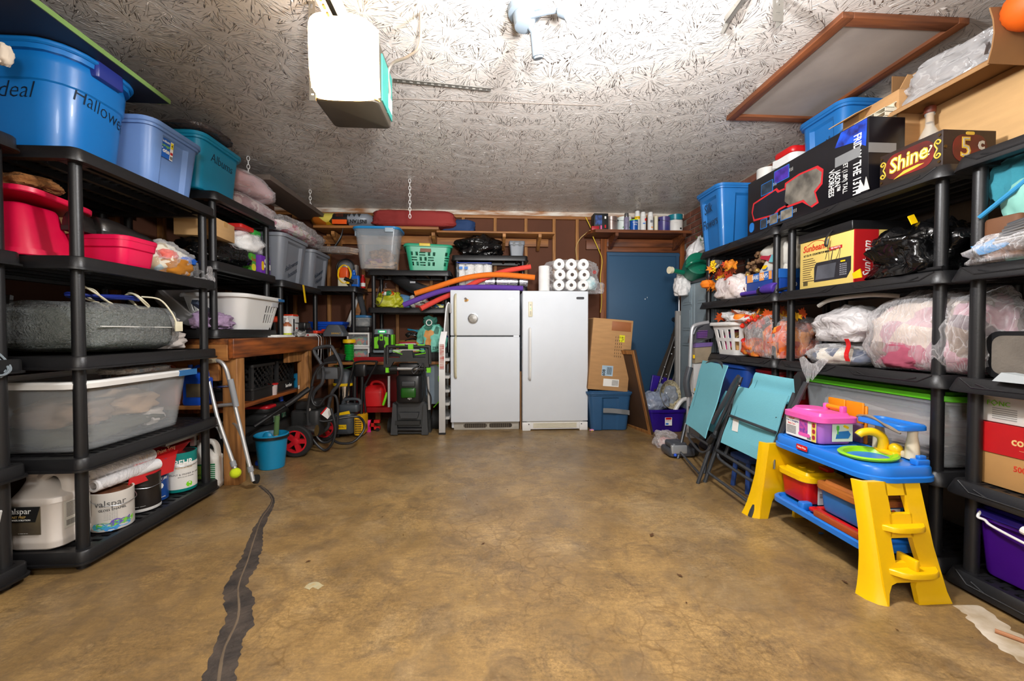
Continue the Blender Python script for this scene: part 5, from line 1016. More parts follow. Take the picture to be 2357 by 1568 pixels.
for y_ in (-.25,.25): part('wheel',MB().cyl((.26,y_,.09),(.3,y_,.09),.09,n=20).cyl((-.3,y_,.09),(-.26,y_,.09),.09,n=20),RUB,t)
q0=A(585,982,Y=3.35);q1=A(690,912,Y=3.6)
o=solo('spray_wand','long black spray wand with silver tube leaning before the old mower','wand',MB().tube([q0,q0.lerp(q1,.35)],.016,10).tube([q0.lerp(q1,.35),q0.lerp(q1,.68)],.007,10).tube([q0.lerp(q1,.66),q0.lerp(q1,.8),A(712,895,Y=3.65)],.022,10),BLK2)
solo('blue_lid_jar','blue rimmed round lid lying behind the blue bucket','lid',MB().lathe([(.05,0),(.055,.004),(.055,.02),(.05,.03),(.04,.032)],20),mat('cap_blue','1a50c8',.4),(-1.80,3.36,.0))
p=A(798,1010,Z=0); t=thing('canister_vacuum','black and yellow wet vacuum with yellow grille on the floor','vacuum',(p.x,p.y+.12,0)); VG=mat('vac_grey','3f454b',.45)
part('body',MB().rb(-.15,.06,-.11,.12,.03,.25,.06),VG,t); part('grille',MB().rb(.062,.15,-.11,.11,.02,.22,.03),mat('vac_yellow','f0b410',.4),t)
b=MB()
for i in range(7):
    for j in range(5): b.cb((.085+j*.013,-.112,.05+i*.022),.008,.006,.012)
part('vent_slots',b,INK,t); part('top',MB().rb(-.1,.1,-.08,.08,.25,.33,.03).tube([(-.08,0,.32),(-.05,0,.37),(.08,0,.37),(.1,0,.32)],.015,8,smooth=4),VG,t); part('yellow_trim',MB().prism([(-.08,0),(.06,.02),(.05,.05),(-.05,.03)],.004),YEL,t,mx=frame((-.03,-.1,.225),(1,0,0),(0,0,1)))
lb=plate('name_plate',t,FY((-.06,-.112,.115)),.11,.045,YEL); text(lb,'DEWALT',.026,TR(0,0,.0015),INK)
for sx in (-.1,.1): part('caster',MB().cyl((sx-.01,-.06,.02),(sx+.01,-.06,.02),.02).cyl((sx-.01,.08,.02),(sx+.01,.08,.02),.02),RUB,t)
p=A(792,945,Y=4.35); t=thing('shop_vac','stainless canister vacuum with yellow band behind the wet vacuum','vacuum',(p.x,4.38,0)); 
part('canister',MB().lathe([(.10,.12),(.11,.13),(.11,.50),(.1,.505)],26),CHROME,t); part('base',MB().lathe([(.12,.03),(.125,.1),(.11,.14)],24),BLK2,t); part('band',MB().lathe([(.111,.5),(.118,.505),(.118,.525),(.111,.53)],26),YEL,t); part('head',MB().lathe([(.11,.53),(.1,.6),(.07,.65),(.02,.67)],24),VG,t)
part('hose_wand',MB().tube([(.13,-.1,.04),(.13,-.08,.7)],.02,12),BLK2,t); part('floor_nozzle',MB().tube([(.2,-.12,.1),(.21,-.1,.52),(.21,-.1,.6)],.018,12).rb(.13,.26,-.13,-.07,.60,.73,.03),BLK2,t)
p=A(845,985,Z=0); t=thing('yellow_wheel_cart','push machine with yellow wheel and black tube handle by the red cart','cart',(p.x,4.25,0)); wheel(t,TR(.0,0,.09,90,0,20),.09,.045,YEL,8)
part('cover',MB().rb(-.12,.06,-.02,.14,.10,.18,.04),BLK2,t)
part('handle',MB().tube([Vector(A(x,y,Y=4.25))-Vector(t.location) for x,y in ((795,950),(800,900),(812,850),(820,834),(862,832),(866,838),(848,872),(838,900),(842,950))],.011,10,smooth=4),BLK2,t)
# ---------------- back wall shelves ----------------
zB=zb+.001
def at_(px,Y,z): v=A(px,520,Y=Y); return (v.x,Y,z)
# charcoal sack on the long wall board
x0=A(722,530,Y=4.85).x;x1=A(862,530,Y=4.85).x
t=thing('charcoal_sack','sack of instant charcoal lying on the long wall board','sack',((x0+x1)/2,4.87,zB)); L=x1-x0
def sackpart(nm,a,b_,m,k=0):
    part(nm,MB().loft([[(x,-.17*math.cos(q*math.pi/8)*(1 if abs(math.cos(q*math.pi/8))>.01 else 0)*(e),.085+ (.085*math.sin(q*math.pi/8))*e) for q in range(16)] for x,e in [(a,.98 if a>-L/2+.01 else .55),(a*.75+b_*.25,1.),(a*.25+b_*.75,1),(b_,.98 if b_<L/2-.01 else .6)]]),m,t,ang=60)
sackpart('printed_picture',-L/2,-L/2+L*.38,cells('sack_print','c89a1c',['8a9a20','3a3a18','d9c85a','5a5a3a','b0601c'],9,.4))
sackpart('black_panel',-L/2+L*.38,-L/2+L*.62,mat('sack_black','1c1a1a',.35)); sackpart('silver_panel',-L/2+L*.62,L/2,mat('sack_silver','8b919a',.35,var=.1))
part('orange_band',MB().box(-L/2+L*.385,-L/2+L*.615,-.178,-.160,.012,.062),mat('sack_orange','ef5a12',.4),t)
text(t,'INSTANT',.06,frame((L*.28,-.178,.045),(-1,0,0),(0,0,-1)),INK,.9,.001); 
for i in range(3): text(t,'----- -- ---',.022,frame((0,-.174,.14-.018*i),(1,0,0),(0,.15,1)),mat('sack_orange','ef5a12',.4))
for i,xx in enumerate((.16,.24,.32)): part('emblem',MB().prism([(-.02,.015),(.02,.015),(0,-.02)],.003),INK,t,mx=FY((L*xx,-.176,.115)))
x0=A(858,520,Y=4.8).x;x1=A(1050,520,Y=4.8).x; RB=mat('red_canvas','8e2a26',.8,var=.12,vs=4,bump=.3,bs=20)
solo('red_camp_bag','long dark red camping bag lying on the wall board','bag',MB().bag(x1-x0,.26,.20,81,pw=5,flat=.9,amp=.05,fold=.04,nu=56),RB,((x0+x1)/2,4.83,zB),ang=70)
xb0=A(1030,520,Y=4.9).x; xb1=A(1090,520,Y=4.9).x
solo('blue_camp_bag','navy camping bag end sticking out behind the red camping bag','bag',MB().bag(xb1-xb0+.1,.2,.17,83,pw=4,flat=.9,amp=.06),mat('navy_canvas','1d3a66',.8,var=.12,bump=.3,bs=20),((xb0+xb1)/2-.03,4.93,zb-.03),ang=70)
solo('black_strap','black strap hanging down from the charcoal sack','strap',MB().tube([A(790,525,Y=4.68),A(785,545,Y=4.67),A(775,562,Y=4.67),A(762,578,Y=4.67)],lambda t:.004+.008*math.sin(t*3.1),8,smooth=5,sq=.4),BLK2)
# top of the shelf left of the fridge
zt1=zts[0]+.029
pc=at_(873,4.60,zt1); t=tote('clear_tote','clear tote with blue lid on the shelf left of the fridge',pc,.47,.30,.44,CLEAR,taper=.78,r=.06,rimw=.012,ins=.012,bw=.2,ax='y')
part('lid',lid_mesh(.47,.30,.44,.016,.06,.02),mat('sky_lid','1f86c4',.4),t); part('latch',MB().rb(-.253,-.237,-.05,.05,.37,.445,.006).rb(.1,.19,-.172,-.16,.39,.435,.006),mat('latch_pale','a9bac6',.4),t)
for i,(w,d,h,x,z,m) in enumerate(((.32,.2,.1,0,.012,mat('tan_cloth','b08e6c',.9)),(.28,.19,.16,.03,.08,mat('straw','9a6f48',.9,var=.5,vs=30,col2='5c4030',bump=.8)),(.2,.2,.1,-.03,.05,mat('plum_cloth','7a4a60',.9)),(.18,.15,.06,.02,.02,mat('ginger','c07a3a',.8)))): part('contents',MB().bag(w,d,h,91+i,amp=.3,fold=.12,nu=30,nv=18),m,t,ang=70,mx=TR(x,0,z))
GB=mat('jade_basket','2f9d78',.4,var=.05)
def hg(i,j):
    if not 4<=j<=15: return False
    u=i%60; 
    if not (5<=u<=25 or 33<=u<=57): return False
    k=(u-5)//7 if u<30 else (u-33)//5; bj=(j-4)//4; jj=(j-4)%4; c=((u-5)%7) if u<30 else ((u-33)%5)
    return ((c in (0,1,2,3,4) and jj in (0,2)) if (k+bj)%2 else (c in (0,1,4,5) and jj in (0,1,2)))
pb=at_(990,4.74,zt1); t=basket('laundry_basket','green laundry basket with yellow grips on the shelf left of the fridge',(pb[0]-.02,pb[1],pb[2]),.50,.40,.29,GB,120,20,hg,taper=.82,r=.05,rim=.018)
t.rotation_euler=(0,0,math.radians(8)); part('grip',MB().rb(-.1,.02,-.224,-.2,.262,.292,.006).rb(.246,.27,-.06,.06,.262,.292,.006),mat('grip_yellow','d6b93a',.5),t,'yellow grip'); part('tag',MB().rb(-.09,.03,-.196,-.188,.20,.25,.006),mat('tag_brown','7a5038',.6),t)
# tier two
z2=zts[1]+.029
t=bagobj('yellow_bag','crumpled yellow carrier bag on the middle shelf left of the fridge',at_(896,4.68,z2),.30,.24,.20,mat('yellow_bag_film','b8ba26',.4,var=.25,vs=6,bump=.8,bs=14,bd=.02),seed=95,amp=.2,fold=.14,inner=[(cells('snack_wraps','c8541c',['2f7a4c','d9d9d0','7a1c1c','e0a040'],20,.3),(.5,.5,.3),(.0,-.07,.13))])
solo('denim_hat','light blue cap lying behind the yellow bag','cap',MB().bag(.34,.24,.17,97,amp=.08,pw=2.2,fold=.01),mat('denim_blue','5b8ab4',.85,var=.1),at_(920,4.80,z2),ang=70)
t=thing('racket_bag','black padded sports bag lying across the middle shelf left of the fridge','bag',(0,0,0)); q=[A(905,640,Y=4.78),A(925,648,Y=4.74),A(960,665,Y=4.70),A(1000,678,Y=4.68),A(1020,690,Y=4.68)]
part('body',MB().tube(q,lambda u:.03+.035*math.sin(min(1,u*1.4)*math.pi*.8),12,smooth=5,sq=1.3),mat('bag_black_cloth','19191b',.7,bump=.3),t); part('trim',MB().cb(A(950,650,Y=4.62),.06,.01,.02),mat('trim_silver','a9abb0',.5),t)
part('piping',MB().tube([v+Vector((.02,-.05,.05)) for v in q],.005,8,smooth=5),mat('piping_grey','44464a',.6),t)
t=thing('wire_hook','thin metal hook rods hanging at the left of the middle shelf','rod',(0,0,0)); part('rod',MB().tube([A(888,652,Y=4.56),A(880,690,Y=4.54),A(871,702,Y=4.53),A(862,698,Y=4.54)],.0035,6,smooth=4),STEEL,t); part('rod',MB().tube([A(873,660,Y=4.60),A(866,690,Y=4.58)],.0035,6),STEEL,t); part('spring',MB().tube([A(888,652,Y=4.56)+Vector((.012*math.cos(i),.012*math.sin(i),-.004*i)) for i in range(14)],.002,6),STEEL,t)
for i,(px,w,h,c,l) in enumerate(((962,.22,.16,['d9d4cc','c04040','e8e4dc','8a8a70'],'folded patterned cloth behind the pool noodles'),(985,.2,.09,['d9d4cc','3a5a8a','e8e4dc','6a4a3a'],'pale crumpled packet under the purple noodle'),(1012,.16,.05,['c8c83a','e8e4a0','3a6a9a','d0cfa0'],'yellow printed leaflet at the right end of the middle shelf'))):
    solo('folded_packet',l,'packet',MB().bag(w,.16,h,101+i,amp=.2,fold=.1,nu=30,nv=18),cells('packet%d'%i,c[0],c[1:],26,.7),at_(px,4.74-.03*i,z2),ang=70)
# pool noodles lying over the fridge
def noodle(lab,pts,c,r=.031):
    m=mat('foam_'+c,c,.85,var=.06,vs=40,bump=.35,bs=160); P=[A(x,y,Y=Y) for x,y,Y in pts]
    return solo('pool_noodle',lab,'pool noodle',MB().tube(P,r,16,smooth=6),m)
noodle('purple pool noodle curving from the fridge top down to the shelf',((928,703,4.34),(960,690,4.36),(1010,672,4.40),(1060,663,4.44),(1120,661,4.46),(1204,664,4.45)),'5f3a9c',.028)
noodle('orange pool noodle over the fridge, above the purple one',((955,676,4.52),(1000,662,4.52),(1060,643,4.52),(1110,634,4.52),(1160,633,4.52),(1231,639,4.50)),'f07a1a',.030)
noodle('coral red pool noodle crossing behind the purple and orange ones',((968,711,4.36),(1010,690,4.45),(1060,668,4.55),(1110,643,4.58),(1160,625,4.56),(1222,614,4.54)),'e2483c',.028)
# bottom tier
z3=zts[2]+.029
t=thing('charging_station','green and black battery charger with lit display on the lowest shelf left of the fridge','charger',at_(883,4.58,z3)); LG2=mat('charger_pale','79868e',.4)
part('base',MB().rb(-.10,.10,-.11,.10,0,.035,.02),LG2,t); part('body',MB().rb(-.095,.095,-.085,.06,.035,.262,.035),LG2,t)
part('battery',MB().rb(-.085,.085,-.125,-.05,.03,.205,.02),BLK2,t); part('green_panel',MB().prism([(-.075,.0),(-.03,.0),(-.03,.03),(-.042,.05),(-.042,.075),(-.03,.095),(-.03,.13),(-.075,.12)],.006,FY((0,-.125,.05))).prism([(.075,.0),(.03,.0),(.03,.03),(.042,.05),(.042,.075),(.03,.095),(.03,.13),(.075,.12)],.006,FY((0,-.125,.05))).prism(rr(.036,.07,.008,3,0,.15),.006,FY((0,-.125,.02))),GREEN,t,'lime green panel')
part('slot',MB().cb((0,-.132,.165),.018,.004,.03).cb((0,-.132,.09),.006,.004,.05),INK,t); part('display',MB().cb((0,-.088,.232),.085,.008,.026),mat('led_green','0fae5c',.4,emit=.6),t); part('digits',MB().cb((0,-.093,.232),.055,.004,.012),mat('led_white','c8ffe0',.4,emit=2.5),t)
part('side_fins',MB().rb(.09,.115,-.09,.03,.06,.2,.01),GREEN,t)
solo('paper_sheet','white paper lying between the charger and the flip flops','paper',MB().rb(-.10,.10,-.05,.05,0,.03,.003),PAPER,at_(918,4.62,z3))
cols=['c9805a','e6e3da','2a2a2c','1f8a80','1a2f7a','e9e6e2','b01c2c','8a6a2a']
for i,c in enumerate(cols):
    zz=z3+.004+i*.0165; t=thing('flip_flop',['tan flip flop at the bottom of the shoe stack','cream flip flop second in the shoe stack','black flip flop third in the shoe stack','teal flip flop in the middle of the shoe stack','navy flip flop above the teal one in the stack','white flip flop in the upper shoe stack','red flip flop near the top of the shoe stack','brown flip flop topmost of the flat soles'][i],'sandal',(*at_(944,4.6,0)[:2],zz+.0),rz=R.uniform(-14,14),group='flip flops stacked on the lowest shelf')
    part('sole',MB().prism([(.13*math.cos(a*math.pi/8),(.045+.008*math.cos(a*math.pi/8))*math.sin(a*math.pi/8)) for a in range(16)],.015),mat('sole_'+c,c,.7),t)
    if i==7: part('strap',MB().tube([(.06,0,.015),(.02,-.03,.035),(-.05,-.045,.012)],.006,6,smooth=4).tube([(.06,0,.015),(.02,.03,.035),(-.05,.045,.012)],.006,6,smooth=4),BLK2,t)
t=thing('goggles','black strapped sandals heaped on the flip flop stack','sandal',(*at_(948,4.62,0)[:2],z3+.137)); part('straps',coil((0,0,.04),.07,3,.009,7,(20,0,0),.6,.06),BLK2,t); part('strap_blue',coil((.02,0,.10),.07,1,.008,8,(10,10,0),.5,.02),mat('strap_teal','1a7fa0',.5),t)
AQ=cells('butterfly_print','6fc4b0',['6fc4b0','79cbb6','6fc4b0','3a5a9c','6fc4b0','d0904a','7fd0bc','3f7a68','6fc4b0'],13,.5)
t=thing('print_bag','aqua drawstring bag with butterfly print on the lowest shelf by the ladder','bag',at_(993,4.56,z3)); part('body',MB().bag(.32,.20,.36,111,amp=.16,fold=.12,pw=2.8,tuck=.45),AQ,t,ang=70); part('drawstring_ring',MB().tube([(.03*math.cos(i*math.pi/6)-.02,-.075,.33+.03*math.sin(i*math.pi/6)) for i in range(12)],.006,6,closed=True),WHT,t); part('top_cloth',MB().bag(.16,.12,.1,112,amp=.2,nu=24,nv=16),mat('dark_teal_cloth','2f6a5c',.8),t,mx=TR(-.02,0,.31)); text(t,'ZERO',.04,frame((.07,-.103,.055),(1,.1,.1),(0,0,1)),INK)
# on top of the two-tier shelf above the fridge
zt2=ZB2+.001+.0
bagobj('black_bag','black rubbish bag on the top shelf above the fridge',(A(1105,580,Y=4.76).x,4.76,zt2),.50,.28,.27,BBAG,seed=115,amp=.26,tuck=.55,fr=2.0,fold=.1,nu=60,nv=40)
t=thing('grey_bin','small dark grey lidded bin at the right end of the top shelf above the fridge','bin',(A(1189,570,Y=4.74).x,4.74,zt2)); gb=mat('bin_grey','6b7078',.45); part('body',MB().loft([[(x,y,z) for x,y in rr(w_,d_,.015,4)] for z,w_,d_ in ((0,.14,.12),(.13,.165,.14))]),gb,t); part('lid',MB().rb(-.09,.09,-.078,.078,.13,.18,.014),gb,t); part('latch',MB().box(-.05,-.02,-.082,-.078,.12,.17).box(.02,.05,-.082,-.078,.12,.17),BLK2,t)
z4=1.58
t=bagobj('paper_towel_pack','plastic pack of white paper towel rolls behind the pool noodles',(A(1092,650,Y=4.72).x,4.72,z4),.43,.2,.27,FILM,seed=117,cat='paper towels',pw=5,flat=.95,amp=.03); 
for i in range(4): part('roll',MB().lathe([(.02,0),(.05,.002),(.052,.01),(.052,.24),(.05,.248),(.02,.25)],18),PAPER,t,mx=TR(-.155+.103*i,0,.005))
part('print',MB().rb(-.2,.2,-.09,.09,.262,.272,.01),mat('pack_blue','1c3f9c',.4),t); part('logo',MB().box(-.17,-.13,-.104,-.1,.19,.22).box(-.11,-.07,-.104,-.1,.19,.22),mat('logo_blue','2f7ad0',.5),t)
p=A(1165,655,Y=4.66); t=thing('foil_mat','rolled silver zigzag foil mat lying behind the pool noodles','mat',(p.x,4.68,z4)); part('roll',MB().tube([(-.24,0,.062),(.245,0,.062)],.06,24),cells('foil_zigzag','d0d0d6',['8f9098','e6e4e6','b8a8ac','a8b0ba'],60,.25,(1,.3,3),.2,.6),t); part('band',MB().lathe([(.0615,-.012),(.0615,.012)],24,TR(-.12,0,.062,0,90)).lathe([(.0615,-.012),(.0615,.012)],24,TR(.14,0,.062,0,90)),BLK2,t)
# freezer top
ZF=A(1280,670,Y=4.315).z+.001
p=at_(1312,4.42,ZF); t=bagobj('toilet_roll_pack','big clear bag of toilet rolls on top of the freezer',p,.60,.26,.345,FILM,seed=121,cat='toilet paper',pw=4.5,flat=.95,amp=.05,fold=.05)
rm=mesh('toilet_roll',MB().lathe([(.02,-.05),(.056,-.05),(.06,-.044),(.06,.044),(.056,.05),(.02,.05),(.02,-.05)],24,TR(0,0,0,90),False,False),mat('toilet_paper','f2f1ef',.95,bump=.2,bs=40))
core=mesh('core',MB().lathe([(.0195,-.048),(.018,-.048),(.018,.048),(.0195,.048)],16,TR(0,0,0,90),False,False),CARD2)
for i in range(3):
    for j in range(3):
        o=part('toilet_roll',rm,None,t,mx=TR(-.135+.132*i+.01*(j%2),-.045,.064+.112*j)); c=part('core',core,None,o)
part('bag_corner',MB().bag(.2,.14,.16,122,amp=.2,nu=28,nv=18),FILMW,t,ang=70,mx=TR(.28,0,-.02)); part('wet_wipes',MB().bag(.16,.16,.16,123,amp=.1,nu=24,nv=16),mat('aqua_packet','7fb8c0',.4,var=.6,col2='e4e8e4',vs=14),t,mx=TR(.22,.02,.02))
text(t,'◎',.05,FY((.245,-.12,.2)),RED) if 0 else part('red_ring',MB().lathe([(.006,0),(.0061,.001)],12,FY((.24,-.125,.2))).lathe([(.018,0),(.018,.002),(.012,.002),(.012,0)],18,FY((.24,-.125,.2)),False,False),RED,t)
solo('paper_towel_roll','single white paper towel roll standing at the left of the freezer top','paper towels',MB().lathe([(.02,0),(.056,0),(.06,.004),(.06,.266),(.056,.27),(.02,.27)],24),mat('toilet_paper','f2f1ef',.95),(A(1253,650,Y=4.35).x,4.372,ZF))
# ---------------- green battery mower, ladder ----------------
p=A(945,1000,Z=0); Y0=p.y
t=thing('battery_mower','black and lime battery lawn mower stored upright left of the ladder','lawn mower',(p.x,Y0,0))
def V(px,py,dy=0): v=A(px,py,Y=Y0+dy); return Vector((v.x-p.x,dy,v.z))
MK=mat('mower_black','2b2c2c',.45,var=.15); MGY=mat('mower_grey','7d8c98',.4)
def slab(pts,y0,th): 
    P=[V(x,y) for x,y in pts]; return MB().prism([(v.x,v.z) for v in P],th,Matrix(((1,0,0,0),(0,0,-1,y0+th),(0,1,0,0),(0,0,0,1))) if 0 else Matrix(((1,0,0,0),(0,0,1,y0),(0,1,0,0),(0,0,0,1))))
part('deck',slab([(899,1000),(990,1000),(984,930),(976,915),(972,850),(915,850),(916,915),(906,930)],.06,.12),MK,t)
part('front_apron',MB().loft([[V(902,998,0.02),V(987,998,.02),V(980,932,.06),V(909,932,.06)],[V(902,998,-.03),V(987,998,-.03),V(978,925,.02),V(911,925,.02)]]),MK,t)
for x0,x1 in ((902,918),(972,987)): part('side_rail',slab([(x0,998),(x1,998),(x1-3,930),(x0+5,926)],-.06,.08),mat('mower_rail','3c3e40',.5),t)
part('bumper',slab([(913,975),(969,975),(969,966),(913,966)],-.07,.06),MK,t); part('front_plate',slab([(925,961),(962,961),(966,948),(921,948)],-.05,.05),mat('mower_rail','3c3e40',.5),t)
part('roller',MB().cyl(V(910,989,-.03),V(978,989,-.03),.025,n=16),BLK2,t)
part('motor_housing',MB().rb(-.13,.13,-.10,.05,V(945,925).z,V(945,862).z,.05).rb(-.11,.11,-.08,.04,V(945,862).z,V(945,835).z,.03),BLK2,t)
part('battery',MB().rb(-.075,.075,-.125,-.06,V(945,912).z,V(945,890).z,.02),mat('battery_green','1f5a18',.25),t,'dark green battery'); part('battery_top',MB().rb(-.07,.07,-.12,-.06,V(945,887).z,V(945,875).z,.015),mat('mower_rail','3c3e40',.5),t)
text(t,'ego',.03,FY(V(943,917,-.105)),PAPER)
part('tube',MB().cyl(V(895,937,-.08),V(895,866,-.08),.014,n=14),ALU,t); part('tube',MB().cyl(V(988,943,-.08),V(985,867,-.08),.014,n=14),ALU,t); part('tube',MB().cyl(V(915,849,-.09),V(966,849,-.09),.017,n=14),ALU,t)
part('clamp_bar',MB().cyl(V(891,849,-.08),V(916,849,-.08),.026,n=14).cyl(V(964,849,-.08),V(990,849,-.08),.026,n=14),MK,t)
part('handle_frame',slab([(890,843),(891,800),(897,797),(897,822),(926,822),(931,806),(953,806),(956,822),(983,822),(984,800),(989,803),(991,843),(975,843),(965,831),(912,831),(905,843)],-.13,.06),MK,t)
part('handle_bar',MB().tube([V(892,838,-.12),V(892,803,-.12),V(900,798,-.12),V(980,798,-.12),V(988,803,-.12),V(989,838,-.12)],.018,12,smooth=4),MK,t)
part('lever',MB().tube([V(922,808,-.14),V(903,808,-.14),V(926,816,-.14)],.005,8).tube([V(957,808,-.14),V(978,808,-.14),V(980,813,-.14),V(955,817,-.14)],.005,8),GREEN,t,'lime bail lever')
[part('trigger',MB().cb(V(x,y,-.125),w,.045,h),GREEN,t,'lime trigger') for x,y,w,h in ((946,798,.05,.05),(922,794,.09,.012),(970,794,.07,.012))]
part('knob',MB().cb(V(892,852,-.10),.03,.04,.05).cb(V(987,852,-.10),.04,.04,.05),GREEN,t,'lime clamp knob'); part('side_lever',MB().rb(-.012,.012,-.02,.02,-.07,.07,.008,mx=Matrix.Translation(V(887,918,-.03))@TR(ry=18)),GREEN,t)
part('cord',MB().tube([V(975,835,-.13),V(950,850,-.16),V(952,860,-.16),V(962,850,-.15),V(975,838,-.13),V(984,895,-.12),V(992,915,-.1),V(990,945,-.06)],.007,8,smooth=5),H2,t)
for x,dy in ((905,.1),(985,.1)): part('wheel',MB().cyl(V(x-9,980,dy+.05),V(x+9,980,dy+.05),.09,n=24),RUB,t)
# second machine behind (grey shell with lime trim and two wheels)
t=thing('grass_catcher_machine','grey and lime wheeled machine standing between the black mower and the ladder','mower',(p.x+.27,Y0+.24,0)); 
def V(px,py,dy=0): v=A(px,py,Y=Y0+.24+dy); return Vector((v.x-p.x-.27,dy,v.z))
part('shell',slab([(986,930),(1006,930),(1014,915),(1013,850),(1003,838),(992,830),(960,832),(960,930)],.0,.2),MGY,t); part('trim',MB().tube([V(998,938,-.01),V(1010,925,-.01),V(1016,915,-.01),V(1015,850,-.01),V(1005,838,-.01),V(994,828,-.01)],.006,8),GREEN,t,'lime trim')
part('wheel',MB().tube([V(1006,967,.06)+Vector((-.045,0,0)),V(1006,967,.06)+Vector((.045,0,0))],.115,26),RUB,t); part('wheel',MB().tube([V(1004,822,.06)+Vector((-.04,0,0)),V(1004,822,.06)+Vector((.04,0,0))],.09,26),RUB,t)
part('vent',MB().cb(V(1010,872,-.005),.014,.01,.06),GREEN,t)
t=thing('step_ladder','folded aluminium step ladder standing against the side of the fridge','ladder',A(1018,1000,Z=0))
o=-Vector(t.location); base_=A(1018,1000,Z=0); top=A(1020,790,Y=4.26)
part('rail',MB().loft([[Vector(q)+Vector((dx,dy,0))+o for dx,dy in ((-.032,-.012),(.032,-.012),(.032,.012),(-.032,.012))] for q in ((base_.x,base_.y,0),(top.x-.01,4.25,top.z),(top.x+.01,4.28,top.z+.12))]),ALU,t)
part('rail_top',MB().tube([A(1022,790,Y=4.28)+o,A(1026,740,Y=4.29)+o,A(1029,708,Y=4.30)+o,A(1034,699,Y=4.31)+o,A(1036,720,Y=4.33)+o],.02,12,smooth=4,sq=.6),ALU,t)
part('rail',MB().loft([[Vector(q)+Vector((dx,dy,0))+o for dx,dy in ((-.012,-.012),(.012,-.012),(.012,.012),(-.012,.012))] for q in ((base_.x+.0,4.72,0),(top.x+.02,4.6,top.z),(top.x+.03,4.42,top.z+.42))]),ALU,t)
for i,y in enumerate((962,930,900,868,828)):
    z=A(1022,y,Y=4.28).z; part('tread',MB().box(base_.x+.0,base_.x+.07,4.27,4.68-.03*i,z-.015,z+.015),ALU,t,mx=Matrix.Translation(o))
part('warning_label',MB().box(-.02,.024,-.0135,-.0122,0,.26),mat('label_warning','d8d4cc',.6,var=.6,col2='c05048',vs=60,stretch=(.2,.2,1)),t,mx=Matrix.Translation(Vector((top.x-.012,4.238,top.z-.27))+o)); part('foot',MB().box(base_.x-.036,base_.x+.036,base_.y-.016,base_.y+.016,0,.02),BLK2,t,mx=Matrix.Translation(o))
# ---------------- by the blue door ----------------
p=A(1405,993,Z=0); DB=mat('denim_tote','2c567e',.4,var=.06,bump=.05)
t=tote('storage_tote','dark blue tote with duct tape under the tall cardboard box',(p.x,p.y+.19,0),.47,.38,.415,DB,DB,taper=.84,rimw=.012,ins=.018,bw=.16,ax='y',lt=.016)
part('duct_tape',MB().grid(lambda u,v:(-.08+.29*u,-.1925-.004*math.sin(u*3)+.012*(u>.8)-.014*v*0,.25-.05*v-.03*u*u),8,2,.002),mat('duct_tape','8c8e90',.4,.3),t); part('tape_patch',MB().cb((-.0,-.2,.41),.05,.012,.02),PAPER,t)
b0=A(1400,905,Y=p.y+.1); w=.43
t=thing('tall_box','tall worn cardboard box with yellow sticker standing on the dark blue tote','box',(p.x-.02,p.y+.2,.436),rot=(0,math.radians(4.5),0)); h=A(1410,735,Y=p.y+.05).z-.436
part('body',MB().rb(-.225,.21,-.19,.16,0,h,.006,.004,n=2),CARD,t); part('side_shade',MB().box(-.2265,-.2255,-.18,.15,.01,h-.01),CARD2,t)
part('top_flap',MB().grid(lambda u,v:(-.2+.4*u,-.15+.3*v,h+.003+.02*math.sin(u*6)*v),6,3,.004),CARD2,t); part('tape_strip',MB().rb(-.02,.19,-.1925,-.190,h-.12,h-.02,.001),mat('brown_tape','a0623a',.4),t)
lb=plate('yellow_sticker',t,FY((.1,-.191,h-.2)),.06,.075,mat('sticker_yellow','e6e01a',.6)); text(lb,'44\n88',.02,TR(.012,0,.0012),INK)
lb=plate('address_label',t,FY((-.03,-.191,.21)),.12,.11,mat('label_blue','a9c4d8',.7),.001); b=MB()
for i in range(9): b.box(-.005+i*.006,-.002+i*.006,-.04,.04,.0012,.0018)
part('barcode',b,INK,lb); text(lb,'608',.045,TR(-.037,-.02,.0015,rz=90),INK,1,.001)
lb=plate('postage_label',t,FY((.02,-.191,.085)),.17,.08,PAPER); b=MB()
for i in range(14): b.box(.01+i*.005,.012+i*.005,-.03,.03,.0012,.0018)
part('barcode',b,INK,lb)
b=MB()
for k in range(4):
    for i in range(7): b.box(.0+k*.022,.006+k*.022,-.12+i*.034,-.1+i*.034,.0006,.0012)
part('printed_lines',b,mat('print_brown','5c452c',.7),t,mx=FY((.03,-.191,.48)))
a=A(1452,800,Y=4.55); t=thing('framed_board','dark brown wooden board with frame leaning by the cardboard box','board',A(1500,1000,Z=0)); b0=A(1502,1001,Z=0); b1=A(1452,800,Y=4.62)
o=-Vector(t.location); q=[b0,A(1452,966,Z=.0)+Vector((.0,.35,0)),]
f0=A(1462,955,Z=0); bl=Vector((b0.x-.12,b0.y+.50,0)); up=(b1-b0); 
yv=(bl-b0).normalized(); zv=Vector((-.22,.0,.95)).normalized(); xv=yv.cross(zv).normalized(); M_=Matrix((xv,yv,zv)).transposed().to_4x4()
DWD=mat('board_brown','4a3322',.6,var=.2,bump=.15)
t.matrix_world=Matrix.Translation(b0)@M_
part('panel',MB().rb(-.014,.014,0,.5,0,.90,.003),DWD,t); part('frame_edge',MB().box(-.026,-.0145,0,.5,.0,.04).box(-.026,-.0145,.0,.03,.04,.9).box(-.026,-.0145,.47,.5,.04,.9).box(-.026,-.0145,.03,.47,.86,.9),PINE,t)
p=A(1537,997,Z=0); PU=mat('purple_tote','2f1588',.3,var=.1,tr=.12)
t=tote('storage_tote','purple tote with white sticker on the floor before the blue door',(p.x,p.y+.17,0),.42,.34,.245,PU,taper=.85,rimw=.012,ins=.012,bw=.14,ax='y')
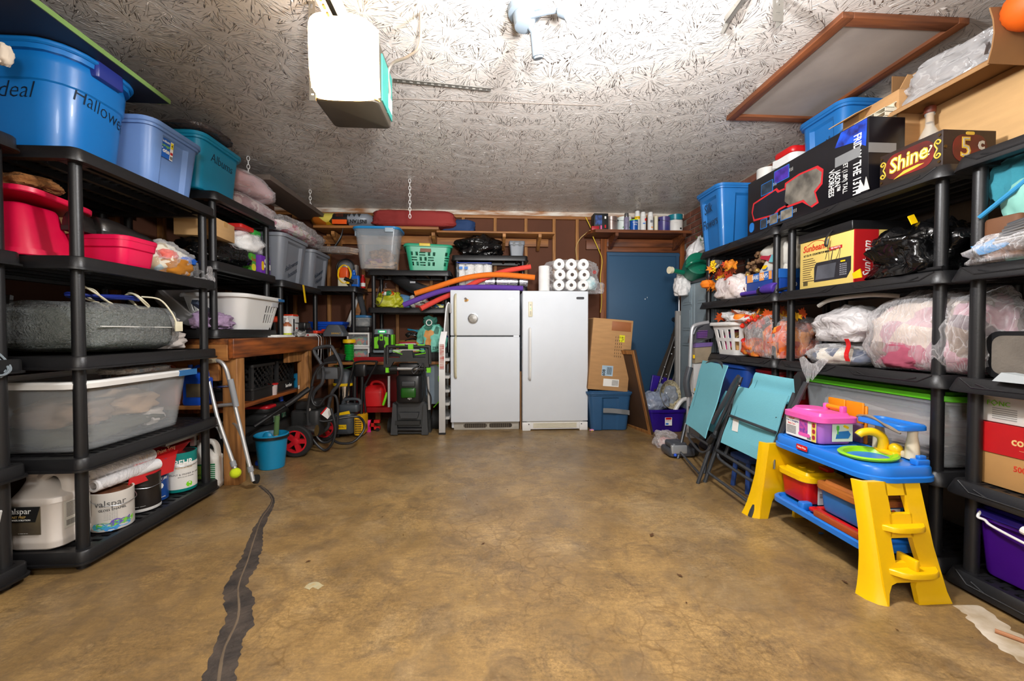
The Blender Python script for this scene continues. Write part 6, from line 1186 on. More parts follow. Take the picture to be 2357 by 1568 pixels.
lb=plate('sticker',t,FY((.01,-.163,.12)),.075,.085,PAPER); part('sticker_red',MB().prism(rr(.065,.022,.01,3,0,.03),.001),RED,lb,mx=TR(0,0,.0013)); text(lb,'Roughneck',.012,TR(0,.008,.002),INK); part('colour_patch',MB().box(-.03,.0,-.035,-.015,.0013,.002),mat('logo_blue','2f7ad0',.5),lb)
bagobj('clear_bag','clear bag with blue print lying on the purple tote',(p.x-.09,p.y+.14,.235),.30,.24,.19,film('bluish_film','a8b4c8',.45,.15,.9,14),seed=131,inner=[(cells('bag_items','b8c0d0',['8a94b0','d8d8e0','5a6a9a','b84a5a'],14,.5),(.8,.8,.75),(0,0,.01))])
t=thing('straw_hat','cream woven straw basket standing in the purple tote','basket',(p.x+.03,p.y+.16,.24)); part('bowl',MB().lathe([(.02,0),(.07,.01),(.12,.05),(.15,.09),(.155,.092),(.125,.052),(.07,.016),(0,.008)],26,TR(0,0,.14,80,0,25),False,False),mat('straw_cream','d9cfae',.9,var=.5,vs=50,col2='8a7a58',bump=.8,bs=90),t)
bagobj('clear_bag','grey clear bag behind the straw basket on the purple tote',(p.x+.09,p.y+.22,.24),.2,.2,.28,film('bluish_film','a8b4c8',.45,.15,.9,14),seed=133,amp=.2)
solo('tote_cover','purple tote lid standing upright behind the straw basket','lid',MB().rb(-.18,.18,-.012,.012,0,.3,.01),mat('purple_lid','2f1588',.3),(p.x+.09,p.y+.33,.248),rot=(math.radians(-5),math.radians(12),0))
solo('plastic_pitcher','white plastic handle sticking out of the purple tote','handle',MB().tube([(0,0,0),(.05,0,.08),(.1,0,.12),(.15,-.01,.12)],.022,10,smooth=4),WHT,(p.x+.09,p.y+.03,.23))
# folded camp cot and things between door and cabinet
t=thing('folded_cot','folded brown camping chair with steel tubes leaning on the blue door','camp chair',(0,0,0)); CV=mat('brown_canvas','3a3129',.85,var=.15,bump=.3)
part('canvas',MB().loft([[A(x0,y,Y=Y),A(x1,y,Y=Y+.02),A(x1,y,Y=Y+.1),A(x0,y,Y=Y+.08)] for y,x0,x1,Y in ((912,1503,1522,4.45),(860,1513,1542,4.52),(800,1537,1556,4.62),(750,1553,1568,4.68))]),CV,t)
for i,(a,b_) in enumerate((((1528,905),(1562,790)),((1512,900),(1553,775)),((1541,900),(1567,815)))): part('tube',MB().tube([A(*a,Y=4.42),A(*b_,Y=4.55)],.011,8),mat('tube_dark','4c4a48',.4,.6),t)
b=MB()
for px,py in ((1530,845),(1534,862),(1519,880),(1525,872),(1552,800),(1546,815)): b.ball(A(px,py,Y=4.40),.011,8,6)
part('rivet',b,STEEL,t)
a=A(1566,875,Y=4.35); b_=A(1566,716,Y=4.40)
t=thing('standing_plank','long pale grey panel standing on end beside the grey cabinet','board',(a.x,4.4,0)); part('board',MB().rb(-.036,.036,-.02,.02,0,b_.z,.003),mat('panel_pale','9b9894',.6),t); part('seam',MB().box(.002,.008,-.0215,-.0205,.05,b_.z-.05),PAPER,t)
a=A(1565,700,Y=4.5); t=thing('duster_pole','chrome pole with cream grip standing beside the grey cabinet','pole',(a.x,4.52,0)); part('pole',MB().cyl((0,0,0),(0,0,A(1565,668,Y=4.52).z),.011),CHROME,t); part('grip',MB().cyl((0,0,A(1565,670,Y=4.52).z),(0,0,A(1565,655,Y=4.52).z),.018),OFFW,t)
# grey resin cabinet
cx0=A(1573,700,Y=4.30).x; CG=mat('cabinet_grey','8797a0',.5,var=.05); zc_=A(1573,650,Y=4.28).z
t=thing('resin_cabinet','grey resin cabinet with panelled doors and dark top near the blue door','cabinet',(cx0,4.32,0))
part('body',MB().rb(.0,.31,-.60,.02,.0,zc_-.035,.01),CG,t); part('top',MB().rb(-.015,.315,-.63,.04,zc_-.035,zc_,.014),DGREY,t)
dp=part('door',MB().rb(-.02,.0,-.60,-.30,.06,zc_-.05,.006),CG,t); dq=part('door',MB().rb(-.02,.0,-.295,.0,.06,zc_-.05,.006),CG,t)
for q_,y0 in ((dp,-.45),(dq,-.148)):
    b=MB()
    for k,(z0,z1) in enumerate(((zc_-.25,zc_-.08),(zc_-.52,zc_-.28),(zc_-.68,zc_-.55),(zc_-.95,zc_-.71))): b.box(-.026,-.02,y0-.09,y0+.09,z0,z1).box(-.03,-.026,y0-.07,y0+.07,z0+.025,z1-.025)
    part('panel',b,CG,q_)
part('front_face',MB().rb(.02,.30,-.615,-.60,.06,zc_-.06,.006),CG,t)
for z0,z1 in ((zc_-.27,zc_-.09),(zc_-.55,zc_-.31),(zc_-.9,zc_-.6)): part('panel',MB().rb(.04,.17,-.622,-.615,z0,z1,.004).rb(.18,.29,-.622,-.615,z0,z1,.004),CG,t)
part('latch',MB().cb((-.03,-.3,zc_-.95),.02,.03,.05),BLK2,t)
CABX=cx0; CABZ=zc_
# watering can, bowl, plant bag on the cabinet
p=A(1597,612,Y=4.05); t=thing('watering_can','dark green watering can lying on its side on the cabinet','watering can',(0,0,0)); GC=mat('can_green','0b6b50',.35,var=.06)
c=A(1598,607,Y=4.02); part('body',MB().lathe([(.10,-.09),(.118,-.085),(.125,0),(.118,.085),(.10,.09),(.0,.088)],28,Matrix.Translation((c.x+.02,c.y,CABZ+.123))@TR(rx=72,rz=-12)),GC,t)
part('spout',MB().cyl(A(1572,628,Y=4.02),A(1546,622,Y=3.98),.026,.022,16),GC,t); part('rose',MB().cyl(A(1547,622,Y=3.985),A(1540,622,Y=3.975),.034,.036,18),OFFW,t,'cream spout rose')
part('handle',MB().tube([A(1580,614,Y=3.90),A(1592,604,Y=3.85),A(1612,600,Y=3.86),A(1625,604,Y=3.9)],.017,10,smooth=5),GC,t)
solo('steel_bowl','stainless steel bowl tipped up behind the watering can','bowl',MB().lathe([(.02,0),(.08,.012),(.12,.05),(.14,.1),(.143,.1),(.124,.05),(.08,.018),(0,.006)],28,None,False,False),CHROME,(A(1630,590,Y=4.0).x,4.0,CABZ+.13),rot=(math.radians(60),0,math.radians(-30)))
t=bagobj('plant_bag','tall white bag with green sprigs on the cabinet by the brick wall',(A(1582,600,Y=4.36).x+.06,4.22,CABZ),.26,.2,.50,WBAG,seed=141,amp=.14,tuck=.6)
b=MB()
for i in range(46):
    v=Vector((R.uniform(-.02,.16),R.uniform(-.08,.06),R.uniform(.36,.58))); d=Vector((R.uniform(-1,1),R.uniform(-1,1),R.uniform(.0,1.2))).normalized()*.05; s=d.cross(Vector((.3,.2,1))).normalized()*.008
    b.add([v,v+d*.5+s,v+d,v+d*.5-s],[(0,1,2,3)])
stuff(part('sprig',b,mat('sprig_green','4f7a3a',.7,var=.4),t))
bagobj('white_bag','white carrier bag hanging at the cabinet corner',(A(1570,640,Y=4.2).x-.02,4.16,CABZ-.16),.16,.14,.24,WBAG,seed=143,amp=.18)
# shelf over the door
zs_=zd+.001
def ds(px,Y=4.84): return (A(px,525,Y=Y).x,Y,zs_)
t=cbox('printed_box','black printed box at the left end of the door shelf',ds(1380),.17,.14,.205,INK); plate('picture',t,FX((.0855,0,.11)),.10,.12,mat('pic_blue','3a6a9c',.5,var=.5,col2='20304a')) if 0 else plate('picture',t,FY((-.03,-.0705,.125)),.08,.11,mat('pic_blue','3a5a9c',.5,var=.8,col2='20203a',vs=20))
b=MB(); 
plate('tag',t,FY((.05,-.0705,.155)),.02,.03,PAPER); plate('tag',t,FY((.05,-.0705,.05)),.018,.035,RED); plate('tag',t,FY((.0,-.0705,.04)),.018,.045,mat('tag_pink','d8609c',.5))
cbox('red_box','flat red box lying at the front left corner of the door shelf',(A(1364,530,Y=4.76).x+.03,4.765,zs_),.09,.05,.045,mat('box_red','a81420',.5))
can('paint_can','bare silver can with brown drips on the door shelf',ds(1407,4.86),.072,.18,mat('can_grey','a09a94',.35,.4,var=.6,col2='6a4a40',vs=3),bail=True,face=30)
t=can('paint_can','pale green flower printed can behind the spray cans',ds(1437,4.90),.085,.19,mat('can_pale_green','c9d6d2',.4,var=.3,col2='e4ebe6'),face=10); wrap_text(t,'~~~',.05,.085,.06,-10,mat('sprig_green2','5a9a4a',.5),1,.004,'print')
SPW=mat('spray_white','dcdad6',.35,var=.05)
def ribs(t): pass
spray('spray_can','lavender grey aerosol can in front of the pale green can',ds(1442,4.76),.031,.205,mat('spray_lilac','9a94b0',.35,.3,var=.4,vs=30),STEEL)
t=can('paint_can','small blue can with green rim on the door shelf',ds(1459,4.78),.048,.13,mat('can_blue','1650a0',.35),bail=False,face=0); wrap_text(t,'WATER',.02,.048,.095,0,PAPER,.9); wrap_text(t,'SEAL',.022,.048,.07,0,PAPER,.9); part('rim',MB().lathe([(.0492,.122),(.0492,.131)],24,cap0=False,cap1=False),GREEN,t)
spray('spray_can','tall white aerosol with yellow band on the door shelf',ds(1467,4.88),.034,.27,SPW,WHT); t=bpy.context.scene.objects.get('spray_can.001'); part('yellow_band',MB().lathe([(.035,.165),(.035,.20)],20,cap0=False,cap1=False),YEL,t); wrap_text(t,'WD 40',.022,.0352,.183,0,INK)
t=spray('spray_can','white aerosol with red square on its label',ds(1480,4.77),.034,.225,SPW,WHT); plate('red_mark',t,FY((.018,-.034,.13)),.018,.028,RED); plate('colour_marks',t,FY((0,-.036,.085)),.03,.012,mat('logo_blue','2f7ad0',.5))
t=spray('spray_can','white aerosol with orange mark beside the red marked one',ds(1497,4.77),.034,.225,SPW,WHT); plate('orange_mark',t,FY((.006,-.036,.04)),.02,.015,mat('mark_orange','e8923a',.5)); plate('lettering_mark',t,FY((.0,-.036,.11)),.03,.03,mat('mark_grey','7a7c80',.5))
solo('caulk_tube','pale tube standing between the aerosols and the navy can','tube',MB().lathe([(.022,0),(.024,.004),(.024,.2),(.01,.205)],16),OFFW,ds(1510,4.84))
can('paint_can','navy can with purple drips on the door shelf',ds(1528,4.86),.075,.19,mat('can_navy_drip','1a2f78',.35,var=.5,col2='5a4a7a',vs=3),face=20)
t=can('paint_can','white can with teal band at the right end of the door shelf',ds(1554,4.85),.085,.215,mat('can_teal2','127c8c',.35),mat('label_white','e3e0da',.45),.06,.68,face=0); wrap_text(t,'---- --',.016,.085,.11,-20,INK); part('mark',MB().box(.02,.04,-.086,-.083,.03,.05),INK,t)
solo('black_can','black can in the shadow at the wall end of the door shelf','can',MB().lathe([(.05,0),(.052,.004),(.052,.16),(.05,.165)],20),BLK2,(2.35,4.92,zs_))
# yellow cable along the door frame
solo('yellow_cable','yellow cable running down beside the blue door','cord',MB().tube([A(1348,500,Y=4.95),A(1360,525,Y=4.94),A(1365,545,Y=4.93),A(1378,575,Y=4.95),A(1386,600,Y=4.96),A(1382,640,Y=4.97),A(1385,690,Y=4.97),A(1382,720,Y=4.97)],.006,8,smooth=5),mat('cable_yellow','d6b42a',.5))
solo('tan_cable','tan cable looping left below the door shelf','cord',MB().tube([A(1362,528,Y=4.93),A(1348,538,Y=4.95),A(1335,550,Y=4.98),A(1326,570,Y=4.99),A(1328,600,Y=4.99),A(1330,640,Y=5.0)],.005,8,smooth=5),mat('cable_tan','c9a86a',.5))
# ---------------- right shelves, top row ----------------
D1,D2,D3,D4,D5=[z+.029 for z in RT]
BT2=mat('denim_blue_tote','1e69ac',.36,var=.08,bump=.05,coat=.1)
t=tote('storage_tote','blue tote marked Silk Flowers at the far end of the right top shelf',(2.20,3.50,D1),.50,.36,.52,BT2,BT2,taper=.83,r=.04,ins=.022,bw=.20,ax='xy',rimw=.016,lt=.018)
text(t,'Silk',.12,frame((-.239,.02,.37),(0,-1,.05),(-.07,0,1)),SCR,.75,-.001,.1); text(t,'Flowers',.115,frame((-.229,.0,.24),(0,-1,.05),(-.07,0,1)),SCR,.62,-.001,.1)
solo('pvc_pipe','short thick white pipe standing behind the printed black box','pipe',MB().lathe([(.062,0),(.07,.004),(.07,.60),(.062,.60),(.058,.58),(.058,.05)],26,cap1=False),mat('pipe_white','dcd9d2',.4),(2.27,3.20,D1))
t=thing('detergent_bucket','white container with red lid on the right top shelf','bucket',(2.29,2.90,D1)); part('body',MB().loft([[(x,y,z) for x,y in rr(w,d,.04,5)] for z,w,d in ((0,.21,.2),(.01,.22,.22),(.5,.25,.24),(.57,.22,.2))]),WHT,t); part('lid',MB().rb(-.115,.115,-.10,.10,.572,.62,.04),RED,t); part('spout_handle',MB().prism([(-.03,0),(.1,.0),(.11,.05),(-.02,.07),(-.05,.04)],.05,frame((-.14,-.03,.48),(0,1,.3),(0,0,1))),WHT,t)
cbox('support_box','brown box under the blue tote nearest the ceiling',(2.325,2.56,D1),.27,.35,.27,CARD2)
t=tote('storage_tote','blue tote nearest the ceiling behind the long printed black box',(2.325,2.57,D1+.272),.27,.35,.43,BT2,BT2,taper=.88,r=.05,ins=.018,bw=.17,ax='x',rimw=.016,lt=.018)
text(t,'X-Box',.10,frame((-.126,.02,.21),(0,-1,.5),(-.06,.3,1)),SCR,.75,-.001,.1)
# printed black box
t=thing('printed_box','long black printed box with silver tape lying on the right top shelf','box',(2.055,2.48,D1)); PB2=mat('box_black_gloss','121116',.28,var=.2)
part('body',MB().rb(-.098,.10,-.49,.48,0,.385,.003,.002,n=2),PB2,t)
def F_(y,z,k=0): return frame((-.0985-k,y,z),(0,-1,0),(0,0,1))
TRS=[(.34,-.06),(.12,-.075),(.10,-.05),(-.02,-.04),(-.02,.055),(.10,.06),(.14,.08),(.34,.05),(.36,.0)]
JKT=[(.02,-.075),(-.10,-.085),(-.22,-.07),(-.26,-.03),(-.25,.03),(-.20,.06),(-.22,.13),(-.17,.14),(-.12,.08),(.0,.07),(.04,.03)]
def grow(P,k): cx=sum(p[0] for p in P)/len(P); cy=sum(p[1] for p in P)/len(P); return [(x+(k if x>cx else -k),y+(k if y>cy else -k)) for x,y in P]
part('red_glow_band',MB().prism(grow(TRS,.012),.001),mat('print_red','c0262e',.4),t,mx=F_(.06,.17)@TR(rz=183)); part('red_glow_band',MB().prism(grow(JKT,.012),.001),mat('print_red','c0262e',.4),t,mx=F_(.06,.17)@TR(rz=183))
part('trouser_print',MB().prism(TRS,.0016),mat('print_navy','171a26',.4,var=.4,vs=6),t,mx=F_(.06,.17)@TR(rz=183)); part('jacket_print',MB().prism(JKT,.002),mat('print_grey','7c766c',.5,var=.6,vs=9,col2='3f3c38'),t,mx=F_(.06,.17)@TR(rz=183))
part('blue_splash',MB().prism([(-.1,-.02),(.02,-.04),(.09,-.09),(.095,.05),(-.06,.05)],.0012),mat('print_blue','1c4fd0',.4,var=.8,col2='1a1040',vs=14),t,mx=F_(-.385,.33))
for i,(y,z,w,h,c) in enumerate(((.27,.285,.11,.075,'2a3a4a'),(.13,.325,.13,.08,'4a2fa0'),(.30,.045,.06,.06,'39424e'),(.20,.05,.07,.06,'7a7468'),(.08,.05,.10,.06,'8a8478'))):
    part('picture_border',MB().prism(rr(w+.008,h+.008,.004,2),.0014),mat('print_border','1f6fc0',.4),t,mx=F_(y,z)); part('picture',MB().prism(rr(w,h,.004,2),.002),mat('pic_'+c,c,.4,var=.6,vs=20),t,mx=F_(y,z))
    for k in range(3): text(t,'-----',.014,F_(y-w/2-.012-.012*k,z,.0015)@TR(rz=-90),PAPER)
text(t,'FRIDAY THE 13TH',.064,F_(-.425,.165,.001)@TR(rz=-90),PAPER,.62,.001); text(t,'6 FEET (1.8M) TALL',.04,F_(-.355,.14,.001)@TR(rz=-90),PAPER,.62); text(t,'JASON™\nVOORHEES',.05,F_(-.285,.12,.001)@TR(rz=-90),PAPER,.6,.0005,gap=.8)
part('blue_badge',MB().prism(rr(.05,.07,.024,5),.002),mat('print_border','1f6fc0',.4),t,mx=F_(.43,.05))
part('silver_tape',MB().box(-.1005,-.0995,-.445,-.29,.20,.255).box(-.1,.05,-.4925,-.491,.2,.25),mat('duct_tape','8c8e90',.4,.3),t); part('torn_edge',MB().prism([(-.02,-.02),(.0,.04),(.02,.0),(.03,.05),(.05,-.02)],.0025),mat('torn_white','d9d4cc',.8),t,mx=F_(-.45,.03))
# shine box
WDK=mat('shine_box_wood','2b1a12',.55,var=.3,stretch=(3,3,12),bump=.15); GO=mat('gold_paint','d9b23a',.45)
t=thing('shoe_shine_box','antique wooden Shine box with gold lettering on the right top shelf','box',(2.095,1.80,D1)); part('body',MB().rb(-.125,.125,-.142,.142,0,.155,.004),WDK,t)
G=lambda y,z,k=0: frame((-.1255-k,y,z),(0,-1,0),(0,0,1))
part('red_field',MB().prism(rr(.22,.12,.05,5),.0012),mat('shine_red','7a1712',.5,var=.6,vs=7,col2='3a120c'),t,mx=G(0,.078)); text(t,'Shine',.095,G(0.005,.085,.0018)@TR(rz=4),GO,.85,.004,.15); text(t,'Shine',.095,G(.005,.085,.003)@TR(rz=4),mat('shine_cream','eadfae',.5),.85,-.001,.15); text(t,'?',.06,G(-.088,.085,.002),mat('shine_cream','eadfae',.5),1,0,.2)
part('swash',MB().prism([(-.07,-.03),(-.02,-.005),(.04,.0),(.07,-.005),(.03,-.014),(-.02,-.02)],.002),GO,t,mx=G(0,.045))
for s in (-1,1):
    sw=MB()
    for k in (-1,1): sw.tube([(s*.0,0,0),(s*.012,k*.025,0),(0,k*.04,0),(s*-.012,k*.03,0),(s*-.004,k*.02,0),(s*.004,k*.028,0)],.003,6,smooth=5)
    part('scroll',sw,GO,t,mx=G(s*.122,.078,.001))
e=lambda x,z,k=0: FY((x,-.1425-k,z))
part('red_field',MB().prism(rr(.16,.12,.05,5),.0012),mat('shine_red','7a1712',.5,var=.6,vs=7,col2='3a120c'),t,mx=e(0,.075)); text(t,'5',.12,e(-.02,.075,.0018),GO,.9,.003); text(t,'5',.12,e(-.02,.075,.003),mat('shine_silver','b8b4a8',.5),.9,-.003); text(t,'c',.075,e(.052,.095,.0018),mat('shine_silver','b8b4a8',.5),.9,.003); part('scroll',MB().tube([(0,0,0),(.012,.01,0),(.03,.03,0),(.02,.04,0),(.014,.03,0)],.0025,6,smooth=5),GO,t,mx=e(.05,.02,.001)); part('slot',MB().prism(rr(.04,.014,.006,3),.0015),GO,t,mx=e(0,.14))
b=MB()
for y in (-.13,.13): b.cyl((-.126,y,.02),(-.129,y,.02),.006).cyl((-.126,y,.135),(-.129,y,.135),.006)
for x in (-.115,.115): b.cyl((x,-.142,.08),(x,-.1455,.08),.007)
part('stud',b,mat('brass_dark','5a4424',.4,.7),t)
p=A(2146,330,X=2.26); t=thing('glass_bottle','clear corked bottle standing behind the Shine box','bottle',(2.20,1.985,D1) if 0 else (2.243,1.95,D1)); 
part('body',MB().lathe([(.045,0),(.05,.01),(.05,.22),(.04,.27),(.018,.32),(.016,.37),(.02,.375),(.02,.385)],24),mat('bottle_glass','dfe6e2',.06,var=0,tr=.72),t); part('cork',MB().cyl((0,0,.34),(0,0,.40),.014,n=14),mat('cork','c8a070',.8),t); part('cap',MB().lathe([(.021,.385),(.024,.39),(.024,.415),(.02,.42)],18),mat('bottle_cap','6a2f1c',.5),t)
# big boxes near the ceiling
t=cbox('tall_carton','tall cardboard carton with open flap behind the printed black box',(2.315,2.21,D1),.29,.34,.56,CARD,cat='box'); part('flap',MB().grid(lambda u,v:(-.14+.02*v,.17+.13*v,.56-.02*v-.05*v*v-.0*u) if 0 else (-.145-.1*v,-.02+.18*u,.56-.05*v),3,3,.004),CARD3,t); part('flap',MB().grid(lambda u,v:(-.14+.28*u,-.17-.04*v,.56+.05*v),3,2,.004),CARD,t); part('tape',MB().box(-.147,-.1455,.02,.06,.3,.56),mat('packing_tape','c79a5c',.3),t)
cbox('small_carton','small cardboard carton leaning on the tall carton',(2.27,1.995,2.12),.12,.07,.20,CARD3) if 0 else None
t=cbox('large_carton','large cardboard carton at the right edge of the top shelves',(2.385,1.60,D1),.19,.98,.43,CARD3); part('edge_crease',MB().box(-.0965,-.0955,-.345,-.335,.0,.43),CARD2,t)
t=thing('open_carton','open cardboard carton full of clear plastic lying on the large carton','box',(2.30,1.84,D1+.432)); th=.005
part('bottom_panel',MB().box(-.17,.17,-.27,.27,0,th),CARD2,t); part('back_panel',MB().box(.165,.17,-.27,.27,th,.235),CARD2,t); part('top_panel',MB().box(-.0,.17,-.27,.30,.235,.24),CARD,t,mx=TR(0,0,0,0,0,0)); part('side_panel',MB().box(-.10,.165,.265,.27,th,.235),CARD2,t)
part('side_flap',MB().grid(lambda u,v:(-.25+.36*u,-.275-.02*math.sin(v*3),.225*v-.055+.03*u*v),4,4,.005),CARD2,t); part('front_flap',MB().grid(lambda u,v:(-.17-.03*v,-.27+.54*u,.0-.03*v),4,2,.004),CARD,t)
part('plastic_sheet',MB().bag(.27,.50,.20,151,amp=.16,fold=.12,pw=3.4),film('milky_film','c4c2c2',.45,.14,.9,9,(2,1,2)),t,ang=70,mx=TR(-.01,.0,.008)); 
part('cardboard_tube',MB().lathe([(.014,-.06),(.02,-.06),(.02,.06),(.014,.06)],16,TR(-.13,.27,.05,90,0,0),False,False),OFFW,t)
t=thing('light_diffuser','white plastic grid piece sticking out of the open carton','grid',(2.155,2.15,D1+.40)); b=MB()
for i in range(4): b.box(-.05,.05,-.10+i*.06,-.097+i*.06,0,.07)
for i in range(4): b.box(-.05,.05,-.10,.08,i*.0225,i*.0225+.003)
b.box(.048,.05,-.10,.08,0,.07); part('grid',b,mat('diffuser_cream','e0d9c4',.35),t)
t=thing('paper_lantern','orange ribbed lantern ball hanging at the upper right corner','lantern',(2.135,1.475,2.34)); part('shade',MB().lathe([((.095*math.sin(math.pi*i/24)*(1+.03*(i%2))),-.09*math.cos(math.pi*i/24)) for i in range(1,24)],28),mat('lantern_orange','d95c06',.6),t); part('cord',MB().cyl((0,0,.088),(0,0,.209),.003),BLK2,t); part('tassel',MB().cyl((0,0,-.11),(0,0,-.088),.008),CARD,t)
solo('white_board','thin white board end at the right edge near the ceiling','board',MB().rb(-.06,.1,-.25,.06,0,.012,.004),WHT,(2.18,1.45,D1+.434)) if 0 else solo('white_board','thin white board end on the large carton at the right edge','board',MB().rb(-.13,.06,-.3,.10,0,.014,.004),WHT,(2.36,1.39,D1+.431))
# ---------------- right shelves, second row ----------------
LV=[mat('leaf_'+c,c,.7,var=.3,vs=12) for c in ('d9540f','e8891a','b8340f','e8b11c','8a3a14')]
def maple(s):
    P=[(0,-.5),(.12,-.2),(.45,-.3),(.33,-.08),(.5,.12),(.25,.12),(.22,.33),(.1,.24),(0,.5),(-.1,.24),(-.22,.33),(-.25,.12),(-.5,.12),(-.33,-.08),(-.45,-.3),(-.12,-.2)]
    v=[(x*s,y*s,.12*s*(abs(x)+abs(y))) for x,y in P]; n=len(v); b=MB(); b.add([(0,0,.0)]+v,[(0,1+i,1+(i+1)%n) for i in range(n)]); return b
LM_=[[mesh('leaf',maple(.075),m,80) for m in LV]][0]
def leaves(parent,n,c,ext,q,big=1.):
    for i in range(n):
        o=part('leaf',q.choice(LM_),None,parent); o.location=(c[0]+q.uniform(-1,1)*ext[0],c[1]+q.uniform(-1,1)*ext[1],c[2]+q.uniform(-1,1)*ext[2])
        o.rotation_euler=(q.uniform(.6,2.2),q.uniform(-.6,.6),q.uniform(-2.6,-.6)); s=q.uniform(.8,1.5)*big; o.scale=(s,s,s)
q=random.Random(12)
t=thing('autumn_flowers','orange autumn leaf bouquet with yellow berries on the right second shelf','artificial flowers',(2.02,3.30,D2+.16)); leaves(t,34,(0,.06,.05),(.07,.20,.09),q)
part('gourd',MB().lathe([(.01,-.04),(.045,-.03),(.06,0),(.045,.03),(.01,.038)],18),mat('gourd_orange','f0811c',.5),t,mx=TR(-.06,.22,.0)); part('rose',MB().bag(.10,.10,.09,161,amp=.3,fold=.2,nu=24,nv=16),LV[1],t,ang=70,mx=TR(-.02,-.06,.08))
b=MB()
for i in range(26): b.ball((-.06+q.uniform(-.016,.016),.12+q.uniform(-.016,.016),.10+i*.0035),.009,8,6)
part('berry_spike',b,YEL,t)
t=thing('pine_cone_wreath','brown wreath of pine cones and berries beside the autumn leaves','wreath',(2.10,3.03,D2+.20)); b=MB()
for i in range(90): a=q.uniform(0,6.28); r_=.11+q.uniform(-.035,.035); b.ball((q.uniform(-.04,.04),r_*math.cos(a),r_*math.sin(a)),q.uniform(.01,.02),7,5)
part('cones',b,mat('cone_brown','5a3a24',.8,var=.5,col2='8a6a48',vs=40),t); part('berry',MB().ball((-.05,.06,-.02),.02).ball((-.05,-.05,.0),.019),mat('gold_berry','b8904a',.35,.5),t); part('tag',MB().prism([(-.04,-.05),(.045,-.045),(.0,.06)],.004),mat('tag_rust','7a3220',.6),t,mx=FXR((-.09,.06,-.13)))
bagobj('white_bag','white carrier bag of orange things on the far end of the right second shelf',(2.06,3.25,D2),.24,.40,.21,film('pinkish_bag','efe6e4',.3,.3,.7,14),seed=163,amp=.16,inner=[(cells('bag_fruit','f0b070',['f0c890','e8a0a0','f0d8c8','e8b870'],12,.6),(.85,.85,.75),(0,0,.01))])
TB_=mat('tote_bag_canvas','dcd7cc',.9,var=.08,bump=.4,bs=40)
t=thing('canvas_bag','white canvas bag with wine bottle print on the blue shoe box','bag',(2.2,2.83,D2+.165)); part('body',MB().bag(.30,.38,.27,165,amp=.12,fold=.08,pw=3.2,tuck=.35),TB_,t,ang=70); 
W_=lambda y,z,a=0: frame((-.152,y,z),(-.0,-1,0),(0.25,0,1))@TR(rz=a)
part('bottle_print',MB().prism([(-.12,-.012),(-.03,-.016),(-.01,-.026),(.06,-.026),(.06,.026),(-.01,.026),(-.03,.016),(-.12,.012)],.004),mat('print_red2','b0243c',.7),t,mx=W_(0,.10,-14)); part('bottle_label',MB().box(.0,.045,-.027,.027,.001,.006),mat('print_aqua','6fb8c4',.7),t,mx=W_(0,.10,-14)); part('dots',MB().prism(rr(.05,.03,.014,4,-.06,0),.004).prism(rr(.06,.03,.014,4,.06,.01),.004),YEL,t,mx=W_(0,.045)); part('dots',MB().prism(rr(.05,.03,.014,4,0,0),.0045),mat('print_blue2','4a7ac8',.7),t,mx=W_(.06,.04))
BB_=mat('shoe_box_blue','0d3f96',.45)
t=cbox('shoe_box','blue shoe box with orange letters on the right second shelf',(2.15,2.85,D2),.30,.36,.16,BB_,cat='box'); part('lid',MB().box(-.154,.154,-.184,.184,.105,.166),mat('shoe_lid_blue','1f62b8',.45),t)
for y,w in ((.13,.07),(-.0,.05),(-.09,.03)): part('orange_block',MB().box(-.1556,-.1545,y-w/2,y+w/2,.107,.165),mat('box_orange','e89a50',.5),t)
text(t,'BARE TRAPS',.045,frame((-.1558,.02,.136),(0,-1,0),(0,0,1)),PAPER,.7); text(t,'BareTraps',.022,FXR((-.152,-.01,.055)),PAPER); text(t,'BO',.05,FY((-.06,-.1815,.06)),PAPER)
t=thing('umbrella','folded purple umbrella lying along the edge of the right second shelf','umbrella',(1.99,2.87,D2+.028)); pu=mat('umbrella_purple','4b2f9c',.6,var=.1,bump=.3)
part('canopy',MB().tube([(0,.20,0),(0,.0,.0),(0,-.05,.01),(0,-.16,.012),(0,-.18,.01)],lambda u:.016+.022*max(0,math.sin((u-.35)*4)) ,12,smooth=5),pu,t); part('strap',MB().tube([(0,-.03,0),(0,-.012,0)],.03,12),BLK2,t); part('handle',MB().tube([(.01,.02,-.012),(.0,-.08,-.015),(.01,-.30,.0)],.010,8),BLK2,t)
# microwave box
t=thing('microwave_box','yellow printed microwave oven box with red end on the right second shelf','box',(2.20,2.285,D2)); YB_=mat('carton_yellow','e0c46c',.6,var=.1,vs=3)
part('body',MB().rb(-.21,.2,-.19,.195,0,.29,.003,.002,n=2),YB_,t); part('red_end',MB().box(-.2105,-.075,-.192,-.19,0,.29).box(-.2115,-.2102,-.19,-.186,0,.29),mat('carton_red','b5161c',.5),t)
m_=lambda y,z,k=0: frame((-.2105-k,y,z),(0,-1,0),(0,0,1)); SR=mat('print_scarlet','c8331c',.5)
text(t,'Sunbeam',.055,m_(.085,.245,.0005),SR,.85,.001,.25); part('arc',MB().tube([(-.05,.03,0),(0,.05,0),(.05,.045,0),(.09,.025,0)],.0018,6,smooth=6),SR,t,mx=m_(.085,.235)); text(t,'0.7 CU. FT. COUNTERTOP MICROWAVE',.0165,m_(.045,.205,.0005),INK,.8,.0004); pl_=plate('red_flash',t,m_(-.07,.215),.085,.018,mat('carton_red','b5161c',.5)); text(pl_,'700 WATTS',.014,TR(0,0,.0015),PAPER,.9)
b=MB()
for i in range(11): b.box(-.005,.075+.02*math.sin(i*7),-.006*0-i*.0135,-i*.0135+.004,.0004,.001)
part('printed_lines',b,mat('print_brown','5c452c',.7),t,mx=m_(.165,.18))
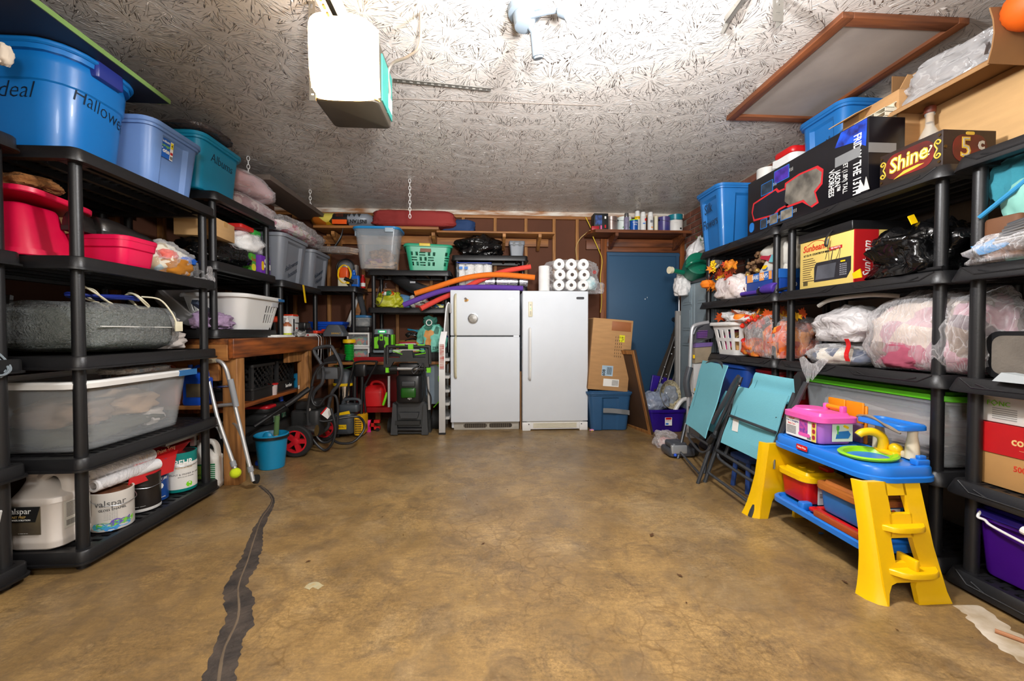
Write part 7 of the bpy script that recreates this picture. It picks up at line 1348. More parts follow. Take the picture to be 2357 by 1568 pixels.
mv=part('oven_print',MB().prism([(-.125,.0),(.10,-.0),(.125,.04),(.125,.115),(-.11,.115),(-.125,.09)],.0014),mat('oven_print','25242a',.4),t,mx=m_(-.045,.035)); part('oven_window',MB().prism([(-.115,.012),(.02,.012),(.03,.095),(-.10,.095)],.001),mat('oven_window','5a5d66',.3,var=.5),mv,mx=TR(0,0,.0014)); 
b=MB()
for i in range(4):
    for j in range(6): b.box(.055+i*.012,.063+i*.012,.018+j*.0115,.025+j*.0115,.0014,.002)
part('keypad',b,mat('keypad_grey','8a8a90',.5),mv); part('clock',MB().box(.06,.09,.092,.1,.0014,.002),YEL,mv); b=MB()
for i in range(8): b.box(i*.0045,.0025+i*.0045,0,.025,.0004,.001)
part('barcode',b,INK,t,mx=m_(.165,.02)); part('scribble',MB().tube([(-.03,0,0),(-.01,.05,0),(.0,-.03,0),(.02,.04,0),(.01,-.05,0),(.05,.0,0),(.07,.05,0),(.06,-.03,0),(.03,-.06,0)],.0012,5,smooth=6),INK,t,mx=m_(-.03,.16,.001))
text(t,'Sunbeam',.06,FY((-.14,-.1925,.13))@TR(rz=90),PAPER,.9,.0005,.25); text(t,'SC',.05,FY((.0,-.1905,.2)),mat('print_brown','5c452c',.7),1,-.002)
t=thing('black_folder','flat black portfolio lying on the microwave box','folder',(2.18,2.30,D2+.2905)); part('body',MB().rb(-.19,.16,-.19,.20,0,.05,.006),BLK2,t,mx=TR(0,0,.004,0,0,0)); part('clasp',MB().tube([(-.19,-.06,.03),(-.215,-.05,-.01),(-.22,-.045,-.05),(-.217,-.055,-.06),(-.213,-.06,-.02)],.005,8,smooth=4),BLK2,t)
t=bagobj('black_bag','black rubbish bag with yellow drawstrings on the right second shelf',(2.14,1.86,D2),.40,.42,.29,BBAG,seed=171,amp=.26,tuck=.3,fr=2.0,fold=.09,nu=60,nv=40); 
t=thing('yellow_drawstring','drawstring',"bag",(0,0,0)) if 0 else None
bag_=[o for o in bpy.context.scene.objects if o.get('label','').startswith('black rubbish bag with yellow')][0]
o=part('drawstring',MB().grid(lambda u,v:(-.08+.03*u,-.0+.02*v,.255+.045*v+.01*u),3,3,.006),YEL,bag_,'yellow drawstring loop'); o=part('drawstring',MB().grid(lambda u,v:(-.205-.01*v,.13+.045*u,.015+.045*v*(1-.4*u)),3,3,.006),YEL,bag_,'yellow drawstring loop')
bagobj('black_bag','black bag in the shadow between the two right units',(2.25,1.54,D2),.30,.12,.26,BBAG,seed=173,amp=.2)
solo('black_rod','short black rod lying beside the black bag with yellow drawstrings','rod',MB().tube([(0,0,0),(0,-.14,.0)],.010,10),BLK2,(1.975,1.79,D2+.011))
# ---------------- right shelves, third row ----------------
t=thing('leaf_garland','garland of red and yellow leaves with pumpkins and berries on the third right shelf','artificial flowers',(2.1,2.98,D3+.30)); leaves(t,60,(-.03,0,.0),(.08,.40,.055),q)
part('pumpkin',MB().lathe([(.01,-.035),(.045,-.028),(.055,0),(.045,.025),(.01,.03)],18,TR(-.11,.1,.0)),mat('gourd_orange','f0811c',.5),t); b=MB()
for i in range(26): b.ball((-.1+q.uniform(-.04,.03),-.03+q.uniform(-.1,.09),-.03+q.uniform(-.05,.05)),q.uniform(.01,.018),8,6)
part('berry',b,mat('berry_red','d9301c',.3),t)
def hb(i,j): return (3<=j<=7 or 10<=j<=14) and i%4 in (1,2)
t=basket('laundry_basket','white slotted basket of bright odds and ends on the third right shelf',(2.12,3.27,D3),.34,.36,.27,WHT,64,18,hb,taper=.74,r=.05,rim=.02,cat='basket')
part('contents',MB().bag(.24,.26,.2,175,nu=28,nv=18,amp=.2),cells('basket_toys','d0a060',['2f6ab0','e04f90','caa36a','e0d0b0','5a4630'],12,.6),t,mx=TR(0,0,.015))
bagobj('white_bag','white carrier bag heaped on the slotted basket',(2.08,3.16,D3+.245),.26,.40,.13,WBAG,seed=177,amp=.3,fold=.16)
solo('red_ribbon','red ribbon coil tucked beside the slotted basket','ribbon',coil((1.99,3.03,D3+.1),.035,2,.009,6,(70,0,20),.8),mat('ribbon_red','c81c1c',.5))
OR=cells('orange_plaid','c8501c',['d9641f','b8401a','e08a2a','8a3a1a','d9782a'],14,.8,(1,3,1),.3)
bagobj('clear_bag','clear bag of orange plaid cushions on the third right shelf',(2.12,2.83,D3),.36,.50,.33,FILMW,seed=179,amp=.14,inner=[(OR,(.9,.5,.85),(-.0,-.1,.004)),(OR,(.8,.42,.45),(-.03,.13,.004))],pw=2.6)
bagobj('grey_bag','grey white carrier bag stacked on a clear bag, third right shelf',(2.12,2.23,D3+.13),.34,.36,.22,film('grey_bag_film','c6c2c2',.05,.3,.8,15),seed=181,amp=.14,tuck=.3)
bagobj('clear_bag','clear bag with flat shoes under the grey carrier bag',(2.10,2.23,D3),.36,.38,.13,FILM,seed=183,amp=.1,inner=[(cells('shoe_bits','c9bfae',['d9d0c0','2a3a5a','b8a890','e8e2d4'],10,.7),(.85,.85,.75),(0,0,.005))])
solo('loose_film','clear plastic corner hanging over the shelf edge below the grey bag','plastic',MB().grid(lambda u,v:(1.93-.012*math.sin(u*3),2.40-.22*u*(1-.75*v)-.05*v,D3+.02-.13*v+.02*math.sin(u*9)),10,8,.0015),FILMW,ang=70)
solo('grey_tube','bent grey tube on top of the third row behind the grey bag','tube',MB().tube([(2.0,2.34,D3+.345),(2.0,2.25,D3+.375),(2.03,2.05,D3+.385),(2.1,1.95,D3+.37)],.012,8,smooth=5),mat('tube_grey','a8a49c',.5))
QL=cells('quilt_mix','a8808a',['b8969c','9a5060','c4b4a8','7a6658','b89a98','5a4a50'],7,.85)
bagobj('clear_bag','large clear bag of pink bedding across the third right shelf',(2.17,1.80,D3),.42,.66,.40,FILMW,seed=185,amp=.10,pw=2.6,inner=[(QL,(.9,.92,.9),(0,0,.004)),(mat('dusty_pink','a04a60',.85,bump=.4,bs=14),(.5,.4,.4),(-.1,.05,.01))])
bagobj('clear_bag','dim clear bag of bedding behind the right edge post, third shelf',(2.25,1.30,D3),.30,.48,.32,FILM,seed=187,amp=.14,inner=[(mat('taupe_bedding','8a6a60',.9,var=.3,bump=.4),(.9,.9,.9),(0,0,.004))])
solo('red_tie','red bag tie between the clear bags of the third right shelf','tie',MB().grid(lambda u,v:(1.955+.01*math.sin(v*6),2.11-.025*u-.015*v,D3+.15-.12*v),2,6,.004),RED)
# ---------------- right shelves, fourth row ----------------
t=tote('storage_bin','long clear bin with lime green lid behind the toy kitchen',(2.21,2.06,D4),.40,.82,.32,mat('hazy_plastic','c3c8cc',.25,var=.03,tr=.72),mat('lime_lid','5fc81c',.4),taper=.93,r=.05,rimw=.012,lt=.024,cat='bin')
part('contents',MB().bag(.33,.7,.26,191,pw=4,flat=.9,amp=.08),cells('paper_stack','b8a8a0',['c8bcb4','a89088','d0c4c0','8a7a78','b89a90'],9,.7,(1,.4,5)),t,mx=TR(0,0,.01))
t=tote('storage_tote','blue tote tipped behind the turquoise chairs',(2.1,3.20,D4),.34,.46,.34,mat('navy_blue_tote','1c4596',.4,var=.08),taper=.86,rimw=.014,r=.06); t.rotation_euler=(0,math.radians(6),0)
tote('storage_tote','red tote on the fourth right shelf behind the turquoise chairs',(2.2,2.82,D4),.36,.24,.33,RED,RED,taper=.88,rimw=.014,lt=.016)
solo('red_tray','flat red tray lying across the blue tote behind the chairs','tray',MB().rb(-.16,.16,-.2,.2,0,.018,.02),RED,(2.15,3.2,D4+.375))
# ---------------- right edge unit ----------------
t=thing('aqua_bag','aqua printed shopping bag with blue edging at the right edge','bag',(2.18,1.40,D2)); part('body',MB().bag(.40,.24,.40,193,amp=.12,fold=.08),mat('aqua_cloth','7fb8ac',.7,var=.2,bump=.4,bs=12),t,ang=70); part('edging',MB().tube([(-.21,.12,.19),(-.2,.06,.24),(-.19,-.0,.29),(-.17,-.06,.36)],.009,8,smooth=4),mat('edging_blue','1f7fb0',.6),t); part('strap',MB().grid(lambda u,v:(-.205+.02*v,.12-.2*v+.03*u,.04+.04*u+.0*v+.13*v*v),2,8,.004),mat('strap_blue','2f80b8',.6),t); part('brown_panel',MB().rb(-.2,-.1,.0,.12,.02,.18,.02),mat('bag_brown','6a4020',.7,var=.3),t); part('towel_corner',MB().bag(.2,.16,.2,194,nu=24,nv=16),mat('teal_towel','2f8090',.95,bump=.6,bs=80),t,mx=TR(-.06,.09,.24))
t=bagobj('clear_bag','clear plastic bag of stacked silver plates hanging over the right edge shelf',(2.02,1.40,D2),.26,.30,.12,FILMW,seed=195,amp=.2); b=MB()
for i in range(7): b.tube([(1.925+.01*i,1.44-.0*i,D2+.07+.012*i),(1.95,1.30,D2+.085+.012*i)],.006,8)
solo('plate_stack','stack of silver plates inside the clear bag at the right edge','plates',b,STEEL)
t=thing('car_mat','dark rimmed grey rubber mat standing at the right edge, third shelf','mat',(2.06,1.43,D3)); part('rim',MB().prism(rr(.38,.19,.04,5,0,.095),.02),BLK2,t,mx=FXR((-.0,-.08,.0))); part('face',MB().prism(rr(.34,.155,.035,5,0,.095),.004),mat('mat_grey','6d655c',.9,var=.4,bump=.6,bs=90),t,mx=FXR((-.02,-.08,.0))); part('hole',MB().prism(rr(.038,.024,.011,5,.05,.06),.003),INK,t,mx=FXR((-.024,-.08,0)))
solo('pale_plastic_piece','pale plastic piece lying in front of the rubber mat','plastic',MB().prism([(0,0),(.03,.035),(.12,.025),(.2,.0)],.05),mat('pale_plastic','b8bfc2',.4),(1.975,1.43,D3),rot=(math.radians(90),0,math.radians(-95)))
CRD=mat('paper_box_red','b81418',.45)
def paperbox(lab,y,txt):
    t=cbox('paper_box',lab,(2.16,y,D4),.28,.42,.245 if txt else .20,mat('paper_box_tan','b88a52',.7,var=.1),cat='box'); h=.245 if txt else .2
    part('lid',MB().box(-.1445,.1445,-.2145,.2145,h-.115,h+.004),CRD,t)
    if txt:
        text(t,'copy paper',.045,FXR((-.1455,.0,.19)),mat('print_tan','e0b878',.5),.85,.001); text(t,'8½',.075,FXR((-.1455,-.15,.185)),mat('print_tan','e0b878',.5),1,.002); text(t,'---------- ------- ---',.012,FXR((-.1455,.02,.16)),mat('print_tan','e0b878',.5)); text(t,'5000 sheets\nwhite',.03,FXR((-.1405,.02,.07)),mat('print_scarlet','c8331c',.5),.85,.0005)
        plate('red_block',t,FXR((-.1405,-.16,.1)),.09,.035,CRD); text(t,'135',.03,FXR((-.142,-.155,.1)),PAPER); b=MB()
        for i in range(9): b.box(i*.007,.004+i*.007,0,.05,.0005,.001)
        part('barcode',b,INK,t,mx=FXR((-.1405,-.13,.01)))
    else:
        text(t,'ST',.035,FXR((-.1455,.16,.15)),mat('print_tan','e0b878',.5))
    return t
paperbox('red lidded copy paper box at the right edge',1.35,True)
t=cbox('white_carton','open white carton lying on the red lidded copy paper box',(2.15,1.35,D4+.252),.26,.40,.10,mat('carton_white','d9d6d0',.7),rz=-3); part('flap',MB().grid(lambda u,v:(-.13-.015*v,.19-.26*u,.098+.012*v),3,2,.004),mat('carton_grey2','b8b4ae',.7),t); text(t,'F◇NC',.026,FXR((-.1315,.13,.075)),GREEN); text(t,'15',.03,FXR((-.1315,-.12,.02)),GREEN); b=MB()
for i in range(6): b.box(-.06,.02,-i*.008,.003-i*.008,.0004,.001)
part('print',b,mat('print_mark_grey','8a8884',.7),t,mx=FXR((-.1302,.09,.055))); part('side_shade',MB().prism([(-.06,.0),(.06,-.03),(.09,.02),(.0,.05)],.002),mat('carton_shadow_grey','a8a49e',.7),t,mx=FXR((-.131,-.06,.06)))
t=tote('storage_tote','purple tote with white wire handle on the bottom shelf at the right edge',(2.18,1.36,D5),.34,.40,.26,mat('deep_purple_tote','43107e',.3,var=.1),mat('violet_lid','2a1c8c',.35),taper=.88,rimw=.014,lt=.02)
part('wire_handle',MB().tube([(-.185,.15,.265),(-.20,.15,.24),(-.195,.13,.235),(-.195,.10,.22),(-.2,-.05,.2),(-.195,-.14,.21)],.005,8,smooth=5),WHT,t)
t=thing('plush_toy','white plush toy with dark spot hanging over the purple tote','plush toy',(1.985,1.25,D5+.29)); part('body',MB().bag(.06,.1,.12,197,nu=24,nv=16,flat=1),PAPER,t); part('paw',MB().tube([(-.01,.03,.01),(-.02,.08,-.03),(-.02,.11,-.03)],.016,10,smooth=4),PAPER,t); part('spot',MB().ball((-.028,.0,.06),.014),INK,t)
solo('wood_dowel','thin wooden dowel lying on the floor at the bottom right','dowel',MB().cyl(A(2290,1452,Z=.008),A(2420,1500,Z=.008),.0075,n=10),mat('dowel_wood','a8714a',.6))
# ---------------- toy kitchen ----------------
TY=mat('toy_yellow','f0bf06',.33,var=.04,coat=.1); TBL=mat('toy_blue','1e74d2',.34,var=.05,coat=.1); LIME=mat('toy_lime','8ad01c',.35); PINK=mat('toy_pink','ee5cb0',.35); ORA=mat('toy_orange','f08a10',.4); TRD=mat('toy_red','d21a1a',.35); CRM2=mat('toy_cream','e0d2b4',.4)
K=thing('toy_kitchen','blue and yellow plastic toy kitchen table in front of the right shelves','toy kitchen',(1.70,1.90,0)); O=-Vector(K.location)
def kp(nm,b,m,lab=None,ang=35,par=None): return part(nm,b,m,par or K,lab,ang,mx=Matrix.Translation(O) if par is None else None)
def ptop(i,z,dx=0): return [(x,y,z) for x,y in rr(.33-2*i,.63-2*i,max(.10-i,.01),6,1.738,1.868)]
kp('counter_top',MB().loft([ptop(.012,.436),ptop(.0,.44),ptop(.0,.458),ptop(.008,.462),ptop(.008,.49),ptop(.014,.499),ptop(.028,.502),ptop(.034,.497),ptop(.05,.496)]),TBL)
kp('box_recess',MB().loft([[(x,y,z) for x,y in rr(.225-2*i,.26-2*i,.04,5,1.708,1.99)] for z,i in ((.496,0),(.505,.0),(.508,.006),(.508,.012),(.50,.016))]),TBL)
# legs: splayed panels with windows, steps and an arch
def legpanel(y0,y1,th,nm,steps,flip=1):
    ht=.445
    def P3(u,z,d=0):
        f=z/ht; xl=1.555; xr=1.80; k=max(0,1-z/.09)**2
        return Vector((xl+(xr-xl)*u+(-.012 if u<.3 else .0)*k+(.012*k if u>.9 else 0),y0+(y1-y0)*f+d-.006*k,z))
    b=MB()
    def piece(poly):
        n=len(poly); v=[P3(u,z) for u,z in poly]+[P3(u,z,th) for u,z in poly]
        b.add(v,[tuple(range(n)),tuple(range(2*n-1,n-1,-1))]+[(i,(i+1)%n,n+(i+1)%n,n+i) for i in range(n)])
    if steps:
        piece([(0,0),(.03,0),(.05,.04),(.11,.068),(.24,.08),(.24,.12),(.24,.23),(.27,.25),(.32,.30),(.32,.39),(.34,.445),(0,.445)])
        piece([(1,0),(1,.04),(.95,.2),(.93,.445),(.62,.445),(.62,.39),(.66,.30),(.60,.25),(.62,.2),(.66,.13),(.60,.12),(.55,.08),(.50,.06),(.49,.0)])
        piece([(.3,.392),(.66,.392),(.66,.445),(.3,.445)]); piece([(.22,.235),(.64,.235),(.68,.322),(.28,.322)]); piece([(.2,.076),(.6,.076),(.66,.145),(.22,.145)])
    else:
        piece([(0,0),(.2,0),(.22,.1),(.3,.15),(.7,.15),(.78,.1),(.8,0),(1,0),(1,.445),(0,.445)])
    kp(nm,b,TY,None,50)
    s=MB(); rows=[]
    for z in (0,.03,.07,.15,.25,.35,.445):
        p=P3(0,z); g=.55+.45*max(0,1-z/.3)**1.5
        rows.append([p,p+Vector((-.026*g,flip*.012*g,0)),p+Vector((-.046*g,flip*.045*g,0)),p+Vector((-.052*g,flip*.085*g,0)),p+Vector((-.036*g,flip*.085*g,0)),p+Vector((.0,flip*.03*g,0))])
    s.loft(rows); kp('leg_side',s,TY,None,60)
    return P3
P3=legpanel(1.462,1.562,.02,'leg',True)
def stepb(z,u0,u1,dep):
    b=MB(); c=[P3(u0+(u1-u0)*k/8,z) for k in range(9)]; lo=[p+Vector((0,-dep*(1-(2*k/8-1)**4)-.004,0)) for k,p in enumerate(c)]
    ring=c[::-1]; up=[v+Vector((0,.05,0)) for v in c]
    poly=lo+up[::-1]
    b.loft([[(p.x,p.y,p.z-.02) for p in poly],[(p.x,p.y,p.z-.004) for p in poly],[((p.x-c[4].x)*.97+c[4].x,p.y+.002,p.z) for p in poly]]); return b
kp('step',stepb(.285,.12,.86,.035),TY); kp('step',stepb(.128,.10,.92,.045),TY); kp('divider',MB().rb(1.66,1.68,1.46,1.54,.125,.17,.008),TY)
legpanel(2.20,2.14,.02,'leg',False)
kp('leg_side',MB().rb(1.80,1.815,2.05,2.16,0,.43,.006),TY); kp('back_brace',MB().rb(1.79,1.81,1.66,2.14,.36,.43,.006),TY)
kp('lower_shelf',MB().loft([[(x,y,z) for x,y in rr(.26-2*i,.58-2*i,.05,5,1.70,1.86)] for z,i in ((.135,.01),(.14,0),(.165,0),(.172,.006),(.172,.014),(.16,.02))]).rb(1.58,1.64,1.93,1.97,.16,.20,.014),TBL)
lg=part('logo_tag',MB().prism(rr(.07,.026,.004,2),.0016),TRD,K,mx=Matrix.Translation(O)@frame((1.572,1.93,.482),(0,-1,0),(.03,0,1))); text(lg,'Fisher-Price',.014,TR(0,0,.002),PAPER,.8)
sk=kp('sink',MB().lathe([(.1,.502),(.122,.503),(.128,.512),(.12,.518),(.102,.514),(.085,.49),(.05,.478),(.0,.476)],32,TR(0,0,0,0,0,0),False,False),LIME); sk.matrix_local=Matrix.Translation(O)@TR(1.728,1.735,-.002,0,0,20,(1,.82,1))
kp('faucet',MB().tube([(1.838,1.775,.503),(1.833,1.765,.55),(1.818,1.765,.582),(1.783,1.775,.598),(1.748,1.785,.592),(1.733,1.79,.578)],lambda u:.022-.006*u,12,smooth=5).ball((1.852,1.725,.53),.026,16,10).rb(1.815,1.875,1.70,1.80,.50,.52,.01),TY)
# upper tray on cream posts
kp('upper_tray',MB().loft([[(x,y,z) for x,y in rr(.135-2*i,.225-2*i,.03,5,1.848,1.748)] for z,i in ((.630,.006),(.633,0),(.649,0),(.655,.004),(.655,.012),(.647,.016))]).rb(1.782,1.815,1.67,1.73,.642,.656,.008),TBL)
for y in (1.665,1.815): kp('post',MB().lathe([(.018,.50),(.026,.505),(.024,.56),(.017,.605),(.018,.631)],16,c=(1.865,y)),CRM2)
kp('post_base',MB().rb(1.85,1.88,1.665,1.815,.50,.53,.008),CRM2); kp('blue_clip',MB().rb(1.80,1.86,1.585,1.62,.498,.522,.006).rb(1.82,1.855,1.595,1.615,.522,.537,.006),TBL)
# orange shutter panel at the back
w_=kp('shutter_panel',MB().rb(1.885,1.90,1.905,2.125,.50,.69,.01),ORA)
part('shutter_leaf',MB().rb(1.872,1.885,1.91,2.01,.60,.705,.008).rb(1.872,1.885,2.015,2.12,.60,.705,.008),ORA,K,mx=Matrix.Translation(O)); part('curtain_print',MB().rb(1.868,1.884,1.915,2.0,.505,.60,.002),mat('curtain_lilac','8a6a90',.6,var=.3),K,mx=Matrix.Translation(O))
# toy boxes on it
def toybox(name,lab,loc,w,d,h,m,lm,rz=0):
    t=thing(name,lab,'toy box',loc,rz); part('body',tote_mesh(w,d,h,.9,.03,0,.1,'',.002,.01),m,t,ang=30); part('lid',lid_mesh(w,d,h,.012,.035,.028),lm,t,ang=30); return t
t=toybox('toy_box','pink lidded lilac toy box standing on the toy kitchen counter',(1.708,1.985,.506),.19,.23,.125,mat('toy_lilac','c07ad8',.3,tr=.15),PINK)
part('seat_disc',MB().lathe([(.075,.15),(.07,.158),(.0,.158)],26,c=(-.0,.055)),PINK,t); [part('carry_handle',MB().rb(.045,.075,y-.01,y+.01,.145,.185,.008),PINK,t) for y in (-.075,.025)]; part('handle_grip',MB().cyl((.06,-.066,.172),(.06,.016,.172),.012,n=14),ORA,t)
lb=plate('label',t,FXR((-.0955,.005,.062)),.20,.105,PAPER); plate('logo_tag',lb,TR(-.06,.042,.0012),.036,.012,TRD); text(lb,'Fisher-Price',.007,TR(-.06,.042,.003),PAPER); text(lb,'Fun 2 Imagine',.015,TR(-.055,.026,.0015),mat('ink_navy','26357a',.6)); text(lb,'Baby Care',.012,TR(-.06,.010,.0015),TRD); part('toy_print',MB().prism(rr(.055,.07,.006,3,.02,.012),.001),mat('print_violet','6a3aa0',.5,var=.7,col2='d0509c',vs=60),lb,mx=TR(0,0,.0012)); part('pink_base',MB().prism(rr(.075,.018,.008,3,.025,-.03),.0012),PINK,lb,mx=TR(0,0,.0012)); part('yellow_strip',MB().box(.072,.1,-.052,.052,.0012,.0018),mat('label_yellow','e8d05a',.5),lb)
b=MB()
for i in range(3): b.prism(rr(.018,.022,.008,3,.086,.03-.03*i),.001,TR(0,0,.0018))
part('pictures',b,mat('print_red2','b0243c',.7,var=.6,col2='4a7a9c',vs=80),lb); b=MB()
for i in range(8): b.box(.045+i*.003,.0465+i*.003,-.048,-.03,.0012,.0018)
for i in range(6): b.box(-.095,-.03,-.005-i*.007,-.002-i*.007,.0012,.0016)
part('print',b,INK,lb)
lb=plate('side_label',t,FY((.02,-.1155,.065)),.105,.09,mat('label_mint','d6e2d0',.5)); part('submarine_print',MB().prism([(-.035,-.03),(.03,-.03),(.042,-.01),(.03,.008),(-.02,.004),(-.03,-.008)],.001),mat('print_teal','1f6fb0',.5),lb,mx=TR(0,0,.0012)); part('spoon_print',MB().prism(rr(.014,.024,.006,4,-.024,.022),.001).box(-.027,-.021,-.01,.012,0,.001),mat('print_green','58c040',.5),lb,mx=TR(0,0,.0014)); part('dummy_print',MB().prism(rr(.03,.012,.006,3,.005,.032),.001,TR(rz=-25)),YEL,lb,mx=TR(0,0,.0012))
solo('stick','grey weathered stick lying on the toy kitchen between the pink box and the tray','stick',MB().tube([(1.80,1.865,.650),(1.795,1.83,.662),(1.79,1.78,.664),(1.775,1.70,.645),(1.77,1.63,.625)],lambda u:.006+.002*math.sin(u*17),8,smooth=5),mat('stick_grey','8a7c6c',.9,var=.3,bump=.6,bs=60))
t=toybox('toy_box','red toy box with yellow lid on the lower shelf of the toy kitchen',(1.715,2.045,.1735),.20,.19,.135,TRD,TY); lb=plate('label',t,FY((.02,-.0965,.065)),.12,.115,PAPER); plate('logo_tag',lb,TR(-.005,.045,.0012),.045,.014,TRD); text(lb,'Fun 2 Imagine',.014,TR(0,.026,.0015),mat('ink_navy','26357a',.6)); text(lb,'Kitchen',.013,TR(0,.01,.0015),TRD); b=MB()
for i in range(3): b.box(-.05,.04,-.005-i*.008,-.002-i*.008,.0012,.0016)
part('print',b,INK,lb); part('lid_relief',MB().prism(rr(.03,.03,.014,4),.008,TR(-.03,.02,.16)).prism(rr(.03,.03,.014,4),.008,TR(-.03,-.04,.16)),TY,t)
solo('red_toy','red handle of a toy lying on the yellow lid','handle',MB().rb(-.02,.02,-.03,.03,0,.018,.008),TRD,(1.755,1.99,.3405))
t=toybox('toy_box','blue toy box with wood orange lid on the lower shelf of the toy kitchen',(1.72,1.76,.195),.21,.24,.125,mat('toy_sky','2a78c8',.35),mat('toy_wood','b86a2a',.5,var=.2,stretch=(20,1,20)),)
lb=plate('label',t,FY((.0,-.1215,.055)),.13,.09,PAPER); part('toy_print',MB().prism(rr(.09,.03,.01,3,0,.025),.001),cells('toy_print','c83a2a',['2f7a3a','2a2a2a','d8a02a','e8e2d4'],90,.5),lb,mx=TR(0,0,.0012)); b=MB()
for i in range(7): b.box(.02+i*.005,.0225+i*.005,-.038,-.015,.0012,.0018)
part('barcode',b,INK,lb)
solo('red_toy_tray','red plastic toy frame under the blue toy box','toy tray',MB().rb(1.60,1.64,1.66,1.92,.172,.190,.01).rb(1.64,1.80,1.66,1.69,.172,.190,.008).rb(1.64,1.80,1.89,1.92,.172,.190,.008),TRD)
solo('orange_toy_board','orange brown toy board lying in front on the lower shelf','toy board',MB().rb(1.575,1.595,1.62,1.86,.1725,.20,.006),mat('toy_rust','a8481c',.45,bump=.3,bs=70))
# ---------------- folded turquoise chairs ----------------
def plane(p0,p1,lean):
    a=Vector(p0);d=(Vector(p1)-a).normalized(); up=Vector((lean,0,1)); n=d.cross(up).normalized()
    def f(px,py,off=0):
        e=Vector((0,0,EYE)); v=A(px,py,Y=2.)-e; q=a+n*off; t=(q-e).dot(n)/v.dot(n); return e+v*t
    return f,n
TQ=mat('turquoise_canvas','6fb6c4',.75,var=.06,vs=3,bump=.25,bs=120); FR=mat('chair_frame_grey','3f4246',.4,.3,var=.15)
def chair(lab,f0,f1,lean,panels,tubes,extra):
    P,n=plane(f0,f1,lean)
    if n.x>0: s=-1
    else: s=1
    org=(Vector(f0)+Vector(f1))/2; t=thing('folding_chair',lab,'chair',org); o=-org
    for nm,c,off in panels:
        q=[P(x,y,off*s) for x,y in c]
        def fn(u,v,q=q): 
            a=q[0].lerp(q[1],u);b_=q[3].lerp(q[2],u); w=a.lerp(b_,v); return w-n*s*.014*math.sin(math.pi*u)*(1-.0*v)+n*s*.004*math.sin(v*9)+o
        part(nm,MB().grid(fn,8,10,.006),TQ,t,ang=60)
        # hem seams along both sides
        part('seam',MB().tube([q[0].lerp(q[1],.1)+o+n*s*.002,q[3].lerp(q[2],.1)+o+n*s*.002],.0012,5),mat('seam_teal','3f7f8c',.8),t)
    for nm,c,off,r in tubes: part(nm,MB().tube([P(x,y,off*s)+o for x,y in c],r,10,smooth=5 if len(c)>2 else 0),FR,t)
    extra(t,P,s,o,n); return t
f0=A(1560,1056,Z=0);f1=A(1606,1113,Z=0)
def ex1(t,P,s,o,n):
    part('top_handle',MB().tube([P(x,y,.012*s)+o for x,y in ((1623,850),(1626,838),(1640,831),(1655,833),(1664,843),(1667,856))],.010,10,smooth=5),FR,t)
    part('joint',MB().cyl(P(1632,1018,.03*s)+o,P(1642,1004,.03*s)+o,.02,n=12),BLK2,t); part('joint',MB().cb(P(1591,940,.01*s)+o,.03,.03,.03),BLK2,t)
    part('armrest',MB().tube([P(x,y,.05*s)+o for x,y in ((1700,866),(1688,885),(1668,925),(1650,955),(1640,975))],lambda u:.02+.006*math.sin(u*3.1),10,smooth=5,sq=.6),mat('arm_black','34353a',.5),t)
chair('folded turquoise canvas chair, far one of two leaning on the right shelves',f0,f1,.34,
 [('back_panel',[(1619,830),(1677,842),(1625,1010),(1580,976)],.02),('seat_panel',[(1672,900),(1690,905),(1650,1000),(1630,990)],-.05)],
 [('leg',[(1578,975),(1560,1056)],0,.0125),('leg',[(1648,992),(1606,1113)],0,.0125),('frame_tube',[(1590,968),(1626,836)],-.005,.0115),('frame_tube',[(1700,880),(1640,1010),(1620,1090)],-.03,.012),('cross_bar',[(1583,998),(1588,1012),(1612,1040),(1630,1036),(1640,1010)],.01,.009),('cross_bar',[(1592,1000),(1632,1025)],.01,.009),('floor_bar',[(1567,1042),(1609,1090)],0,.009)],ex1)
f0=A(1622,1110,Z=0);f1=A(1727,1189,Z=0)
def ex2(t,P,s,o,n):
    part('bracket',MB().prism([(0,0),(.03,.01),(.035,.12),(.01,.16),(-.02,.13),(-.01,.05)],.03,Matrix.Translation(P(1832,922,.02*s)+o)@Matrix(((0,0,1,0),(-1,0,0,0),(0,1,0,0),(0,0,0,1)))),BLK2,t)
    part('care_tag',MB().grid(lambda u,v:P(1688+13*u-3*v,963+4*u+28*v,.025*s)+o,2,3,.002),PAPER,t,'white care tag')
    part('latch',MB().tube([P(1783,1000,.02*s)+o,P(1782,1080,.02*s)+o],.006,8),STEEL,t); part('joint',MB().cb(P(1690,935,.01*s)+o,.03,.03,.03).cb(P(1795,967,.01*s)+o,.03,.03,.03),BLK2,t)
    b=MB()
    for px,py in ((1702,888),(1680,958),(1838,900),(1812,965)): b.ball(P(px,py,.03*s)+o,.007,8,6)
    part('rivet',b,STEEL,t)
chair('folded turquoise canvas chair with white tag, nearer of two beside the toy kitchen',f0,f1,.32,
 [('back_panel',[(1741,858),(1857,878),(1828,935),(1722,905)],-.03),('seat_panel',[(1702,890),(1817,912),(1763,1068),(1661,1019)],.025)],
 [('leg',[(1706,868),(1622,1110)],.0,.0135),('leg',[(1830,905),(1727,1189)],.0,.0135),('frame_tube',[(1856,880),(1740,1118)],.03,.014),('frame_tube',[(1735,872),(1668,1050)],-.04,.012),('cross_bar',[(1681,957),(1785,996)],.045,.009),('cross_bar',[(1650,1037),(1748,1097)],.02,.010),('cross_bar',[(1653,1045),(1660,1060),(1725,1104),(1742,1106)],.01,.010),('floor_bar',[(1630,1088),(1731,1162)],0,.010)],ex2)
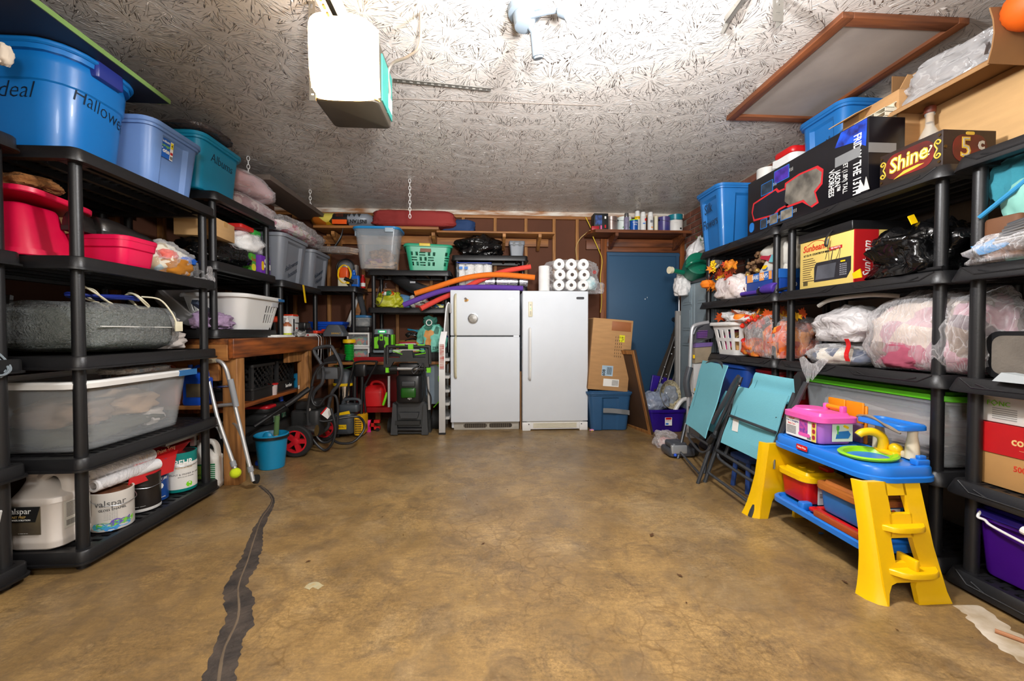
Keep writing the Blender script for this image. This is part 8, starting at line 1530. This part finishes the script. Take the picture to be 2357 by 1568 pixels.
# ---------------- upright vacuum ----------------
p=A(1560,1050,Z=0); t=thing('upright_vacuum','grey and purple upright vacuum cleaner behind the far turquoise chair','vacuum',(p.x,p.y,0)); VG2=mat('vacuum_grey','4b4d53',.35,.2); VS=mat('vacuum_silver','b4b6ba',.3,.4); VP=mat('vacuum_purple','4a2a6a',.3); Yv=p.y+.1
def V(px,py,Y=Yv): v=A(px,py,Y=Y); return v-Vector(t.location)
def quad(c,y0,th,nm,m): part(nm,MB().prism([(V(x,y).x,V(x,y).z) for x,y in c],th,Matrix(((1,0,0,0),(0,0,1,.1+y0),(0,1,0,0),(0,0,0,1)))),m,t)
part('floor_head',MB().rb(-.10,.13,-.07,.13,.01,.075,.03).rb(-.08,.06,-.06,.1,.075,.125,.03),VG2,t); part('head_window',MB().rb(-.085,.05,-.072,-.04,.04,.11,.01),mat('window_silver','c0c4c8',.2,.5),t); part('head_light',MB().ball((-.055,-.07,.03),.014),mat('cap_blue','1a50c8',.4),t)
part('wheel',MB().cyl((.12,.0,.055),(.16,.0,.055),.055,n=20),BLK2,t)
part('wand',MB().tube([V(1583,1000),V(1585,910)],.016,12),VS,t); part('wand_joint',MB().tube([V(1585,912),V(1580,880),V(1588,845)],.028,12,smooth=4),VG2,t)
part('handle',MB().tube([V(1588,850),V(1591,780),V(1594,755),V(1605,747),V(1630,742)],.016,10,smooth=4),VS,t); part('handle_grip',MB().tube([V(1596,770),V(1605,752),V(1628,746)],.012,10,smooth=4),VG2,t)
quad([(1594,790),(1640,778),(1646,742),(1628,742),(1600,765)],-.01,.10,'motor_body',VG2); quad([(1601,779),(1624,775),(1626,760),(1602,765)],-.025,.02,'purple_grille',VP)
b=MB()
for i in range(5): z=V(1612,762+i*4).z; b.box(V(1603,770).x,V(1624,770).x,.07,.075,z,z+.004)
part('grille_line',b,mat('grille_pink','8a5a9a',.4),t)
quad([(1598,800),(1636,797),(1638,788),(1599,790)],-.02,.10,'purple_band',mat('vacuum_lilac','6a5590',.3)); quad([(1598,836),(1632,832),(1636,798),(1598,801)],-.015,.09,'dust_cup',mat('dust_cup_clear','a89880',.25,tr=.25,var=.3)); quad([(1596,905),(1625,900),(1632,834),(1597,838)],.0,.08,'lower_body',mat('vacuum_pale','c6c4c2',.35)); quad([(1588,1010),(1612,1010),(1624,902),(1596,906)],.02,.06,'filter_column',mat('vacuum_pale','c6c4c2',.35)); quad([(1640,778),(1652,775),(1653,740),(1646,742)],.0,.08,'back_shell',BLK2)
part('yellow_button',MB().cb(V(1597,821,Yv-.02),.012,.012,.03).cb(V(1600,897,Yv-.02),.012,.012,.02),YEL,t)
bagobj('clear_bag','crumpled clear bag with red print on the floor by the vacuum',(p.x+.02,p.y+.28,0),.22,.18,.16,FILMW,seed=201,amp=.2,inner=[(mat('red_packet','c84a50',.6,var=.6,col2='d8d4d0',vs=14),(.6,.6,.5),(0,0,.005))])
solo('blue_stool','small blue plastic stool standing behind the turquoise chairs','stool',MB().rb(-.12,.12,-.1,.1,.2,.23,.03).tube([(-.1,-.08,0),(-.085,-.065,.2)],.016).tube([(.1,-.08,0),(.085,-.065,.2)],.016).tube([(-.1,.08,0),(-.085,.065,.2)],.016).tube([(.1,.08,0),(.085,.065,.2)],.016),mat('stool_blue','2a4a8c',.4),(1.80,2.62,0))
# ---------------- bits on the floor ----------------
lv=mesh('dry_leaf',maple(.035),mat('dry_leaf','5a3a1c',.9,var=.3),80)
spots=[(1500,1232,1.3,'curled dry leaf in the middle right of the floor'),(872,1060,.5,'tiny dry leaf near the hose loop'),(1112,1252,.7,'brown stain-like leaf left of the curled dry leaf'),(710,1292,.7,'yellowish leaf beside the floor crack'),(1850,1228,.8,'dark leaf under the toy kitchen'),(1565,1325,.9,'thin twig leaf on the right floor'),(880,1190,.5,'small leaf left of the floor centre'),(1580,1388,.4,'dark crumb right of centre near the camera'),(1945,1340,.8,'twig leaf left of the yellow toy leg'),(1268,1010,.7,'leaf in front of the white freezer'),(1415,1025,.6,'leaf in front of the dark blue tote'),(1718,1125,.6,'leaf under the nearer turquoise chair'),(1168,1128,.5,'pale leaf at the floor centre'),(2065,1450,.4,'dark crumb near the yellow toy leg')]
for x,y,s,l in spots:
    v=A(x,y,Z=.004); o=bpy.data.objects.new('dry_leaf',lv); COL.objects.link(o); o.location=v; o.scale=(s,s*.6,s*.8); o.rotation_euler=(0,0,R.uniform(0,6)); o['label']=l; o['category']='leaf'; o['group']='dry leaves and crumbs on the floor'
v=A(1888,1228,Z=.003); solo('blue_chip','small bright blue plastic chip on the floor under the toy kitchen','plastic chip',MB().prism([(-.015,-.006),(.012,-.008),(.018,.0),(.0,.01)],.004),BLUE,v)
v=A(1362,992,Z=.0); solo('candy_wrapper','tiny pink and yellow wrapper on the floor by the freezer corner','wrapper',MB().bag(.05,.04,.02,205,nu=16,nv=12),cells('wrapper_print','d87ab0',['e8d04a','d87ab0','b0a0d0'],90,.4),v)
